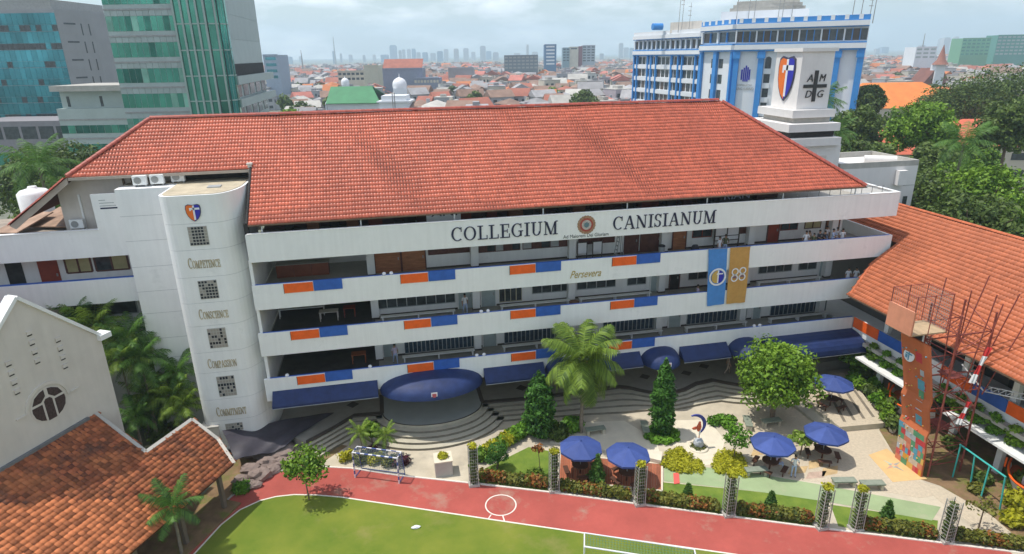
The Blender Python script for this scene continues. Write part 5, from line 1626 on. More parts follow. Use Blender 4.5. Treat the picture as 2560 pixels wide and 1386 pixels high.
# striped goal on the track and the large goal at the lower edge
GB_ = mat('goal_blue', (0.05, 0.09, 0.28), 0.5, 0.1); GW_ = mat('goal_white', (0.70, 0.70, 0.72), 0.5, 0.1)
NETM = mat('net_cord', (0.20, 0.28, 0.32), 0.8, 0.2)
def goal(L_, R_, h, depth_dir, dep, label, stripe=True, net=NETM, pit=0.35):
    L_, R_ = Vector(L_), Vector(R_)
    t = thing('goal', label, 'goal', (L_+R_)/2)
    dv = Vector(depth_dir).normalized()
    def bar2(p, q, n, r=0.05):
        for k in range(n):
            mb = MB(); mb.tube(p.lerp(q, k/n), p.lerp(q, (k+1)/n), r, 8)
            mb.build('frame_segment', (GB_ if k % 2 else GW_) if stripe else GW_, t)
    Lt, Rt = L_+Vector((0, 0, h)), R_+Vector((0, 0, h))
    bar2(L_, Lt, 7 if stripe else 1); bar2(R_, Rt, 7 if stripe else 1); bar2(Lt, Rt, 11 if stripe else 1)
    Lb, Rb = Lt+dv*dep*pit*2, Rt+dv*dep*pit*2
    Lg, Rg = L_+dv*dep, R_+dv*dep
    bar2(Lt, Lb, 3 if stripe else 1, 0.04); bar2(Rt, Rb, 3 if stripe else 1, 0.04); bar2(Lb, Rb, 9 if stripe else 1, 0.04)
    for p, q in ((Lb, Lg), (Rb, Rg), (Lg, Rg), (L_, Lg), (R_, Rg)):
        mb = MB(); mb.tube(p+Vector((0, 0, 0.03)), q+Vector((0, 0, 0.03)), 0.03, 6); mb.build('back_frame', GB_ if stripe else GREYM, t)
    mb = MB()
    def netp(a, b, c, d, nu, nv):
        for i in range(nu+1):
            mb.tube(a.lerp(b, i/nu), d.lerp(c, i/nu), 0.006, 3, caps=False)
        for j in range(nv+1):
            mb.tube(a.lerp(d, j/nv), b.lerp(c, j/nv), 0.006, 3, caps=False)
    W_ = (R_-L_).length
    netp(Lb, Rb, Rg, Lg, int(W_/0.16), 13)
    netp(Lt, Rt, Rb, Lb, int(W_/0.16), 5)
    netp(Lt, Lb, Lg, L_, 5, 12); netp(Rt, Rb, Rg, R_, 5, 12)
    mb.build('net', net, t)
goal(G(888, 1194), G(998, 1209), 1.98, (0.42, 0.9, 0), 1.0, 'blue and white striped handball goal standing on the red track edge')
goal((15.98, -16.8, 0), (21.2, -19.2, 0), 2.3, (0.31, 0.95, 0), 1.2, 'white framed football goal with green net cut off by the lower edge', False, mat('green_net', (0.10, 0.26, 0.20), 0.8), 0.42)
p = G(1040, 1320)
one('litter', MB().blob((p.x, p.y, 0.07), 0.26, 0.12, 0.07, 4, 0.3), SHW, 'small white crumpled litter lying on the lawn', 'litter')
# rocks and the black shade net at the foot of the tower
for i, (px, py, r) in enumerate(((615, 1225, 0.55), (650, 1200, 0.7), (680, 1185, 0.5), (705, 1168, 0.6), (640, 1222, 0.4), (735, 1158, 0.55), (668, 1168, 0.6), (700, 1150, 0.45), (625, 1185, 0.6), (765, 1142, 0.45), (600, 1210, 0.5), (745, 1140, 0.4))):
    p = G(px, py)
    one('boulder', MB().blob((p.x, p.y+0.2, r*0.35), r*1.15, r*0.85, r*0.62, 200+i, 0.22), ROCK, ('largest' if i == 1 else ORD[i])+' pinkish grey boulder in the rock bed between the shade net and track', 'rock', 'boulders of the rock bed')
nx, ny = 34, 18
vs = []
A_, B_, C_, D_ = (G(585, 1142, 1.3), G(712, 1108, 1.05), G(835, 1030, 1.0), G(556, 1078, 1.95))
g = np.random.default_rng(4)
for j in range(ny+1):
    for i in range(nx+1):
        s, u = i/nx, j/ny
        p = (A_.lerp(B_, s)).lerp(D_.lerp(C_, s), u)
        b = 0.10*math.sin(s*7+u*3)+0.045*math.sin(s*15-u*6)+0.03*math.sin(u*13+s*5)
        vs.append((p.x, p.y, p.z+b-0.35*(1-u)**3))
fs = [(j*(nx+1)+i, j*(nx+1)+i+1, (j+1)*(nx+1)+i+1, (j+1)*(nx+1)+i) for j in range(ny) for i in range(nx)]
mb = MB(); mb.add(vs, fs, 0, False)
b0 = len(mb.v)
mb.add([(v[0], v[1], v[2]-0.03) for v in vs], [f[::-1] for f in fs], 0, True)
one('shade_net', mb, TARP, 'crumpled black shade net spread at the foot of the stair tower', 'net')
mb = MB(); mb.blob((-3.0, 0.2, 0.3), 2.2, 1.6, 0.6, 77, 0.12); mb.blob((-1.9, -0.9, 0.15), 1.6, 1.2, 0.5, 78, 0.12)
struct(mb.build('rock_mound', ROCK))
p = G(535, 1075, 2.0)
t = thing('wall_cabinet', 'grey weathered cabinet between the clay roof and tower foot', 'cabinet', (p.x, p.y, 0))
MB().box(p.x-0.75, p.x+0.35, p.y-0.2, p.y+0.9, 0, 2.3).build('body', CREAMW, t)
MB().box(p.x-0.80, p.x+0.40, p.y-0.26, p.y+0.95, 2.3, 2.38).build('lid', CONC, t)

# ---------------------------------------------------------------- climbing wall with its steel scaffold
CL = thing('climbing_wall', 'tall painted climbing wall with pink platform and red steel scaffold behind', 'climbing wall', (40.8, -12.1, 0))
prof = [(40.42, 0.0), (40.32, 1.6), (40.10, 3.1), (40.20, 3.5), (39.92, 4.6), (39.75, 5.2), (39.85, 5.7), (39.45, 7.2), (39.0, 8.8), (38.75, 9.75)]
Y0, Y1 = -11.1, -13.35
CWM = mat('climbing_orange', (0.52, 0.14, 0.052), 0.75, 0.14, 0.7, 0.1, 8, dirt=((0.50, 0.10, 0.05), 0.7, 0.55, 0.6))
mb = MB()
for i in range(len(prof)-1):
    (xa, za_), (xb, zb_) = prof[i], prof[i+1]
    mb.add([(xa, Y1, za_), (xa, Y0, za_), (xb, Y0, zb_), (xb, Y1, zb_), (xa+0.12, Y1, za_), (xa+0.12, Y0, za_), (xb+0.12, Y0, zb_), (xb+0.12, Y1, zb_)],
           [(1, 0, 3, 2), (4, 5, 6, 7), (0, 4, 7, 3), (5, 1, 2, 6)], 0)
mb.build('wall_panel', CWM, CL)
pc = [mat('patch_%d' % i, c, 0.7, 0.1, 2) for i, c in enumerate(((0.55, 0.05, 0.06), (0.62, 0.30, 0.04), (0.10, 0.33, 0.45), (0.55, 0.46, 0.36), (0.60, 0.20, 0.12), (0.10, 0.30, 0.16), (0.42, 0.46, 0.50), (0.55, 0.10, 0.10), (0.66, 0.40, 0.10)))]
pcn = ('red', 'ochre', 'sky blue', 'cream', 'salmon', 'green', 'grey', 'crimson', 'amber')
def wallx(z):
    for i in range(len(prof)-1):
        if prof[i][1] <= z <= prof[i+1][1]:
            t = (z-prof[i][1])/(prof[i+1][1]-prof[i][1]); return prof[i][0]+(prof[i+1][0]-prof[i][0])*t
    return prof[-1][0]
def patch(y0, y1, z0, z1, m, off):
    mb = MB()
    xa, xb = wallx(z0)-off, wallx(z1)-off
    mb.slab([(xa, y1, z0), (xa, y0, z0), (xb, y0, z1), (xb, y1, z1)][::-1], 0.006)
    mb.build('painted_patch', m, CL)
g = random.Random(5)
rows = 7
for j in range(rows):
    y = Y0
    k = 0
    while y > Y1+0.05:
        w_ = min(g.choice((0.24, 0.36, 0.5)), y-Y1)
        z0, z1 = 0.02+j*0.44, 0.02+(j+1)*0.44-0.01
        patch(y-0.005, y-w_+0.005, z0, z1, pc[g.randrange(9)], 0.010+0.003*((j+k) % 2)); y -= w_; k += 1
for (y0, z0, s, ci) in ((-12.6, 6.2, 0.55, 2), (-12.55, 4.7, 0.5, 6), (-12.6, 5.6, 0.4, 5), (-12.5, 8.2, 0.5, 0), (-12.7, 7.3, 0.3, 6), (-12.55, 3.6, 0.5, 2)):
    patch(y0+s/2, y0-s/2, z0, z0+s*1.4, pc[ci], 0.012)
for i in range(46):
    y = g.uniform(Y1+0.15, Y0-0.15); z = g.uniform(0.5, 9.0)
    mb = MB(); mb.blob((wallx(z)-0.04, y, z), 0.05, 0.06, 0.05, i, 0.2, nu=6, nv=4)
    mb.build('climbing_hold', pc[i % 9], CL)
zz = 8.35
mb = MB()
ctr = Vector((wallx(zz)-0.03, -11.75, zz))
ring = [(ctr.x, ctr.y+0.42*math.cos(2*math.pi*i/24), ctr.z+0.42*math.sin(2*math.pi*i/24)) for i in range(24)]
mb.slab(ring, 0.03); mb.build('round_badge', SHW, CL)
mb = MB(); mb.box(ctr.x-0.04, ctr.x-0.032, ctr.y-0.05, ctr.y+0.05, zz-0.33, zz+0.33); mb.box(ctr.x-0.044, ctr.x-0.036, ctr.y-0.25, ctr.y+0.25, zz+0.05, zz+0.15)
mb.box(ctr.x-0.043, ctr.x-0.037, ctr.y+0.08, ctr.y+0.26, zz-0.22, zz+0.02); mb.build('badge_cross', mat('badge_teal', (0.12, 0.30, 0.42), 0.5), CL)
PINK = mat('pink_board', (0.58, 0.24, 0.145), 0.75, 0.12, 0.8, streak=0.2)
MB().box(37.6, 37.72, -12.95, -10.95, 10.35, 11.9).build('platform_front', PINK, CL)
MB().box(37.725, 40.4, -12.82, -11.0, 10.25, 10.34).build('platform_floor', mat('plywood', (0.45, 0.33, 0.20), 0.8, 0.15, 2), CL)
mb = MB()
for x in (37.66, 38.9, 40.2):
    for y in (-12.9, -11.0):
        mb.tube((x, y, 10.3), (x, y, 12.9), 0.03, 6)
for y in (-12.9, -11.0): mb.tube((37.66, y, 12.85), (40.2, y, 12.85), 0.025, 6)
mb.tube((40.2, -12.9, 12.85), (40.2, -11.0, 12.85), 0.025, 6); mb.tube((37.66, -12.9, 12.85), (37.66, -11.0, 12.85), 0.025, 6)
mb.build('platform_rail', RUST, CL)
mb = MB()
for i in range(14):
    y = -12.9+i*0.146
    mb.tube((40.2, y, 10.4), (40.2, y, 12.8), 0.01, 4)
for i in range(12):
    mb.tube((40.2, -12.9, 10.5+i*0.2), (40.2, -11.0, 10.5+i*0.2), 0.01, 4)
for i in range(17):
    x = 37.7+i*0.155
    mb.tube((x, -11.0, 10.4), (x, -11.0, 12.8), 0.01, 4)
mb.build('platform_mesh', GREYM, CL)
# scaffold: legs, ledgers and braces, each run of bracing its own piece
LX, LY = (40.9, 43.4), (-11.2, -13.4)
for x in LX:
    for y in LY:
        MB().tube((x, y, 0), (x-0.35, y, 11.6), 0.06, 8).build('scaffold_leg', RUST, CL)
for k in range(8):
    z = 0.9+k*1.35
    f = -0.35*z/11.6
    mb = MB()
    for y in LY: mb.tube((LX[0]+f, y, z), (LX[1]+f, y, z), 0.035, 6)
    for x in LX: mb.tube((x+f, LY[0], z), (x+f, LY[1], z), 0.035, 6)
    mb.build('scaffold_ledger', RUST, CL)
    z2 = min(11.5, z+1.35)
    mb = MB()
    for y in LY: mb.tube((LX[k % 2]+f, y, z), (LX[1-k % 2]+f, y, z2), 0.028, 6)
    for x in LX: mb.tube((x+f, LY[k % 2], z), (x+f, LY[1-k % 2], z2), 0.028, 6)
    mb.build('scaffold_brace', RUST, CL)
for k, (dx, dy, h, lx, ly) in enumerate(((0, 0, 13.2, 0.4, 0.1), (1.2, -0.6, 13.6, 0.9, -0.6), (2.2, -0.2, 12.6, -0.8, -0.7), (1.8, -2.0, 12.2, 0.4, -0.4), (2.4, -2.4, 11.4, 0.9, -0.8), (1.0, -2.2, 13.0, 0.2, -0.5), (0.4, -1.2, 12.2, -0.2, 0.3), (2.6, -1.4, 12.8, 0.5, -1.1))):
    MB().tube((40.9+dx, -11.2+dy, 6.0), (40.9+dx+lx, -11.2+dy+ly, h), 0.04, 6).build('scaffold_pole', RUST, CL)
for k in range(2):
    z = 3.6+k*3.6
    mb = MB(); mb.box(41.0, 42.0, -13.3, -12.2, z, z+0.05); mb.build('scaffold_deck', RUST, CL)
mb = MB()
q0, q1 = Vector((43.4, -13.6, 6.2)), Vector((44.6, -19.0, 7.6))
for off in (Vector((0, 0, 0)), Vector((0.25, 0, 0.3))): mb.tube(q0+off, q1+off, 0.04, 6)
for k in range(14):
    mb.tube(q0.lerp(q1, k/14), q0.lerp(q1, (k+0.5)/14)+Vector((0.25, 0, 0.3)), 0.022, 5); mb.tube(q0.lerp(q1, (k+0.5)/14)+Vector((0.25, 0, 0.3)), q0.lerp(q1, (k+1)/14), 0.022, 5)
mb.tube(q0, (42.6, -12.4, 7.6), 0.05, 6)
one('white_truss', mb, mat('white_steel', (0.66, 0.66, 0.66), 0.5), 'white steel lattice arm reaching right from the climbing scaffold', 'truss')
for i, (x, y, z0, z1, lb) in enumerate(((42.3, -13.9, 7.2, 9.6, 'long red and white flag hanging high on the climbing scaffold'), (42.0, -13.8, 4.2, 5.8, 'shorter red and white flag hanging low on the climbing scaffold'))):
    t = thing('flag', lb, 'flag', (x, y, z0))
    n = 8
    for half, m in ((0, mat('flag_white', (0.75, 0.74, 0.74), 0.8)), (1, mat('flag_red', (0.55, 0.03, 0.03), 0.8))):
        for rep in range(2):
            za_ = z0+(z1-z0)*(rep*2+half)/4; zb_ = z0+(z1-z0)*(rep*2+half+1)/4
            vs = []
            for j in range(3):
                for k in range(n+1):
                    zq = za_+(zb_-za_)*j/2
                    vs.append((x+0.20*k/n-(z1-zq)*0.25, y-0.18*k/n+0.06*math.sin(k*1.3+zq*2), zq))
            fs = [(j*(n+1)+k, j*(n+1)+k+1, (j+1)*(n+1)+k+1, (j+1)*(n+1)+k) for j in range(2) for k in range(n)]
            mb = MB(); mb.add(vs, fs, 0, True); mb.build('flag_cloth', m, t)
    MB().tube((x, y, z0-0.6), (x+0.02, y, z1+0.3), 0.025, 6).build('pole', RUST, t)
# turquoise frame
t = thing('monkey_bar_frame', 'turquoise pipe frame with four legs beside the climbing wall', 'play frame', (42.5, -15.5, 0))
MB().tube((42.5, -13.7, 2.45), (42.3, -17.1, 2.45), 0.06, 8).build('top_bar', TEALP, t)
for k in range(4):
    f = k/3
    a = Vector((42.5-0.2*f, -13.75-3.3*f, 2.45))
    MB().tube(a, (a.x+0.25*(1 if k % 2 else -0.2), a.y-0.05, 0), 0.05, 8).build('leg', TEALP, t)
# boat shaped balconies along the wing
for i, (y, lb) in enumerate(((-6.6, 'orange and white boat shaped terrace behind the climbing wall'), (-16.6, 'orange and white boat shaped terrace beside the turquoise frame'))):
    t = thing('boat_terrace', lb, 'boat', (45.2, y, 0))
    nseg = 16
    mbh, mbr, mbd = MB(), MB(), MB()
    outl = []
    for k in range(nseg+1):
        f = -1+2*k/nseg
        outl.append((45.9-1.5*(1-abs(f)**2.4)-0.1, y+2.0*f, 0.35*abs(f)**2))
    for k in range(nseg):
        (xa, ya, da), (xb, yb, db) = outl[k], outl[k+1]
        mbh.add([(xa+0.35, ya*0.94+y*0.06, 0.25), (xb+0.35, yb*0.94+y*0.06, 0.25), (xb, yb, 1.05+db), (xa, ya, 1.05+da)], [(3, 2, 1, 0)], 0, True)
        mbr.tube((xa, ya, 1.12+da), (xb, yb, 1.12+db), 0.075, 6)
        mbd.add([(xa+0.1, ya, 0.9), (xb+0.1, yb, 0.9), (46.4, yb, 0.9), (46.4, ya, 0.9)], [(0, 1, 2, 3)])
    mbh.build('hull', WHITE2, t); mbr.build('gunwale', ORANGE, t); mbd.build('boat_deck', mat('orange_deck', (0.50, 0.11, 0.03), 0.6), t)
    for s in (-0.8, 0.2):
        MB().box(44.9, 45.7, y+s-0.2, y+s+0.2, 0.91, 1.45).build('boat_seat', mat('grey_seat', (0.5, 0.5, 0.5), 0.6), t)
    mb = MB(); mb.tube((45.0, y+1.7, 1.2), (45.0, y+1.7, 1.9), 0.06, 8); mb.build('bow_post', ORANGE, t)
# potted plants by the right edge of the terrace
g = random.Random(9)
for i, (px, py) in enumerate(((2130, 968), (2150, 985), (2172, 1000), (2188, 1020), (2205, 1042), (2160, 955), (2185, 980), (2208, 1010), (2225, 1035), (2140, 945), (2215, 1065), (2230, 1080))):
    p = G(px, py, 0.0)
    t = thing('potted_plant', '%s leafy plant in a pale pot beside the raised platform' % ORD[i], 'plant', p, 'pot plants beside the platform')
    zb = 0.45 if py < 1050 else 0
    mb = MB(); mb.lathe((p.x, p.y, zb if False else 0), [(0.20, 0), (0.30, 0.42), (0.27, 0.44)], 12); mb.build('pot', PAVEL, t)
    V, F, T = leaves([(p.x, p.y, 0.85, 0.52, 0.52, 0.5, 260), (p.x+0.2, p.y, 0.6, 0.4, 0.4, 0.3, 120)], 0.2, 300+i, 0.4, 2.4, 0.3)
    o = bpy.data.objects.new('foliage', npmesh('foliage', V-np.array(p), F, [LEAF_G, LEAF_A, LEAF_B][i % 3], T)); COL.objects.link(o); o.parent = t
p = G(2128, 925, 0.9)
tree('shrub_tree', 'tall leafy shrub with pale flowers at the end of the terrace', (p.x+0.6, p.y, 0.4), 2.6, 1.4, 1.0, LEAF_G, 1500, 0.17, 310, trunk=0.06, k=10, cat='shrub')
# hanging plants on the wing ledge
for i in range(13):
    y = -3.0-i*1.35
    if -8.6 < y < -7.0: continue
    bush('hanging_plant', '%s green plant from the school trailing over the wing ledge' % ORD[i], [(44.75, y+dy, z, 0.30, 0.42, 0.3, 130) for dy, z in ((0, 4.2), (0.3, 3.8), (-0.3, 3.5), (0.1, 3.2))], LEAF_G if i % 3 else LEAF_A, 0.14, 320+i, 'plant', 'plants trailing from the wing ledge', (44.75, y, 3.0))
# shrubs around the frame
for i, (px, py, r, m, lb) in enumerate(((2545, 1270, 1.0, LEAF_Y, 'yellow green shrub at the right edge below the turquoise frame'), (2530, 1310, 0.7, LEAF_Y, 'low bright yellow shrub near the lower right corner'), (2555, 1225, 0.9, LEAF_P, 'spiky leaved plant at the right edge'), (2385, 1120, 0.8, LEAF_B, 'dark shrub inside the scaffold foot'), (2455, 1205, 0.6, LEAF_B, 'dark shrub under the turquoise frame'), (2440, 1230, 0.5, LEAF_M, 'brownish shrub left of the last frame leg'), (2380, 1060, 1.1, LEAF_G, 'bright leafy shrub rising beside the scaffold'))):
    p = G(px, py)
    bush('shrub', lb, [(p.x, p.y, 0.55*r+(1.6 if i == 6 else 0), r, r*0.9, 0.6*r, 700)], m, 0.17 if i != 2 else 0.25, 340+i, asp=3.5 if i == 2 else 1.7)
tree('small_tree', 'bare branched small tree on the grass right of the last trellis column', G(2445, 1325), 2.3, 0.9, 0.7, LEAF_M, 160, 0.14, 350, trunk=0.05, k=6)

# ---------------------------------------------------------------- things in the corridors
def long_bench(px0, px1, py, k, label):
    z = FL[k]+0.45
    a, b = G(px0, py, z), G(px1, py, z)
    y = 2.6
    x0, x1 = FY(px0, py, y).x, FY(px1, py-(px1-px0)*0.1, y).x
    t = thing('long_bench', label, 'bench', ((x0+x1)/2, y, FL[k]), 'long white corridor benches')
    MB().box(x0, x1, y-0.2, y+0.2, z-0.05, z).build('seat', WHITE2, t)
    for i in range(3):
        x = x0+0.15+(x1-x0-0.3)*i/2
        MB().box(x-0.05, x+0.05, y-0.15, y+0.25, FL[k]+0.01, z-0.05).build('leg', WHITE2, t)
for px0, px1, py, k, lb in ((952, 1138, 795, 2, 'white bench in the middle corridor nearest the open hall'), (1250, 1424, 760, 2, 'white bench in the middle corridor before the cream cabinet windows'), (1448, 1627, 742, 2, 'white bench in the middle corridor right of the small planter'), (1893, 2050, 708, 2, 'white bench in the middle corridor right of the yellow banner'),
      (1006, 1186, 893, 1, 'white bench in the lowest corridor beside the walking student'), (1256, 1426, 872, 1, 'white bench in the lowest corridor behind the coconut palm on its left'), (1500, 1655, 846, 1, 'white bench in the lowest corridor behind the coconut palm on its right'), (1712, 1866, 822, 1, 'white bench in the lowest corridor under the hanging banners'), (1922, 2066, 800, 1, 'rightmost white bench in the lowest corridor')):
    long_bench(px0, px1, py, k, lb)
def globe(px, py, k, i):
    tz = {3: T3, 2: T2, 1: T1}[k]
    x = FY(px, py, 0.15).x
    t = thing('globe_lamp', '%s small white dome lamp from the left on the %s corridor parapet' % (('first', 'second', 'first', 'second', 'second', 'first', 'third', 'fourth', 'fifth', 'sixth')[i], {3: 'upper', 2: 'middle', 1: 'lower'}[k]), 'lamp', (x, 0.15, tz+0.046), 'dome lamps on the %s parapet' % {3: 'upper', 2: 'middle', 1: 'lower'}[k])
    mb = MB(); mb.lathe((x, 0.15, tz+0.046), [(0.13, 0), (0.14, 0.06), (0.11, 0.13), (0.04, 0.165)], 12); mb.build('dome', SHW, t)
    MB().box(x-0.06, x+0.06, 0.09, 0.21, tz+0.04, tz+0.05).build('base', GREYM, t)
for i, (px, py, k) in enumerate(((960, 684, 3), (978, 682, 3), (1203, 778, 2), (1220, 777, 2), (925, 915, 1), (717, 934, 1), (1192, 889, 1), (1210, 888, 1), (1886, 810, 1), (1900, 808, 1))): globe(px, py, k, i)
# tables and chest in the open hall
def ztab(x, y, k, wx_, wy_, m, label, h=0.75):
    z = FL[k]+0.013
    t = thing('hall_table', label, 'table', (x, y, z))
    MB().box(x-wx_/2, x+wx_/2, y-wy_/2, y+wy_/2, z+h-0.05, z+h).build('top', m, t)
    for sx in (-1, 1):
        for sy in (-1, 1):
            MB().box(x+sx*(wx_/2-0.06)-0.03, x+sx*(wx_/2-0.06)+0.03, y+sy*(wy_/2-0.06)-0.03, y+sy*(wy_/2-0.06)+0.03, z, z+h-0.05).build('leg', m, t)
ztab(4.2, 3.4, 1, 1.1, 0.7, mat('orange_wood', (0.36, 0.11, 0.04), 0.5), 'orange brown table in the lowest open hall')
ztab(2.3, 4.0, 2, 1.4, 0.7, CREAMW, 'pale table in the middle open hall'); ztab(3.8, 4.4, 2, 0.9, 0.7, REDDOOR, 'small red table in the middle open hall')
ztab(0.2, 5.2, 2, 3.4, 0.5, WHITE2, 'long white counter in the middle open hall')
t = thing('wooden_counter', 'long reddish wooden counter in the upper open hall', 'counter', (0.4, 4.8, FL[3]))
for k in range(3): MB().box(-1.1+k*1.25, 0.13+k*1.25, 4.4, 5.2, FL[3]+0.002, FL[3]+0.95).build('counter_section', mat('counter_wood', (0.24, 0.075, 0.04), 0.5, 0.2), t)
MB().box(-1.15, 2.7, 4.35, 5.25, FL[3]+0.95, FL[3]+1.0).build('counter_top', mat('grey_laminate', (0.30, 0.29, 0.26), 0.4), t)
# step ladder
p = FY(1548, 612, 2.2)
t = thing('step_ladder', 'aluminium step ladder standing open in the upper corridor', 'ladder', (p.x, 2.2, FL[3]))
for s, dx in ((-1, 0.35), (1, 0.35)):
    for q in (-0.2, 0.2):
        MB().tube((p.x+s*dx, 2.2+q*1.4, FL[3]), (p.x+s*0.03, 2.2+q, FL[3]+2.3), 0.03, 6).build('rail', ALU, t)
for k in range(6):
    f = (k+0.7)/7
    MB().box(p.x-0.35*(1-f)-0.05, p.x-0.35*(1-f)+0.05, 2.0, 2.4, FL[3]+2.3*f, FL[3]+2.3*f+0.03).build('rung', ALU, t)
for px, lb in ((1456, 'left white easel board in the upper corridor'), (1494, 'right white easel board in the upper corridor')):
    p = FY(px, 600, 3.2)
    t = thing('easel_board', lb, 'board', (p.x, 3.2, FL[3]))
    MB().box(p.x-0.36, p.x+0.36, 3.18, 3.21, FL[3]+0.5, FL[3]+1.35).build('panel', SHW, t)
    mb = MB()
    for s in (-1, 1): mb.box(p.x+s*0.38-0.03, p.x+s*0.38+0.03, 3.16, 3.23, FL[3], FL[3]+1.4)
    mb.box(p.x-0.41, p.x+0.41, 3.16, 3.23, FL[3]+1.36, FL[3]+1.42); mb.build('frame', DARKTRIM, t)
a, b = FY(1786, 600, 3.3), FY(1846, 600, 3.3)
t = thing('notice_frame', 'black framed white notice board in the upper corridor behind two students', 'notice board', ((a.x+b.x)/2, 3.3, FL[3]))
MB().box(a.x+0.05, b.x-0.05, 3.3, 3.33, FL[3]+0.7, FL[3]+2.1).build('panel', SHW, t)
mb = MB()
for x in (a.x, b.x, (a.x+b.x)/2): mb.box(x-0.04, x+0.04, 3.26, 3.36, FL[3], FL[3]+2.2)
for z in (0.62, 1.0, 2.15): mb.box(a.x, b.x, 3.25, 3.28, FL[3]+z, FL[3]+z+0.06)
mb.build('frame', DARKTRIM, t)
for px, py, k, lb in ((1738, 618, 3, 'black rucksack on the upper corridor floor'),):
    p = FY(px, py, 1.6)
    one('rucksack', MB().blob((p.x, 1.6, FL[k]+0.62), 0.34, 0.25, 0.42, 3, 0.1, sm=True), CLD, lb, 'bag')
p = FY(1655, 612, 2.0)
t = thing('waste_bin', 'grey waste bin with dark lid in the upper corridor', 'bin', (p.x, 2.0, FL[3]))
mb = MB(); mb.lathe((p.x, 2.0, FL[3]), [(0.2, 0), (0.25, 0.95)], 12); mb.build('body', ALU, t)
mb = MB(); mb.lathe((p.x, 2.0, FL[3]+0.95), [(0.27, 0), (0.25, 0.1), (0.1, 0.16)], 12); mb.build('lid', CLD, t)
p = FY(1436, 752, 1.9)
t = thing('corridor_planter', 'brown round pot between two white benches', 'planter', (p.x, 1.9, FL[2]))
mb = MB(); mb.lathe((p.x, 1.9, FL[2]), [(0.22, 0), (0.38, 0.5), (0.34, 0.52)], 14); mb.build('pot', mat('terracotta_pot', (0.20, 0.10, 0.06), 0.8), t)
# banners
def banner(pix, m, label, emb):
    q = [FY(x, y, -0.06) for x, y in pix]          # tl, tr, br, bl
    t = thing('banner', label, 'banner', ((q[0].x+q[1].x)/2, -0.06, q[2].z))
    nu, nv = 6, 16
    vs = []
    for j in range(nv+1):
        for i in range(nu+1):
            p = q[0].lerp(q[1], i/nu).lerp(q[3].lerp(q[2], i/nu), j/nv)
            vs.append((p.x, -0.075-0.03*math.sin(i*1.7+j*0.4)-0.02*(j > 2), p.z))
    fs = [(j*(nu+1)+i, (j+1)*(nu+1)+i, (j+1)*(nu+1)+i+1, j*(nu+1)+i+1) for j in range(nv) for i in range(nu)]
    mb = MB(); mb.add(vs, fs, 0, True); mb.build('cloth', m, t)
    MB().tube((q[0].x-0.05, -0.07, q[0].z+0.02), (q[1].x+0.05, -0.07, q[1].z+0.02), 0.025, 6).build('rod', GREYM, t)
    emb(t, q)
def ringdisc(t, cx_, cz, r0, r1, m, y, name):
    mb = MB(); n = 28
    for i in range(n):
        a, b = 2*math.pi*i/n, 2*math.pi*(i+1)/n
        mb.slab([(cx_+r*math.cos(k), y, cz+r*math.sin(k)) for r, k in ((r0, a), (r1, a), (r1, b), (r0, b))], 0.004)
    mb.build(name, m, t)
def emb1(t, q):
    cx_, cz = FY(1794, 693, -0.14).x, FY(1794, 693, -0.14).z
    ringdisc(t, cx_, cz, 0.58, 0.72, SHW, -0.145, 'emblem_ring')
    for s, m in ((-1, mat('emblem_gold', (0.58, 0.38, 0.10), 0.6)), (1, SHB)):
        mb = MB(); pts = [(cx_, -0.142, cz-0.52)]+[(cx_+s*0.50*math.cos(R(a)), -0.142, cz+0.55*math.sin(R(a))) for a in range(-60, 91, 15)]
        mb.slab(pts if s > 0 else pts[::-1], 0.004); mb.build('emblem_half', m, t)
    MB().box(cx_-0.02, cx_+0.09, -0.153, -0.147, cz-0.5, cz+0.55).build('emblem_bar', SHW, t)
    MB().box(cx_-0.1, cx_+0.42, -0.157, -0.151, cz+0.2, cz+0.30).build('emblem_bar', SHW, t)
def emb2(t, q):
    for k, (px, py) in enumerate(((1838, 680), (1857, 677), (1836, 696), (1855, 693))):
        p = FY(px, py, -0.14); ringdisc(t, p.x, p.z, 0.20, 0.30, SHW, -0.145, 'emblem_ring')
        if k > 1:
            MB().box(p.x-0.16, p.x+0.16, -0.143, -0.139, p.z, p.z+0.16).build('emblem_patch', mat('emblem_plum', (0.22, 0.12, 0.14), 0.6), t)
banner([(1771, 624), (1819, 621), (1810, 760), (1767, 766)], mat('sky_blue_cloth', (0.075, 0.25, 0.60), 0.8, 0.08, 3), 'sky blue banner with round school emblem hanging from the corridor', emb1)
banner([(1826, 620), (1876, 617), (1862, 756), (1815, 760)], mat('amber_cloth', (0.55, 0.30, 0.08), 0.8, 0.08, 3), 'amber yellow banner with four ring emblem hanging from the corridor', emb2)

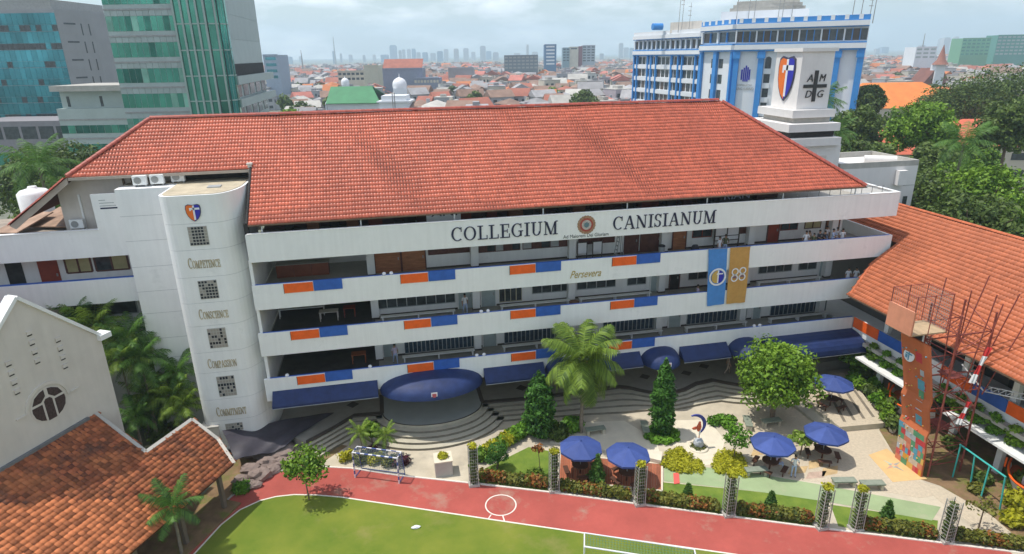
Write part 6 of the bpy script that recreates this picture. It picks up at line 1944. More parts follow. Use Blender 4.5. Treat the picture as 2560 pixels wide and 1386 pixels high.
# ---------------------------------------------------------------- people
def person_mesh(pose):
    """skinned figure about 1.7 m tall; joints in metres, facing -y"""
    J, E_, Rr = [], [], []
    def j(p, r, par=None):
        J.append(p); Rr.append(r)
        if par is not None: E_.append((par, len(J)-1))
        return len(J)-1
    sit = pose == 'sit'
    hz = 0.50 if sit else 0.92
    hip = j((0, 0, hz), 0.125)
    wst = j((0, 0, hz+0.20), 0.115, hip); ch = j((0, 0.0, hz+0.40), 0.135, wst); nk = j((0, 0, hz+0.54), 0.055, ch)
    hd = j((0, -0.02, hz+0.64), 0.085, nk); tp = j((0, -0.01, hz+0.76), 0.07, hd)
    for s in (-1, 1):
        hp_ = j((s*0.10, 0, hz-0.06), 0.085, hip)
        if sit:
            kn = j((s*0.12, -0.42, hz-0.02), 0.06, hp_); an = j((s*0.12, -0.45, 0.09), 0.042, kn); ft = j((s*0.12, -0.60, 0.05), 0.038, an)
        elif pose == 'walk':
            kn = j((s*0.10, -0.14 if s > 0 else 0.06, 0.50), 0.062, hp_); an = j((s*0.10, -0.18 if s > 0 else 0.26, 0.09 if s > 0 else 0.13), 0.042, kn); ft = j((s*0.10, -0.33 if s > 0 else 0.14, 0.045), 0.038, an)
        else:
            kn = j((s*0.11, -0.02, 0.49), 0.062, hp_); an = j((s*0.12, 0.0, 0.09), 0.042, kn); ft = j((s*0.13, -0.15, 0.045), 0.038, an)
        sh = j((s*0.19, 0.0, hz+0.45), 0.06, ch)
        if pose == 'lean':
            el = j((s*0.25, -0.16, hz+0.24), 0.045, sh); wr_ = j((s*0.16, -0.40, hz+0.20), 0.032, el)
            d = (-0.3*s, -1, 0)
        elif sit or pose == 'hold':
            el = j((s*0.26, -0.02, hz+0.18), 0.045, sh); wr_ = j((s*0.15, -0.26, hz+0.16), 0.032, el)
            d = (-0.2*s, -1, 0)
        else:
            yy = (0.14*s if pose == 'walk' else 0)
            el = j((s*0.25, yy*0.5, hz+0.17), 0.045, sh); wr_ = j((s*0.26, yy-0.05, hz-0.07), 0.032, el)
            d = (0, -0.2, -1)
        d = Vector(d).normalized()
        wp = Vector(J[wr_])
        pm = j(tuple(wp+d*0.06), 0.034, wr_)
        side = d.cross(Vector((0, 1, 0.3))).normalized() if abs(d.z) > 0.5 else Vector((1, 0, 0))
        for k in range(4):
            b0 = wp+d*0.08+side*((k-1.5)*0.019)
            ln = (0.065, 0.078, 0.072, 0.055)[k]
            f1 = j(tuple(b0), 0.0095); f2 = j(tuple(b0+d*ln*0.55+Vector((0, -0.008, 0))), 0.009, f1); j(tuple(b0+d*ln+Vector((0, -0.022, -0.006))), 0.008, f2)
        t1 = j(tuple(wp+d*0.035-side*0.03*s), 0.010); t2 = j(tuple(wp+d*0.065-side*0.055*s), 0.009, t1); j(tuple(wp+d*0.09-side*0.058*s), 0.008, t2)
    me = bpy.data.meshes.new('p_'+pose)
    me.from_pydata(J, E_, [])
    o = bpy.data.objects.new('p_'+pose, me); COL.objects.link(o)
    md = o.modifiers.new('skin', 'SKIN'); md.use_smooth_shade = True
    for i, v in enumerate(me.skin_vertices[0].data):
        v.radius = (Rr[i], Rr[i]*(0.72 if i in (1, 2) else 0.95)); v.use_root = (i == 0)
    sb = o.modifiers.new('sub', 'SUBSURF'); sb.levels = 1; sb.render_levels = 1
    dg = bpy.context.evaluated_depsgraph_get(); dg.update()
    ev = o.evaluated_get(dg)
    m2 = bpy.data.meshes.new_from_object(ev)
    m2.name = 'body_'+pose
    bpy.data.objects.remove(o)
    m2.materials.clear()
    for m in (SKIN, CLW, CLB, CLD): m2.materials.append(m)
    mi = []
    for p in m2.polygons:
        c = p.center
        arm = abs(c.x) > 0.20 and c.z > hz-0.2
        if c.z > hz+0.50: q = 0
        elif arm and pose in ('stand', 'walk'): q = 1 if c.z > hz+0.26 else 0
        elif arm or (c.y < -0.14 and c.z > hz+0.08): q = 1 if c.z > hz+0.27 else 0
        elif c.z > hz+0.02 and c.y > -0.16: q = 1
        elif c.z < 0.09: q = 3
        else: q = 2
        mi.append(q)
    m2.polygons.foreach_set('material_index', mi)
    m2.polygons.foreach_set('use_smooth', [True]*len(m2.polygons))
    # hair cap and a simple face
    hb = MB()
    hb.blob((0, 0.012, hz+0.715), 0.092, 0.102, 0.088, 5, 0.04, nu=12, nv=8, sm=True)
    hm = hb.mesh('hair', HAIR)
    fb = MB()
    for s in (-1, 1):
        fb.blob((s*0.033, -0.098, hz+0.665), 0.011, 0.007, 0.007, 1, 0, nu=6, nv=4)
        fb.blob((s*0.088, -0.005, hz+0.65), 0.012, 0.02, 0.03, 2, 0, 1, nu=6, nv=4)
    fb.blob((0, -0.108, hz+0.635), 0.013, 0.02, 0.024, 3, 0, 1, nu=6, nv=4)
    fb.box(-0.026, 0.026, -0.100, -0.09, hz+0.595, hz+0.603, 2)
    fm = fb.mesh('face', [HAIR, SKIN, mat('lips', (0.28, 0.10, 0.08), 0.6)])
    return m2, hm, fm
PM = {}
def person(p, rz, pose, shirt, trousers, label, h=1.0, group=None):
    if pose not in PM: PM[pose] = person_mesh(pose)
    b, hm, fm = PM[pose]
    t = thing('person', label, 'person', p, group, rz)
    o = put('body', b, t, (0, 0, 0), world=False)
    for i, m in ((1, shirt), (2, trousers)):
        o.material_slots[i].link = 'OBJECT'; o.material_slots[i].material = m
    put('hair', hm, t, (0, 0, 0), world=False); put('face', fm, t, (0, 0, 0), world=False)
    t.scale = (h, h, h)
person(G(1982, 1192), -0.4, 'hold', CLW, CLB, 'standing person in white shirt and pale trousers looking down beside an umbrella')
p = G(1955, 1180); person((p.x-0.15, p.y+0.5, 0.0), 0.9, 'sit', CLL, CLB, 'person in lilac shirt sitting under the umbrella by the standing person')
p = G(1818, 935, TZ); person((p.x, p.y, TZ), 1.2, 'walk', CLN, CLN, 'person in beige clothes walking on the terrace beside the round tree')
def crd(px, py, y, k): return (FY(px, py, y).x, y, FL[k])
person(crd(987, 880, 2.4, 1), 0.3, 'walk', CLL, CLB, 'person in pale lilac shirt walking along the lowest corridor')
person(crd(1162, 752, 2.6, 2), 0.2, 'walk', CLW, CLB, 'person in white shirt leaving the doorway in the middle corridor')
person(crd(1800, 600, 1.1, 3), 0.5, 'stand', CLW, CLW, 'person in white standing above the blue banner')
person(crd(1814, 600, 1.5, 3), -0.4, 'hold', CLG, CLB, 'person in olive shirt standing above the blue banner')
person(crd(1745, 722, 1.2, 2), 1.4, 'sit', CLL, CLD, 'person in pink lilac shirt sitting left of the blue banner', 1.0)
grp = [(2016, 588, 0.7, CLW, CLB, 'leftmost student of the upper corridor group, in white shirt'), (2024, 585, 1.0, CLN, CLB, 'second student of the upper corridor group, in beige'), (2036, 588, 0.6, CLG, CLB, 'short student in grey green in the upper corridor group'), (2050, 585, 0.7, CLD, CLD, 'student in black near the middle of the upper corridor group'), (2064, 580, 0.7, CLD, CLB, 'student in dark top leaning on the upper parapet'), (2068, 575, 1.6, CLW, CLB, 'student in white standing behind the dark pair'), (2084, 582, 0.7, CLB, CLW, 'student in blue leaning on the upper parapet'), (2094, 578, 1.3, CLW, CLB, 'student in white second from the right pier'), (2108, 578, 0.8, CLW, CLB, 'rightmost student of the upper corridor group beside the pier')]
for i, (px, py, y, s, tr, lb) in enumerate(grp):
    person(crd(px, py, y, 3), rnd.uniform(-.6, .6), 'lean' if i in (3, 4, 6) else 'stand', s, tr, lb, rnd.uniform(0.95, 1.03) if i != 2 else 0.9, 'students at the upper right parapet')
for px, py, y, lb in ((2120, 690, 0.9, 'student in white shirt at the middle corridor end on the left'), (2140, 688, 0.8, 'student in white shirt at the middle corridor end on the right')):
    person(crd(px, py, y, 2), rnd.uniform(-.4, .4), 'stand', CLW, CLB, lb, 1.0, 'students at the middle corridor end')
# ---------------------------------------------------------------- neighbouring buildings
TEALG = mat('teal_curtain_glass', (0.075, 0.31, 0.235), 0.08, 0.35, 0.10, metal=0.55, spec=0.6, orand=0.35)
TEALG2 = mat('teal_blue_glass', (0.055, 0.26, 0.31), 0.08, 0.35, 0.08, metal=0.55, spec=0.6, orand=0.4)
GREYG = mat('grey_green_cladding', (0.37, 0.43, 0.41), 0.45, 0.06, 0.5, orand=0.15)
MULL = mat('pale_green_mullion', (0.34, 0.42, 0.38), 0.4, 0.05)
CLADG = mat('grey_stone_cladding', (0.33, 0.33, 0.34), 0.7, 0.06, 0.3, streak=0.1)
FWD = Vector((math.sin(YAW), math.cos(YAW), 0)); RGT = Vector((math.cos(YAW), -math.sin(YAW), 0))
def face(parent, A, B, z0, z1, off, th, name, m):
    """upright panel on the wall line A-B, pushed out by off"""
    A, B = Vector((A[0], A[1], 0)), Vector((B[0], B[1], 0))
    d = (B-A).normalized(); n = Vector((d.y, -d.x, 0))
    c = (A+B)/2+n*(off-th/2)+Vector((0, 0, (z0+z1)/2))
    mb = MB(); mb.obox(c, d*((B-A).length/2), n*(th/2), Vector((0, 0, (z1-z0)/2)))
    return mb.build(name, m, parent)
def banded(parent, A, B, rows, npan, off=0.0, span=None, glass=TEALG, split=1.25):
    """window bands between A and B: panes one by one"""
    A, B = Vector((A[0], A[1], 0)), Vector((B[0], B[1], 0))
    for (z0, z1) in rows:
        for i in range(npan):
            face(parent, A.lerp(B, (i+0.03)/npan), A.lerp(B, (i+0.97)/npan), z0, z1, off, 0.08, 'pane', glass)
DG = 105
BLIND = mat('pale_green_blind', (0.20, 0.42, 0.33), 0.2, 0.3, 0.3, metal=0.2, orand=0.5)
TEALD2 = mat('deep_green_glass', (0.03, 0.17, 0.13), 0.08, 0.5, 0.2, metal=0.4, orand=0.5)
A, B, C_, D_, E_ = FAR(280, DG), FAR(453, DG), FAR(528, DG), FAR(572, DG+3), FAR(652, DG+31)
GT = thing('glass_tower', 'tall green glass office tower with grey bands rising out of the frame', 'office tower', (A+E_)/2)
# solid body
back = [E_+RGT*-3+FWD*6, A+FWD*37]
MB().prism([(p.x, p.y) for p in (A, B, C_, D_, E_, back[0], back[1])], 0, 84).build('body', GREYG, GT)
for k in range(-7, 8):
    z = 31.0+3.83*k
    if z < 1: continue
    for i in range(11):
        face(GT, A.lerp(B, (i+0.03)/11), A.lerp(B, (i+0.97)/11), z, z+2.15, 0.03, 0.06, 'pane', rnd.choice((TEALG, TEALG, TEALG, BLIND, TEALD2)))
    face(GT, A, B, z-0.85, z-0.60, 0.12, 0.2, 'ledge', GREYM)
    for i in range(11):
        face(GT, A.lerp(B, (i+0.02)/11), A.lerp(B, (i+0.98)/11), z+2.2, z+2.95, 0.05, 0.05, 'cladding_panel', GREYG)
# curved glass bay
bay = [B.lerp(C_, i/4) for i in range(5)]+[C_.lerp(D_, t)+RGT*(1.2*math.sin(math.pi*t))*0.6 for t in (0.35, 0.7, 1.0)]
for k in range(-6, 8):
    z = 31.9+3.83*k
    if z < 1: continue
    for i in range(len(bay)-1):
        face(GT, bay[i], bay[i+1], z, z+3.80, 0.55, 0.1, 'bay_pane', TEALG)
        face(GT, bay[i], bay[i+1], z-0.09, z+0.09, 0.68, 0.14, 'transom', MULL)
for i in range(len(bay)):
    MB().box(bay[i].x-0.14, bay[i].x+0.14, bay[i].y-0.80, bay[i].y-0.4, 0, 84).build('mullion', MULL, GT)
# blank right flank with courses, and the storeys under it
for k in range(16):
    face(GT, D_.lerp(E_, 0.03), E_, 26.0+k*3.83, 29.75+k*3.83, 0.06, 0.1, 'flank_panel', GREYG)
face(GT, D_.lerp(E_, 0.05), E_, 23.6, 25.9, 0.10, 0.1, 'flank_recess', DARK)
for k, z in enumerate((12.5, 17.0, 20.6)):
    for i in range(5):
        face(GT, D_.lerp(E_, (i+0.15)/5), D_.lerp(E_, (i+0.85)/5), z, z+1.9, 0.08, 0.1, 'flank_window', GLASSD)
    face(GT, D_.lerp(E_, 0.0), E_+FWD*3, z+2.1, z+3.4, 0.8, 0.8, 'flank_ledge', GREYG)
p = face(GT, FAR(318, DG), FAR(372, DG), 11.6, 17.0, 0.2, 0.1, 'blue_sign', mat('sign_blue', (0.06, 0.20, 0.55), 0.5))
# lower annex of the tower
DA = 124
A2, B2 = FAR(104, DA), FAR(330, DA)
AN = thing('glass_tower_annex', 'lower banded annex with flat overhanging roof left of the green tower', 'office building', (A2+B2)/2)
MB().prism([(p.x, p.y) for p in (A2, B2, B2+FWD*14, A2+FWD*14)], 0, 18.2).build('body', GREYG, AN)
for k in range(5):
    z = 15.1-k*3.55
    for i in range(12):
        face(AN, A2.lerp(B2, (i+0.03)/12), A2.lerp(B2, (i+0.97)/12), z-1.5, z, 0.05, 0.08, 'pane', rnd.choice((TEALG, TEALD2, TEALD2)))
    face(AN, A2, B2, z+0.9, z+1.2, 0.10, 0.14, 'ledge', GREYM)
A3, B3 = FAR(122, DA+1), FAR(330, DA+1)
MB().prism([(p.x, p.y) for p in (A3, B3, B3+FWD*10, A3+FWD*10)], 18.2, 21.4).build('penthouse', GREYG, AN)
for px in (137, 222):
    face(AN, FAR(px, DA+1), FAR(px+7, DA+1), 18.5, 20.4, 0.05, 0.1, 'slit_window', GLASSD)
A4, B4 = FAR(98, DA-1), FAR(330, DA-1)
MB().prism([(p.x, p.y) for p in (A4, B4, B4+FWD*14, A4+FWD*14)], 21.4, 22.4).build('roof_slab', CONC, AN)
# teal building far left
DT = 150
A5, B5, C5 = FAR(-140, DT), FAR(158, DT), FAR(246, DT+9)
TB = thing('teal_glass_building', 'teal glass office block with grey stone end wall at the upper left', 'office building', (B5))
MB().prism([(p.x, p.y) for p in (A5, B5, C5, C5+FWD*25, A5+FWD*25)], 0, 37.6).build('body', CLADG, TB)
MB().prism([(p.x, p.y) for p in (A5+FWD*1, B5+FWD*1-RGT*1, B5+FWD*20-RGT*1, A5+FWD*20)], 37.6, 39.6).build('roof_storey', GREYM, TB)
for k in range(8):
    z = 36.8-k*3.8
    for i in range(22):
        q0, q1 = A5.lerp(B5, (i+0.02)/22), A5.lerp(B5, (i+0.98)/22)
        dk = rnd.random() < (0.7 if k in (0, 1, 5) else 0.2)
        face(TB, q0, q1, z-2.4, z, 0.06, 0.1, 'pane', TEALG2)
        face(TB, q0, q1, z-3.7, z-2.45, 0.06, 0.1, 'pane', TEALG2 if not dk else GLASSD)
for k in range(9):
    z = 36.5-k*3.85
    for (a, b, za, zb) in ((0.18, 0.50, 0.0, 0.35), (0.64, 0.67, -2.2, 0.3), (0.86, 0.89, -2.2, 0.3)):
        face(TB, B5.lerp(C5, a), B5.lerp(C5, b), z+za-2.0, z+zb-2.0, 0.05, 0.08, 'slot', GLASSD)
    face(TB, B5, C5, z-4.0, z-3.9, 0.03, 0.05, 'joint', GREYM)
P5 = thing('podium_block', 'low grey podium with dark windows in front of the teal building', 'office building', FAR(60, DT-14))
q0, q1 = FAR(-140, DT-14), FAR(180, DT-14)
MB().prism([(p.x, p.y) for p in (q0, q1, q1+FWD*12, q0+FWD*12)], 0, 15.0).build('body', mat('mauve_cladding', (0.25, 0.235, 0.25), 0.7), P5)
for z in (11.3, 5.8):
    for i in range(7):
        face(P5, q0.lerp(q1, (i+0.06)/7), q0.lerp(q1, (i+0.90)/7), z, z+2.6, 0.05, 0.1, 'window', GLASSD if z > 8 else TEALG)
# small buildings glimpsed between towers
# blue and white university building
BP = mat('university_blue', (0.045, 0.25, 0.62), 0.5, 0.08)
BW = mat('university_white', (0.72, 0.74, 0.76), 0.7, 0.04, 0.3, streak=0.08)
L0, L1 = FAR(1589, 227), FAR(1757, 190)
M0, M1 = FAR(1757, 177), FAR(1838, 162)
R1 = FAR(2164, 148)
BB = thing('university_building', 'white university block with bright blue columns, cornices and roof parapet', 'university building', (M1.x, M1.y, 0))
inn = FAR(2060, 215)
MB().prism([(p.x, p.y) for p in (L0, L1, M0, M1, R1, R1+FWD*22+RGT*3, inn, L0+FWD*20+RGT*10)], 0, 32.0).build('body', BW, BB)
# roof parapets and cornices
for (a, b, zt) in ((L0, L1, 32.9), (M0, M1, 33.9), (M1, R1, 33.9)):
    face(BB, a, b, zt-1.2, zt-0.1, 0.9, 0.5, 'roof_parapet', BP if zt > 33 else BW)
    face(BB, a, b, zt-2.3, zt-1.25, 1.3, 1.4, 'cornice', BW)
    face(BB, a, b, zt-2.5, zt-2.32, 1.1, 1.2, 'cornice_line', BP)
    face(BB, a, b, zt-7.0, zt-5.9, 1.2, 1.3, 'cornice', BW)
    face(BB, a, b, zt-7.35, zt-7.02, 1.0, 1.1, 'cornice_line', BP)
    face(BB, a, b, zt-5.85, zt-5.6, 1.0, 1.1, 'cornice_line', BP)
    n = int((Vector(b)-Vector(a)).length/2.6)
    if zt > 33:
        for i in range(n):
            q = Vector(a).lerp(Vector(b), (i+0.5)/n)
            face(BB, Vector(a).lerp(Vector(b), (i+0.2)/n), Vector(a).lerp(Vector(b), (i+0.5)/n), zt-1.0, zt, 0.95, 0.62, 'parapet_block', BW)
# top windows
def upper(a, b, z0, z1, n, grp):
    a, b = Vector(a), Vector(b)
    for i in range(n):
        face(BB, a.lerp(b, (i+0.08)/n), a.lerp(b, (i+0.92)/n), z0, z1, 0.05, 0.1, 'pane', GLASSD if i % 4 else mat('brown_pane', (0.10, 0.075, 0.06), 0.3))
        if i % grp == 0:
            face(BB, a.lerp(b, (i-0.10)/n), a.lerp(b, (i+0.10)/n), z0-0.2, z1+0.2, 0.5, 0.5, 'window_pier', BW)
        else:
            face(BB, a.lerp(b, (i-0.05)/n), a.lerp(b, (i+0.05)/n), z0, z1, 0.35, 0.3, 'window_pier', BP)
upper(M1, R1, 28.6, 31.0, 18, 3)
upper(M0, M1, 28.7, 31.0, 4, 2)
upper(L0, L1, 27.6, 29.9, 14, 1)
# left wing storeys
for k in range(7):
    z = 22.9-k*3.75
    if z < 0: break
    nw = 16
    for i in range(nw):
        face(BB, L0.lerp(L1, (i+0.10)/nw), L0.lerp(L1, (i+0.90)/nw), z, z+2.2, 0.05, 0.1, 'pane', GLASSD if (i*7+k*3) % 5 else mat('brown_pane', (0.10, 0.075, 0.06)))
    face(BB, L0, L1, z-1.35, z-0.15, 0.5, 0.5, 'balcony_band', BW)
for i in range(9):
    for dt in ((0.02,) if i % 2 else (0.0, 0.055)):
        t = min(0.985, i/8.6+dt)
        face(BB, L0.lerp(L1, t), L0.lerp(L1, min(1, t+0.014)), 0, 25.6, 0.75, 0.6, 'blue_pillar', BP) if i % 3 != 1 else None
# bay: white panels and windows
for (t0, t1) in ((0.0, 0.06), (0.44, 0.54), (0.95, 1.0)):
    face(BB, M0.lerp(M1, t0), M0.lerp(M1, t1), 0, 26.5, 0.8, 0.7, 'blue_pillar', BP)
for k in range(7):
    z = 22.6-k*3.75
    if z < 0: break
    for (t0, t1) in ((0.32, 0.43), (0.56, 0.68)):
        face(BB, M0.lerp(M1, t0), M0.lerp(M1, t1), z, z+2.2, 0.05, 0.1, 'pane', GLASSD)
# front: blue columns, window columns, blank panels with the emblem
def fx(px): return M1.lerp(R1, (px-1838)/(2164-1838))
for (a, b) in ((1838, 1852), (1904, 1919), (2090, 2108), (2148, 2163)):
    face(BB, fx(a), fx(b), 0, 26.6, 0.8, 0.7, 'blue_pillar', BP)
    face(BB, fx(a-3), fx(b+3) if b < 2160 else fx(b), 24.9, 26.4, 1.0, 0.15, 'capital', BP)
for (a, b) in ((1920, 1940), (2068, 2088)):
    for k in range(7):
        z = 22.9-k*3.3
        if z < 0: break
        o = face(BB, fx(a+2), fx(b-2), z-0.3, z+1.7, 0.05, 0.1, 'window', GLASSD)
        if k == 0:
            q = (fx(a+2)+fx(b-2))/2; d = (R1-M1).normalized(); hw_ = (fx(b-2)-fx(a+2)).length/2
            mb = MB(); nrm = Vector((d.y, -d.x, 0))
            mb.slab([q+d*(hw_*math.cos(t))+Vector((0, 0, z+1.7+hw_*math.sin(t)))+nrm*0.05 for t in [math.pi*i/10 for i in range(11)]], 0.1); mb.build('arched_head', GLASSD, BB)
        face(BB, fx(a), fx(b), z-1.5, z-0.35, 0.3, 0.3, 'spandrel', BW)
d = (R1-M1).normalized(); nrm = Vector((d.y, -d.x, 0))
lc = fx(1873)+nrm*0.06
for i, (o_, w_, h0, h1) in enumerate(((-0.9, 0.35, 20.0, 22.4), (-0.42, 0.32, 19.6, 22.8), (0.02, 0.32, 19.6, 23.3), (0.45, 0.32, 19.6, 22.9), (0.88, 0.34, 20.0, 22.4))):
    mb = MB(); mb.obox(lc+d*o_+Vector((0, 0, (h0+h1)/2)), d*w_/2, nrm*0.05, Vector((0, 0, (h1-h0)/2))); mb.build('emblem_stroke', SHB, BB)
plaintext('UNIVERSITAS', lc-d*1.7+Vector((0, 0, 18.6)), d, uz, 3.4, 0.36, 0.05, GREYM, BB)
plaintext('BUNG KARNO', lc-d*2.2+Vector((0, 0, 17.6)), d, uz, 4.4, 0.6, 0.05, GREYM, BB)
# roof top rooms and masts
MB().prism([(p.x, p.y) for p in (FAR(1795, 178), FAR(2010, 168), FAR(2010, 182), FAR(1795, 192))], 32.0, 36.3).build('roof_room', BW, BB)
for k in range(3):
    f = k*8
    MB().prism([(p.x, p.y) for p in (FAR(1815+f, 178), FAR(2000-f, 170), FAR(2000-f, 180), FAR(1815+f, 188))], 36.3+k*0.8, 37.1+k*0.8).build('roof_tier', CONC, BB)
MB().prism([(p.x, p.y) for p in (FAR(1672, 205), FAR(1750, 195), FAR(1750, 205), FAR(1672, 215))], 32.0, 35.0).build('roof_room', CREAMW, BB)
q = FAR(1640, 208); mb = MB(); mb.tube((q.x-1.6, q.y, 34.0), (q.x+1.6, q.y, 34.0), 1.0, 12); mb.build('roof_tank', BP, BB)
for i, (px, dp, h) in enumerate(((1692, 200, 46), (1700, 200, 43), (1718, 198, 40), (1833, 175, 47), (1862, 172, 46), (1876, 172, 44), (1935, 170, 44), (1945, 170, 43), (1968, 168, 45), (2117, 152, 44), (2138, 152, 46), (2170, 150, 46), (2160, 150, 39))):
    q = FAR(px, dp); mb = MB(); mb.tube((q.x, q.y, 32), (q.x+0.3, q.y, h), 0.10, 5, 0.05)
    for k in range(3): mb.tube((q.x-0.5, q.y, h-1-k*1.2), (q.x+0.5, q.y, h-1-k*1.2), 0.09, 4)
    mb.build('antenna_mast', GREYM, BB)

# white sign tower with the school shield and an annex behind the school
STW = thing('sign_tower', 'white square sign tower with orange and blue shield and dark cross', 'tower', (52.8, 20.7, 0))
cx0, cy0 = 50.05, 18.5
SGW = mat('sign_tower_white', (0.74, 0.71, 0.68), 0.75, 0.04, 0.5, streak=0.1)
MB().box(cx0, cx0+3.7, cy0, cy0+4.5, 20.9, 26.6).build('sign_block', SGW, STW)
MB().box(cx0-0.22, cx0+3.92, cy0-0.22, cy0+4.72, 26.6, 26.95).build('cap', SGW, STW)
for (o_, z0, z1, m) in ((0.95, 20.1, 20.88, SGW), (0.45, 19.55, 20.1, CONC), (1.7, 18.75, 19.55, SGW), (1.1, 18.1, 18.75, DARK), (2.0, 17.3, 18.1, SGW)):
    MB().box(cx0-o_, cx0+3.7+o_*0.35, cy0-o_, cy0+4.5+o_, z0, z1).build('stepped_slab', m, STW)
MB().box(cx0-1.2, cx0+4.9, cy0-1.5, cy0+6.0, 0, 17.3).build('shaft', SGW, STW)
MB().box(cx0+2.3, cx0+3.3, cy0-1.56, cy0-1.5, 14.2, 16.2).build('shaft_recess', CREAMW, STW)
shield((cx0-0.02, cy0+2.25, 23.9), Vector((0, -1, 0)), uz, 2.7, 4.3, STW, 0.12)
IRON = mat('iron_black', (0.035, 0.033, 0.033), 0.5)
cq = Vector((cx0+1.85, cy0-0.03, 23.2))
mb = MB(); mb.box(cq.x-0.2, cq.x+0.2, cq.y-0.08, cq.y, cq.z-1.55, cq.z+1.55); mb.box(cq.x-1.35, cq.x-0.21, cq.y-0.07, cq.y, cq.z-0.17, cq.z+0.17); mb.box(cq.x+0.21, cq.x+1.35, cq.y-0.07, cq.y, cq.z-0.17, cq.z+0.17)
mb.build('iron_cross', IRON, STW)
for tx, dx, dz in (('A', -1.05, 0.45), ('M', 0.42, 0.45), ('D', -1.0, -1.15), ('G', 0.42, -1.15)):
    plaintext(tx, (cq.x+dx, cq.y, cq.z+dz), ux, uz, 0.72, 0.72, 0.06, IRON, STW, 'letter', 0.2)
AX = thing('flat_roof_annex', 'pale annex with flat roof and parapet behind the school at right', 'building', (60, 20, 0))
MB().box(55.2, 65.0, 16.9, 24, 0, 14.6).build('body', SGW, AX)
for (x0, x1, y0, y1) in ((55.2, 65.0, 16.9, 17.15), (55.2, 65.0, 23.75, 24), (55.2, 55.45, 17.16, 23.74), (64.75, 65.0, 17.16, 23.74)):
    MB().box(x0, x1, y0, y1, 14.6, 15.2).build('roof_parapet', CONC, AX)
MB().box(62.2, 63.3, 16.3, 16.88, 12.6, 14.2).build('wall_box', SGW, AX)
MB().box(63.8, 64.3, 16.82, 16.89, 9.0, 11.2).build('window', GLASSD, AX)
for z in (12.4, 8.4): MB().box(63.5, 65.01, 16.88, 16.896, z, z+0.05).build('joint', GREYM, AX)
mb = MB(); mb.tube((60.8, 20.2, 15.0), (63.6, 18.6, 15.0), 0.42, 16)
one('roof_water_pipe', mb, SGW, 'white cylinder lying on the flat annex roof', 'water tank')
p = G(98, 535, 15.2)
mb = MB(); mb.lathe((p.x, p.y, 15.0), [(1.15, 0), (1.15, 1.9), (0.9, 2.15), (0.35, 2.3), (0.3, 2.45)], 22)
one('water_tank', mb, WHITE2, 'white cylindrical water tank on the left wing roof', 'water tank')
for (px0, px1, py, lb) in ((0, 60, 575, 'rusty tin lean-to roof at the left edge of the wing terrace'), (80, 190, 560, 'brown tin roof below the gable eave')):
    a, b = G(px0, py, 15.2), G(px1, py, 15.3)
    mb = MB(); mb.slab([(a.x, a.y-1.0, 15.25), (b.x, b.y-1.0, 15.35), (b.x+1, b.y+2.5, 16.0), (a.x+1, a.y+2.5, 15.9)], 0.08)
    one('tin_roof', mb, mat('rusty_tin', (0.34, 0.22, 0.15), 0.8, 0.3, 1.0), lb, 'roof')

# ---------------------------------------------------------------- houses of the town
ROOFS = [mat('roof_orange', (0.52, 0.17, 0.055), 0.75, 0.15, 0.25, orand=0.3), mat('roof_red_brown', (0.34, 0.12, 0.08), 0.8, 0.2, 0.25, orand=0.35), mat('roof_grey', (0.30, 0.29, 0.29), 0.8, 0.2, 0.25, orand=0.4), mat('roof_brown', (0.25, 0.16, 0.12), 0.85, 0.25, 0.25, orand=0.4), mat('roof_pale', (0.42, 0.40, 0.36), 0.8, 0.2, 0.25, orand=0.3), mat('roof_rose', (0.48, 0.17, 0.13), 0.8, 0.2, 0.25, orand=0.3)]
RNAME = ['orange tiled', 'red brown tiled', 'grey sheet', 'brown tiled', 'pale', 'rose tiled']
WALLS = [mat('house_white', (0.52, 0.51, 0.48), 0.8, 0.1, 0.2, orand=0.3), mat('house_cream', (0.52, 0.47, 0.38), 0.8, 0.12, 0.2, orand=0.3), mat('house_grey', (0.36, 0.36, 0.37), 0.8, 0.12, 0.2, orand=0.3), mat('house_mauve', (0.36, 0.31, 0.33), 0.8, 0.12, 0.2, orand=0.3)]
WNAME = ['white', 'cream', 'grey', 'mauve']
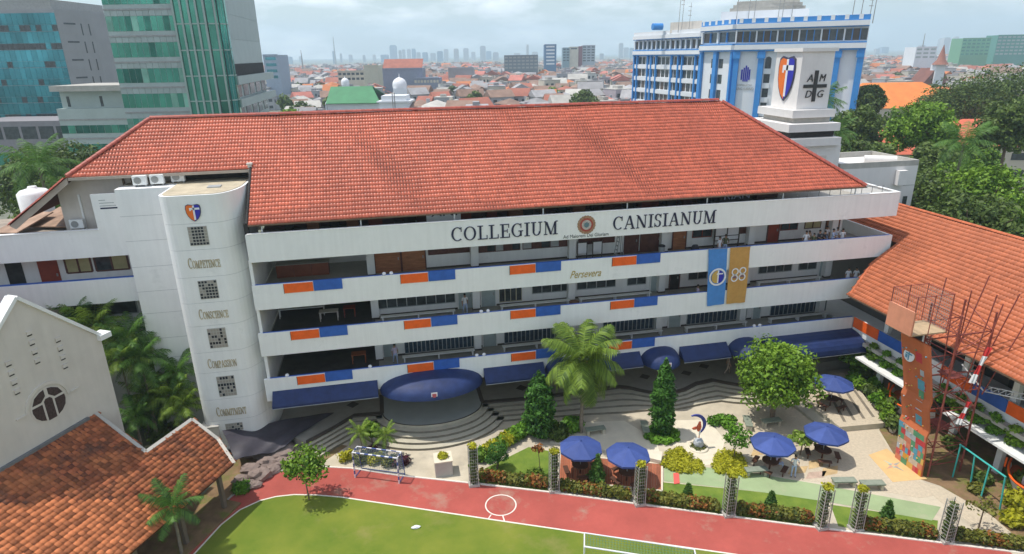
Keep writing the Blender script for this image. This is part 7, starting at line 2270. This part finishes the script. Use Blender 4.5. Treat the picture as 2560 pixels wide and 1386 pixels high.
def house_meshes(kind, w_, d_, h, rh):
    wl = MB(); wl.box(-w_/2, w_/2, -d_/2, d_/2, 0, h, 0)
    for i in range(3):
        x = -w_/2+w_*(i+0.5)/3
        for z in ((h*0.58,) if h < 4.5 else (h*0.15, h*0.62)):
            wl.box(x-w_*0.08, x+w_*0.08, -d_/2-0.04, -d_/2+0.02, z, z+h*0.2, 1)
            wl.box(x-w_*0.09, x+w_*0.09, -d_/2-0.10, -d_/2+0.01, z-0.12, z-0.02, 0)
    rf = MB(); o = 0.5
    e = w_*0.32
    wl.box(w_/2+0.01, w_/2+e, -d_*0.45, d_*0.25, 0, h*0.55, 0)
    rf.add([(w_/2-0.1, -d_*0.5, h*0.78), (w_/2+e+0.4, -d_*0.5, h*0.52), (w_/2+e+0.4, d_*0.3, h*0.52), (w_/2-0.1, d_*0.3, h*0.78)], [(0, 1, 2, 3)])
    if int(w_*10) % 3 == 0:
        wl.tube((-w_*0.3, d_*0.42, h-0.5), (-w_*0.3, d_*0.42, h+rh*0.7+0.9), 0.75, 8)
    if kind == 'hip':
        r = min(w_, d_)/2
        pts = [(-w_/2-o, -d_/2-o, h), (w_/2+o, -d_/2-o, h), (w_/2+o, d_/2+o, h), (-w_/2-o, d_/2+o, h), (-w_/2+r, 0, h+rh), (w_/2-r, 0, h+rh)]
        rf.add(pts, [(0, 1, 5, 4), (1, 2, 5), (2, 3, 4, 5), (3, 0, 4), (3, 2, 1, 0)])
    elif kind == 'gable':
        pts = [(-w_/2-o, -d_/2-o, h-0.1), (w_/2+o, -d_/2-o, h-0.1), (w_/2+o, d_/2+o, h-0.1), (-w_/2-o, d_/2+o, h-0.1), (-w_/2-o, 0, h+rh), (w_/2+o, 0, h+rh)]
        rf.add(pts, [(0, 1, 5, 4), (2, 3, 4, 5), (1, 2, 5), (3, 0, 4), (3, 2, 1, 0)])
    elif kind == 'gable_front':
        pts = [(-w_/2-o, -d_/2-o, h-0.1), (w_/2+o, -d_/2-o, h-0.1), (w_/2+o, d_/2+o, h-0.1), (-w_/2-o, d_/2+o, h-0.1), (0, -d_/2-o, h+rh), (0, d_/2+o, h+rh)]
        rf.add(pts, [(0, 4, 5, 3), (1, 2, 5, 4), (0, 1, 4), (2, 3, 5), (3, 2, 1, 0)])
    else:
        rf.box(-w_/2-0.15, w_/2+0.15, -d_/2-0.15, d_/2+0.15, h, h+0.3); rf.box(-w_*0.2, w_*0.1, -d_*0.2, d_*0.2, h+0.3, h+1.6)
    return wl, rf
HV = []
g = random.Random(12)
for i in range(14):
    kind = ('hip', 'gable', 'flat', 'gable_front', 'hip', 'gable', 'flat')[i % 7]
    w_, d_ = g.uniform(7.5, 14), g.uniform(7, 12)
    h = g.choice((3.6, 4.2, 6.6, 7.2)) if kind != 'flat' else g.choice((5, 7.4, 9.5))
    wl, rf = house_meshes(kind, w_, d_, h, g.uniform(2.0, 3.4))
    HV.append((wl.mesh('house_wall', [WALLS[0], GLASSD]), rf.mesh('house_roof', ROOFS[0]), kind))
KN = {'hip': 'hipped', 'gable': 'gabled', 'gable_front': 'gable ended', 'flat': 'flat'}
def town_house(p, rz, vi, ri, wi, sc_=1.0):
    wl, rf, kind = HV[vi]
    lb = 'town house, %s walls, %s %s roof, beyond the school' % (WNAME[wi], RNAME[ri], KN[kind])
    t = thing('town_house', lb, 'house', p, 'houses of the town behind the school', rz)
    t.scale = (sc_,)*3
    a = put('wall', wl, t, world=False); a.material_slots[0].link = 'OBJECT'; a.material_slots[0].material = WALLS[wi]
    b = put('roof', rf, t, world=False); b.material_slots[0].link = 'OBJECT'; b.material_slots[0].material = ROOFS[ri]
cand = []
g = random.Random(33)
dep = 215.0
while dep < 1500:
    step = 12.0*(1+dep/900)
    for (pa, pb) in ((640, 1600), (2130, 2640)):
        px = pa+g.uniform(0, 30)
        while px < pb:
            q = FAR(px, dep+g.uniform(-5, 5))
            # keep clear of the larger buildings placed by hand
            cand.append((dep, px, q))
            px += (13.0*g.uniform(0.7, 1.35))/dep*FPX
    dep += step
KEEP = []
def clear(px, d):
    for (a, b, c, e) in KEEP:
        if a-4 < px < b+4 and c < d < e: return False
    return True
KEEP += [(650, 700, 200, 420), (790, 1030, 200, 345), (835, 945, 430, 540), (950, 1095, 380, 520), (1250, 1352, 640, 780), (1355, 1398, 640, 780), (1400, 1490, 820, 1000), (2130, 2345, 205, 275), (2228, 2335, 300, 350), (2300, 2410, 330, 420), (2415, 2520, 300, 360), (2395, 2570, 640, 760)]
cand = [c for c in cand if clear(c[1], c[0])]
far_v = [[], []]
n1 = 0
for (dp, px, q) in cand:
    vi = g.randrange(len(HV)); ri = g.choice((0, 1, 1, 2, 2, 2, 3, 3, 3, 4, 5, 3)); wi = g.choice((0, 1, 1, 2, 2, 3))
    if HV[vi][2] == 'flat': ri = g.choice((2, 4))
    rz = -YAW*0.4+g.uniform(-.5, .5)
    if n1 < 298:
        town_house(q, rz, vi, ri, wi, g.uniform(0.8, 1.1)); n1 += 1
    else:
        far_v[0].append((q, rz, vi, ri, wi, g.uniform(0.85, 1.25)))
# the farther roofs read as one mass
mb = MB()
for (q, rz, vi, ri, wi, s_) in far_v[0]:
    c, s = math.cos(rz), math.sin(rz)
    for me, off in ((HV[vi][0], 6+wi), (HV[vi][1], ri)):
        vs_ = [(q.x+s_*(c*v.co.x-s*v.co.y), q.y+s_*(s*v.co.x+c*v.co.y), s_*v.co.z) for v in me.vertices]
        b = len(mb.v); mb.v.extend(vs_)
        for p in me.polygons:
            mb.f.append([b+i for i in p.vertices]); mb.m.append(10 if (off >= 6 and p.material_index == 1) else off); mb.sm.append(False)
o = mb.build('distant_roofs', ROOFS+WALLS+[GLASSD])
stuff(o); tag(o, 'mass of small distant town roofs fading towards the skyline', 'rooftops')
# distinct houses on the right
def hip_house(px, dp, w_, d_, h, rh, rz, rm, wm, label, kind='hip', cat='house'):
    wl, rf = house_meshes(kind, w_, d_, h, rh)
    p = FAR(px, dp)
    t = thing('town_house' if cat == 'house' else 'large_building', label, cat, p, None, rz)
    put('wall', wl.mesh('wall', [wm, GLASSD]), t, world=False); put('roof', rf.mesh('roof', rm), t, world=False)
OR2 = mat('roof_vivid_orange', (0.72, 0.22, 0.05), 0.7, 0.12, 0.3, bump=0.1, bsc=3)
RD2 = mat('roof_coral', (0.60, 0.14, 0.075), 0.7, 0.12, 0.3, bump=0.1, bsc=3)
hip_house(2245, 238, 46, 24, 7.0, 8.0, -0.15, OR2, WALLS[1], 'large house with broad vivid orange hip roof beyond the university')
hip_house(2262, 128, 12, 14, 7.6, 4.6, -0.25, RD2, WALLS[1], 'coral roofed house half hidden by trees left of the palm')
hip_house(2470, 138, 19, 15, 7.4, 4.8, -0.3, RD2, WALLS[1], 'coral roofed house among trees at the right')
hip_house(2280, 330, 21, 15, 6.0, 4.0, -0.2, ROOFS[1], WALLS[0], 'white villa with brown hip roof and four tall windows')
hip_house(2465, 330, 24, 14, 10.0, 1.0, -0.3, ROOFS[4], WALLS[0], 'tall white flat roofed house above the dark trees', 'flat')
hip_house(2265, 420, 24, 14, 6.0, 3.5, -0.2, ROOFS[0], WALLS[1], 'orange roofed house left of the brick church')
# mosque with green roof and white domes
MQ = thing('mosque', 'mosque hall with green pitched roof and white domes', 'mosque', FAR(870, 285))
a_ = FAR(802, 280); b_ = FAR(942, 280)
MB().prism([(p.x, p.y) for p in (a_, b_, b_+FWD*26, a_+FWD*26)], 0, 7.8).build('hall_wall', BW, MQ)
mb = MB(); e1, e2, r1, r2, f1, f2 = [v+Vector((0, 0, z)) for v, z in ((a_-FWD*1.5, 7.9), (b_-FWD*1.5, 7.9), (a_+FWD*13-RGT*1, 14.2), (b_+FWD*13-RGT*6, 14.2), (a_+FWD*27, 7.9), (b_+FWD*27, 7.9))]
mb.slab([e1, e2, r2, r1], 0.3); mb.slab([r1, r2, f2, f1], 0.3); mb.build('green_roof', mat('green_sheet_roof', (0.050, 0.21, 0.085), 0.6, 0.15, 0.2, streak=0.1), MQ)
mb = MB(); mb.slab([a_-FWD*1.2+Vector((0, 0, 0)), a_+FWD*27, a_+FWD*27+Vector((0, 0, 7.8)), a_+FWD*13+Vector((0, 0, 13.9)), a_-FWD*1.2+Vector((0, 0, 7.8))], 0.3); mb.build('gable', BW, MQ)
for (px, dp, z, r, lb) in ((855, 330, HZ(855, 206, 330), 2.0, 1), (993, 285, HZ(993, 213, 285), 3.1, 2)):
    c = FAR(px, dp); mb = MB(); mb.lathe((c.x, c.y, z), [(r*0.98, -1.2), (r, 0), (r*0.95, r*0.35), (r*0.75, r*0.68), (r*0.4, r*0.92), (0.15, r*1.05), (0.12, r*1.5)], 20); mb.build('dome', SHW, MQ)
    MB().box(c.x-r*0.9, c.x+r*0.9, c.y-r*0.9, c.y+r*0.9, 0, z-1.2).build('dome_base', BW, MQ)
a_, b_ = FAR(934, 262), FAR(1014, 262)
WT = thing('white_stepped_building', 'white stepped building with cornices in front of the large dome', 'building', (a_+b_)/2)
for (s_, z0, z1) in ((0, 0, 5.5), (-0.8, 5.5, 6.2), (0.3, 6.2, 9.0), (-0.5, 9.0, 9.6), (1.2, 9.6, 11.6)):
    MB().prism([(p.x, p.y) for p in (a_+RGT*s_+FWD*s_, b_-RGT*s_+FWD*s_, b_-RGT*s_+FWD*(12-s_), a_+RGT*s_+FWD*(12-s_))], z0, z1).build('tier', BW, WT)
mb = MB(); q = FAR(972, 258); mb.tube(q, q+Vector((0, 0, 13)), 0.2, 5); mb.tube(q+RGT*0.8, q+RGT*0.8+Vector((0, 0, 13)), 0.2, 5); mb.build('mast', GREYM, WT)
# brick church with spire
BC = thing('brick_church', 'brick church with steep brown spire and tall white facade strip', 'church', FAR(2358, 372))
q = FAR(2358, 372)
for s in (-1, 1):
    mb = MB(); mb.slab([q+RGT*(s*1.8), q+RGT*(s*13), q+RGT*(s*1.8)+Vector((0, 0, 15.5))] if s > 0 else [q+RGT*(s*13), q+RGT*(s*1.8), q+RGT*(s*1.8)+Vector((0, 0, 15.5))], 14); mb.build('brick_gable', mat('church_brick', (0.20, 0.085, 0.065), 0.85, 0.15, 0.3), BC)
MB().prism([(p.x, p.y) for p in (q-RGT*2.6-FWD*1, q+RGT*2.6-FWD*1, q+RGT*2.6+FWD*4, q-RGT*2.6+FWD*4)], 0, 17.5).build('bell_tower', BW, BC)
mb = MB(); mb.lathe((q.x, q.y, 17.5), [(4.2, 0), (2.2, 2.4), (0.1, 10.5)], 8); mb.build('spire', mat('spire_brown', (0.28, 0.12, 0.085), 0.8), BC)
# larger blocks of the middle distance
def block(px0, px1, ytop, dp, m, label, rows=0, cols=0, wm=GLASSD, dpt=18, extra=None, cat='building'):
    a, b = FAR(px0, dp), FAR(px1, dp)
    zt = HZ((px0+px1)/2, ytop, dp)
    t = thing('town_block', label, cat, (a+b)/2)
    MB().prism([(p.x, p.y) for p in (a, b, b+FWD*dpt, a+FWD*dpt)], 0, zt).build('body', m, t)
    for r_ in range(rows):
        z = zt-2.6-r_*3.4
        for c in range(cols):
            face(t, a.lerp(b, (c+0.15)/cols), a.lerp(b, (c+0.85)/cols), z-0.2, z+1.4, 0.1, 0.15, 'window', wm)
    face(t, a, b, zt-0.6, zt+0.4, 0.3, 0.6, 'parapet', m)
    return t, a, b, zt
block(655, 692, 138, 390, mat('slate_block', (0.30, 0.36, 0.44), 0.6), 'slim blue grey block right of the green glass tower', 4, 1, TEALG2)
block(838, 905, 178, 480, WALLS[1], 'cream block with two rows of windows behind the small dome', 2, 6)
block(905, 942, 164, 472, mat('beige_block', (0.56, 0.52, 0.40), 0.8), 'plain beige slab end right of the cream block')
t, a, b, zt = block(952, 1052, 172, 440, mat('slate_hall', (0.24, 0.26, 0.33), 0.8), 'long slate blue hall with red brown roof')
mb = MB(); mb.slab([a+Vector((0, 0, zt)), b+Vector((0, 0, zt)), b+FWD*10+Vector((0, 0, zt+6)), a+FWD*10+Vector((0, 0, zt+6))], 0.4); mb.build('roof', ROOFS[1], t)
block(1030, 1094, 196, 425, mat('slate_hall', (0.24, 0.26, 0.33)), 'low slate hall in front of the long hall', 1, 8, WALLS[1])
block(1118, 1182, 170, 520, WALLS[2], 'grey block with a white roof edge behind the green tree')
block(1260, 1345, 139, 700, mat('smoky_block', (0.17, 0.19, 0.21), 0.8), 'dark banded block of four storeys on the horizon', 4, 8, GREYM)
block(1361, 1391, 112, 700, mat('hotel_blue', (0.12, 0.22, 0.36), 0.6), 'slim blue tower block with white stripe', 6, 1, BW)
block(1407, 1424, 120, 880, mat('hotel_teal', (0.20, 0.30, 0.34), 0.7), 'teal left part of the broad hotel block', 5, 2)
block(1424, 1446, 118, 882, WALLS[1], 'cream middle of the broad hotel block', 1, 1)
block(1446, 1456, 117, 884, mat('hotel_maroon', (0.20, 0.05, 0.06), 0.7), 'maroon strip of the broad hotel block')
block(1456, 1488, 114, 886, mat('hotel_grey', (0.36, 0.40, 0.44), 0.7), 'grey right part of the broad hotel block', 6, 3)
block(2402, 2472, 96, 700, mat('green_mall', (0.16, 0.36, 0.22), 0.6), 'green office block with white arch on the right horizon', 5, 6, TEALG)
block(2488, 2580, 88, 720, mat('green_office', (0.10, 0.30, 0.24), 0.5), 'teal green office block at the right edge of the horizon', 6, 8, GREYG)
block(2290, 2342, 118, 620, BW, 'white low tower block left of the church spire', 3, 3, GREYG)
# skyline
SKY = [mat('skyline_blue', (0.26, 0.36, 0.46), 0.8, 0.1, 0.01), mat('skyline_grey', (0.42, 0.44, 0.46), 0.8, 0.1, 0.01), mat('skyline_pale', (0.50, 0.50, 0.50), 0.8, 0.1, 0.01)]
sk = [(830, 836, 128, 0), (848, 853, 134, 1), (870, 878, 137, 1), (905, 911, 138, 1), (930, 937, 137, 2), (950, 968, 137, 0), (974, 990, 113, 0), (996, 1003, 126, 1), (1005, 1012, 124, 1), (1017, 1026, 123, 1), (1029, 1038, 122, 0), (1040, 1050, 131, 1), (1055, 1068, 131, 0), (1075, 1088, 133, 1), (1092, 1106, 128, 0), (1109, 1120, 123, 2), (1134, 1146, 122, 2), (1158, 1171, 121, 2), (1178, 1188, 130, 2), (1200, 1214, 115, 1), (1215, 1228, 128, 0), (1232, 1246, 131, 1), (1285, 1300, 133, 2), (1316, 1322, 112, 2), (1330, 1345, 130, 2), (1500, 1510, 134, 1), (1548, 1558, 108, 1), (1560, 1572, 119, 1), (1575, 1586, 120, 0), (2205, 2222, 118, 0), (2300, 2312, 113, 1), (2345, 2352, 96, 1), (2356, 2372, 94, 2), (2382, 2392, 92, 1), (2395, 2402, 98, 0), (2190, 2200, 122, 1), (745, 752, 141, 1), (700, 722, 142, 0)]
for i, (a, b, yt, c) in enumerate(sk):
    dp = 2600+(i*397) % 900
    p, q = FAR(a, dp), FAR(b, dp)
    zt = HZ((a+b)/2, yt, dp)
    wd_ = (q-p).length
    mb = MB()
    mb.prism([(v.x, v.y) for v in (p, q, q+FWD*wd_, p+FWD*wd_)], 0, zt*0.94)
    mb.prism([(v.x, v.y) for v in (p.lerp(q, 0.12), p.lerp(q, 0.88), p.lerp(q, 0.88)+FWD*wd_*0.8, p.lerp(q, 0.12)+FWD*wd_*0.8)], zt*0.94, zt)
    one('skyline_tower', mb, SKY[c], 'hazy %s high rise, %s from the left on the far skyline' % (('blue', 'grey', 'pale')[c], ORD[sorted(range(len(sk)), key=lambda q: sk[q][0]).index(i)]), 'tower block', 'high rises of the far skyline')
for px, yt, dp, lb in ((836, 92, 2400, 'thin lattice radio mast on the left horizon'), (752, 126, 900, 'short chimney mast on the left horizon'), (2305, 84, 900, 'tall thin mast left of the church spire')):
    p = FAR(px, dp); z = HZ(px, yt, dp); mb = MB(); mb.tube(p, p+Vector((0, 0, z)), dp*0.0016, 5, dp*0.0004)
    one('radio_mast', mb, GREYM, lb, 'mast')

# ---------------------------------------------------------------- trees beyond the school
def far_tree(px, yt, dp, rx, m, seed, label, n=3200, size=0.55, group=None, rz=None):
    p = FAR(px, dp); h = HZ(px, yt, dp)
    rz = rz or min(rx*0.9, h*0.42)
    tree('broadleaf_tree', label, p, h, rx, rz, m, n, size, seed, group, trunk=0.3, k=30, f=0.30, lo=-0.75)
FT = [(2188, 208, 150, 4.2, LEAF_B, 'dark tree beside the right edge of the university'), (2180, 262, 118, 4.8, LEAF_B, 'dense tree below the vivid orange roof'), (2300, 268, 165, 5.5, LEAF_B, 'tree in front of the cream walled house'), (2345, 246, 105, 5.4, LEAF_A, 'bright crowned tree between two coral roofs'), (2440, 182, 150, 10.5, LEAF_B, 'dark tree rising against the white house'), (2505, 172, 160, 12, LEAF_B, 'tall dark tree at the upper right'), (2575, 155, 150, 12, LEAF_B, 'tall tree at the right frame edge'), (2572, 245, 100, 5.0, LEAF_B, 'tree right of the coral roof at the frame edge'), (2345, 392, 84, 7.0, LEAF_B, 'dark tree right of the flat annex'), (2430, 440, 72, 6.0, LEAF_B, 'dark tree behind the wing ridge'), (2480, 405, 78, 6.5, LEAF_A, 'bright green tree behind the wing ridge'), (2555, 392, 70, 6.5, LEAF_A, 'bright green tree at the right edge behind the wing'), (2225, 352, 100, 4.5, LEAF_B, 'dark tree above the annex roof'), (2400, 352, 95, 4.0, LEAF_B, 'tree left of the big palm'), (2530, 480, 62, 5.5, LEAF_B, 'dark tree low at the right edge'), (2150, 330, 98, 5.0, LEAF_B, 'tree behind the sign tower'), (2385, 215, 190, 8, LEAF_B, 'tree below the brick church'), (2310, 410, 78, 5.0, LEAF_B, 'dense low tree right of the annex'), (2500, 345, 112, 5, LEAF_A, 'dark tree in front of the right coral roof')]
for i, (px, yt, dp, rx, m, lb) in enumerate(FT):
    far_tree(px, yt, dp, rx, m, 400+i, lb, 8500 if dp > 90 else 11000, 0.34 if dp > 90 else 0.27)
for i, (px, yt, dp, rx, lb) in enumerate(((15, 360, 88, 6.5, 'dark tree at the left edge before the podium'), (95, 345, 92, 7.5, 'large dark tree before the banded annex'), (160, 425, 75, 5.5, 'dark tree left of the red roof hip'), (55, 440, 66, 5.0, 'shaded tree above the left wing terrace'), (205, 480, 62, 4.0, 'small tree behind the left hip'))):
    far_tree(px, yt, dp, rx, LEAF_B, 450+i, lb, 9000, 0.28)
g = random.Random(77)
for i in range(60):
    if i < 42: px = g.uniform(690, 1590)
    else: px = g.uniform(2180, 2560)
    dp = g.uniform(260, 700)
    p = FAR(px, dp)
    t = far_tree(px, 0, dp, 1, LEAF_B, 0, '') if False else None
    h = g.uniform(7, 10.5); rx = g.uniform(3.5, 6)
    tree('town_tree', 'green tree standing among the town houses', p, h, rx, h*0.36, LEAF_A if i % 4 == 0 else LEAF_B, 520, 0.95, 480+i, 'trees among the town houses', trunk=0.3, k=8)
far_tree(1462, 225, 250, 6.0, LEAF_B, 560, 'broad green tree just above the red ridge', 2600, 0.7)
far_tree(705, 268, 225, 4.5, LEAF_A, 561, 'pale green tree beside the green tower above the ridge', 1500, 0.6)
for i, (px, yt, dp, ln, lb) in enumerate(((2075, 232, 92, 4.2, 'palm rising behind the sign tower'), (2462, 335, 74, 4.2, 'big feathery palm among the right hand trees'), (2120, 310, 90, 3.6, 'lower palm right of the sign tower'), (20, 395, 60, 4.0, 'palm at the left edge above the wing terrace'), (60, 500, 58, 3.0, 'small palm beside the water tank'))):
    p = FAR(px, dp); h = HZ(px, yt+25, dp)
    palm('tall_palm', lb, p, h, ln, 22, LEAF_PD, 570+i, droop=0.6, trunk=0.2, wd=0.26, leafn=26)
# palms and shrubs in the gap between church, wing and tower
for i, (px, py, z, h, ln, n, m, lb) in enumerate(((235, 815, 9.2, 9.2, 2.6, 22, LEAF_P, 'feathery palm behind the church coping'), (318, 850, 8.2, 8.2, 2.6, 22, LEAF_PD, 'palm with dark drooping fronds beside the tower'), (430, 990, 4.2, 4.2, 2.2, 22, LEAF_P, 'broad sunlit palm in the gap beside the tower'), (335, 1040, 3.6, 3.6, 1.9, 18, LEAF_PD, 'palm above the notch of the clay roof'), (468, 915, 4.8, 4.8, 1.8, 18, LEAF_P, 'yellow green palm against the tower flank'), (390, 1050, 1.6, 2.0, 1.6, 12, LEAF_PD, 'small palm low in the gap behind the clay roof'), (405, 930, 5.0, 5.0, 2.2, 20, LEAF_P, 'middle palm of the clump beside the tower'), (455, 1015, 3.6, 3.6, 1.9, 20, LEAF_P, 'lower sunlit palm nearest the tower foot'), (300, 900, 7.2, 7.2, 2.4, 22, LEAF_P, 'palm leaning out from the church corner'), (365, 985, 4.2, 4.2, 2.1, 20, LEAF_P, 'light green palm in the middle of the gap'), (185, 800, 9.6, 9.6, 2.4, 20, LEAF_PD, 'palm top showing just above the church coping'), (350, 900, 7.0, 7.0, 2.4, 20, LEAF_PD, 'tall palm between the church and the tower shaft'), (440, 930, 5.6, 5.6, 2.0, 20, LEAF_PD, 'tall palm touching the tower flank'))):
    p = G(px, py, z)
    palm('gap_palm', lb, (p.x, p.y, 0), h, ln, n, m, 600+i, droop=0.55, trunk=0.08, wd=0.28, leafn=26)
for i, (px, py, z, r, lb) in enumerate(((445, 955, 2.6, 1.3, 'sunlit shrub between the palms and tower'), (375, 1010, 2.0, 1.5, 'bright shrub in the middle of the palm gap'), (330, 960, 2.0, 2.2, 'dark shrub mass at the church corner'), (420, 1070, 1.0, 1.5, 'dark shrub under the palms by the clay roof'), (480, 1000, 1.8, 1.4, 'dark shrub against the tower foot'), (300, 900, 2.5, 1.8, 'dark shrub behind the church wall'))):
    p = G(px, py, z)
    bush('shrub', lb, [(p.x, p.y, z*0.6, r, r*0.8, z*0.7, 1100)], LEAF_B if i > 1 else LEAF_A, 0.22, 620+i)

# ---------------------------------------------------------------- haze: one box of pale air round everything
hz = MB(); hz.box(-7100, 7100, -2100, 8100, -1.2, 330)
o = hz.build('haze', [])
m = bpy.data.materials.new('haze_air'); m.use_nodes = True
t = m.node_tree; t.nodes.remove(t.nodes['Principled BSDF'])
pv = t.nodes.new('ShaderNodeVolumePrincipled')
pv.inputs['Color'].default_value = (0.70, 0.875, 1.0, 1)
pv.inputs['Density'].default_value = 0.00030
pv.inputs['Anisotropy'].default_value = 0.2
t.links.new(pv.outputs[0], t.nodes['Material Output'].inputs['Volume'])
o.data.materials.append(m)
stuff(o)
bpy.context.view_layer.update()
# things that look alike are told apart by their place, counted from the left
same = {}
for o in COL.objects:
    if o.parent is None and o.get('label'):
        same.setdefault(o['label'], []).append(o)
def sx(o):
    p = o.matrix_world.translation-CAM
    return p.dot(CR)/p.dot(CF)
for lb, os_ in same.items():
    if len(os_) > 1:
        for i, o in enumerate(sorted(os_, key=sx)):
            o['label'] = lb+', '+ORD[i]+' from left'
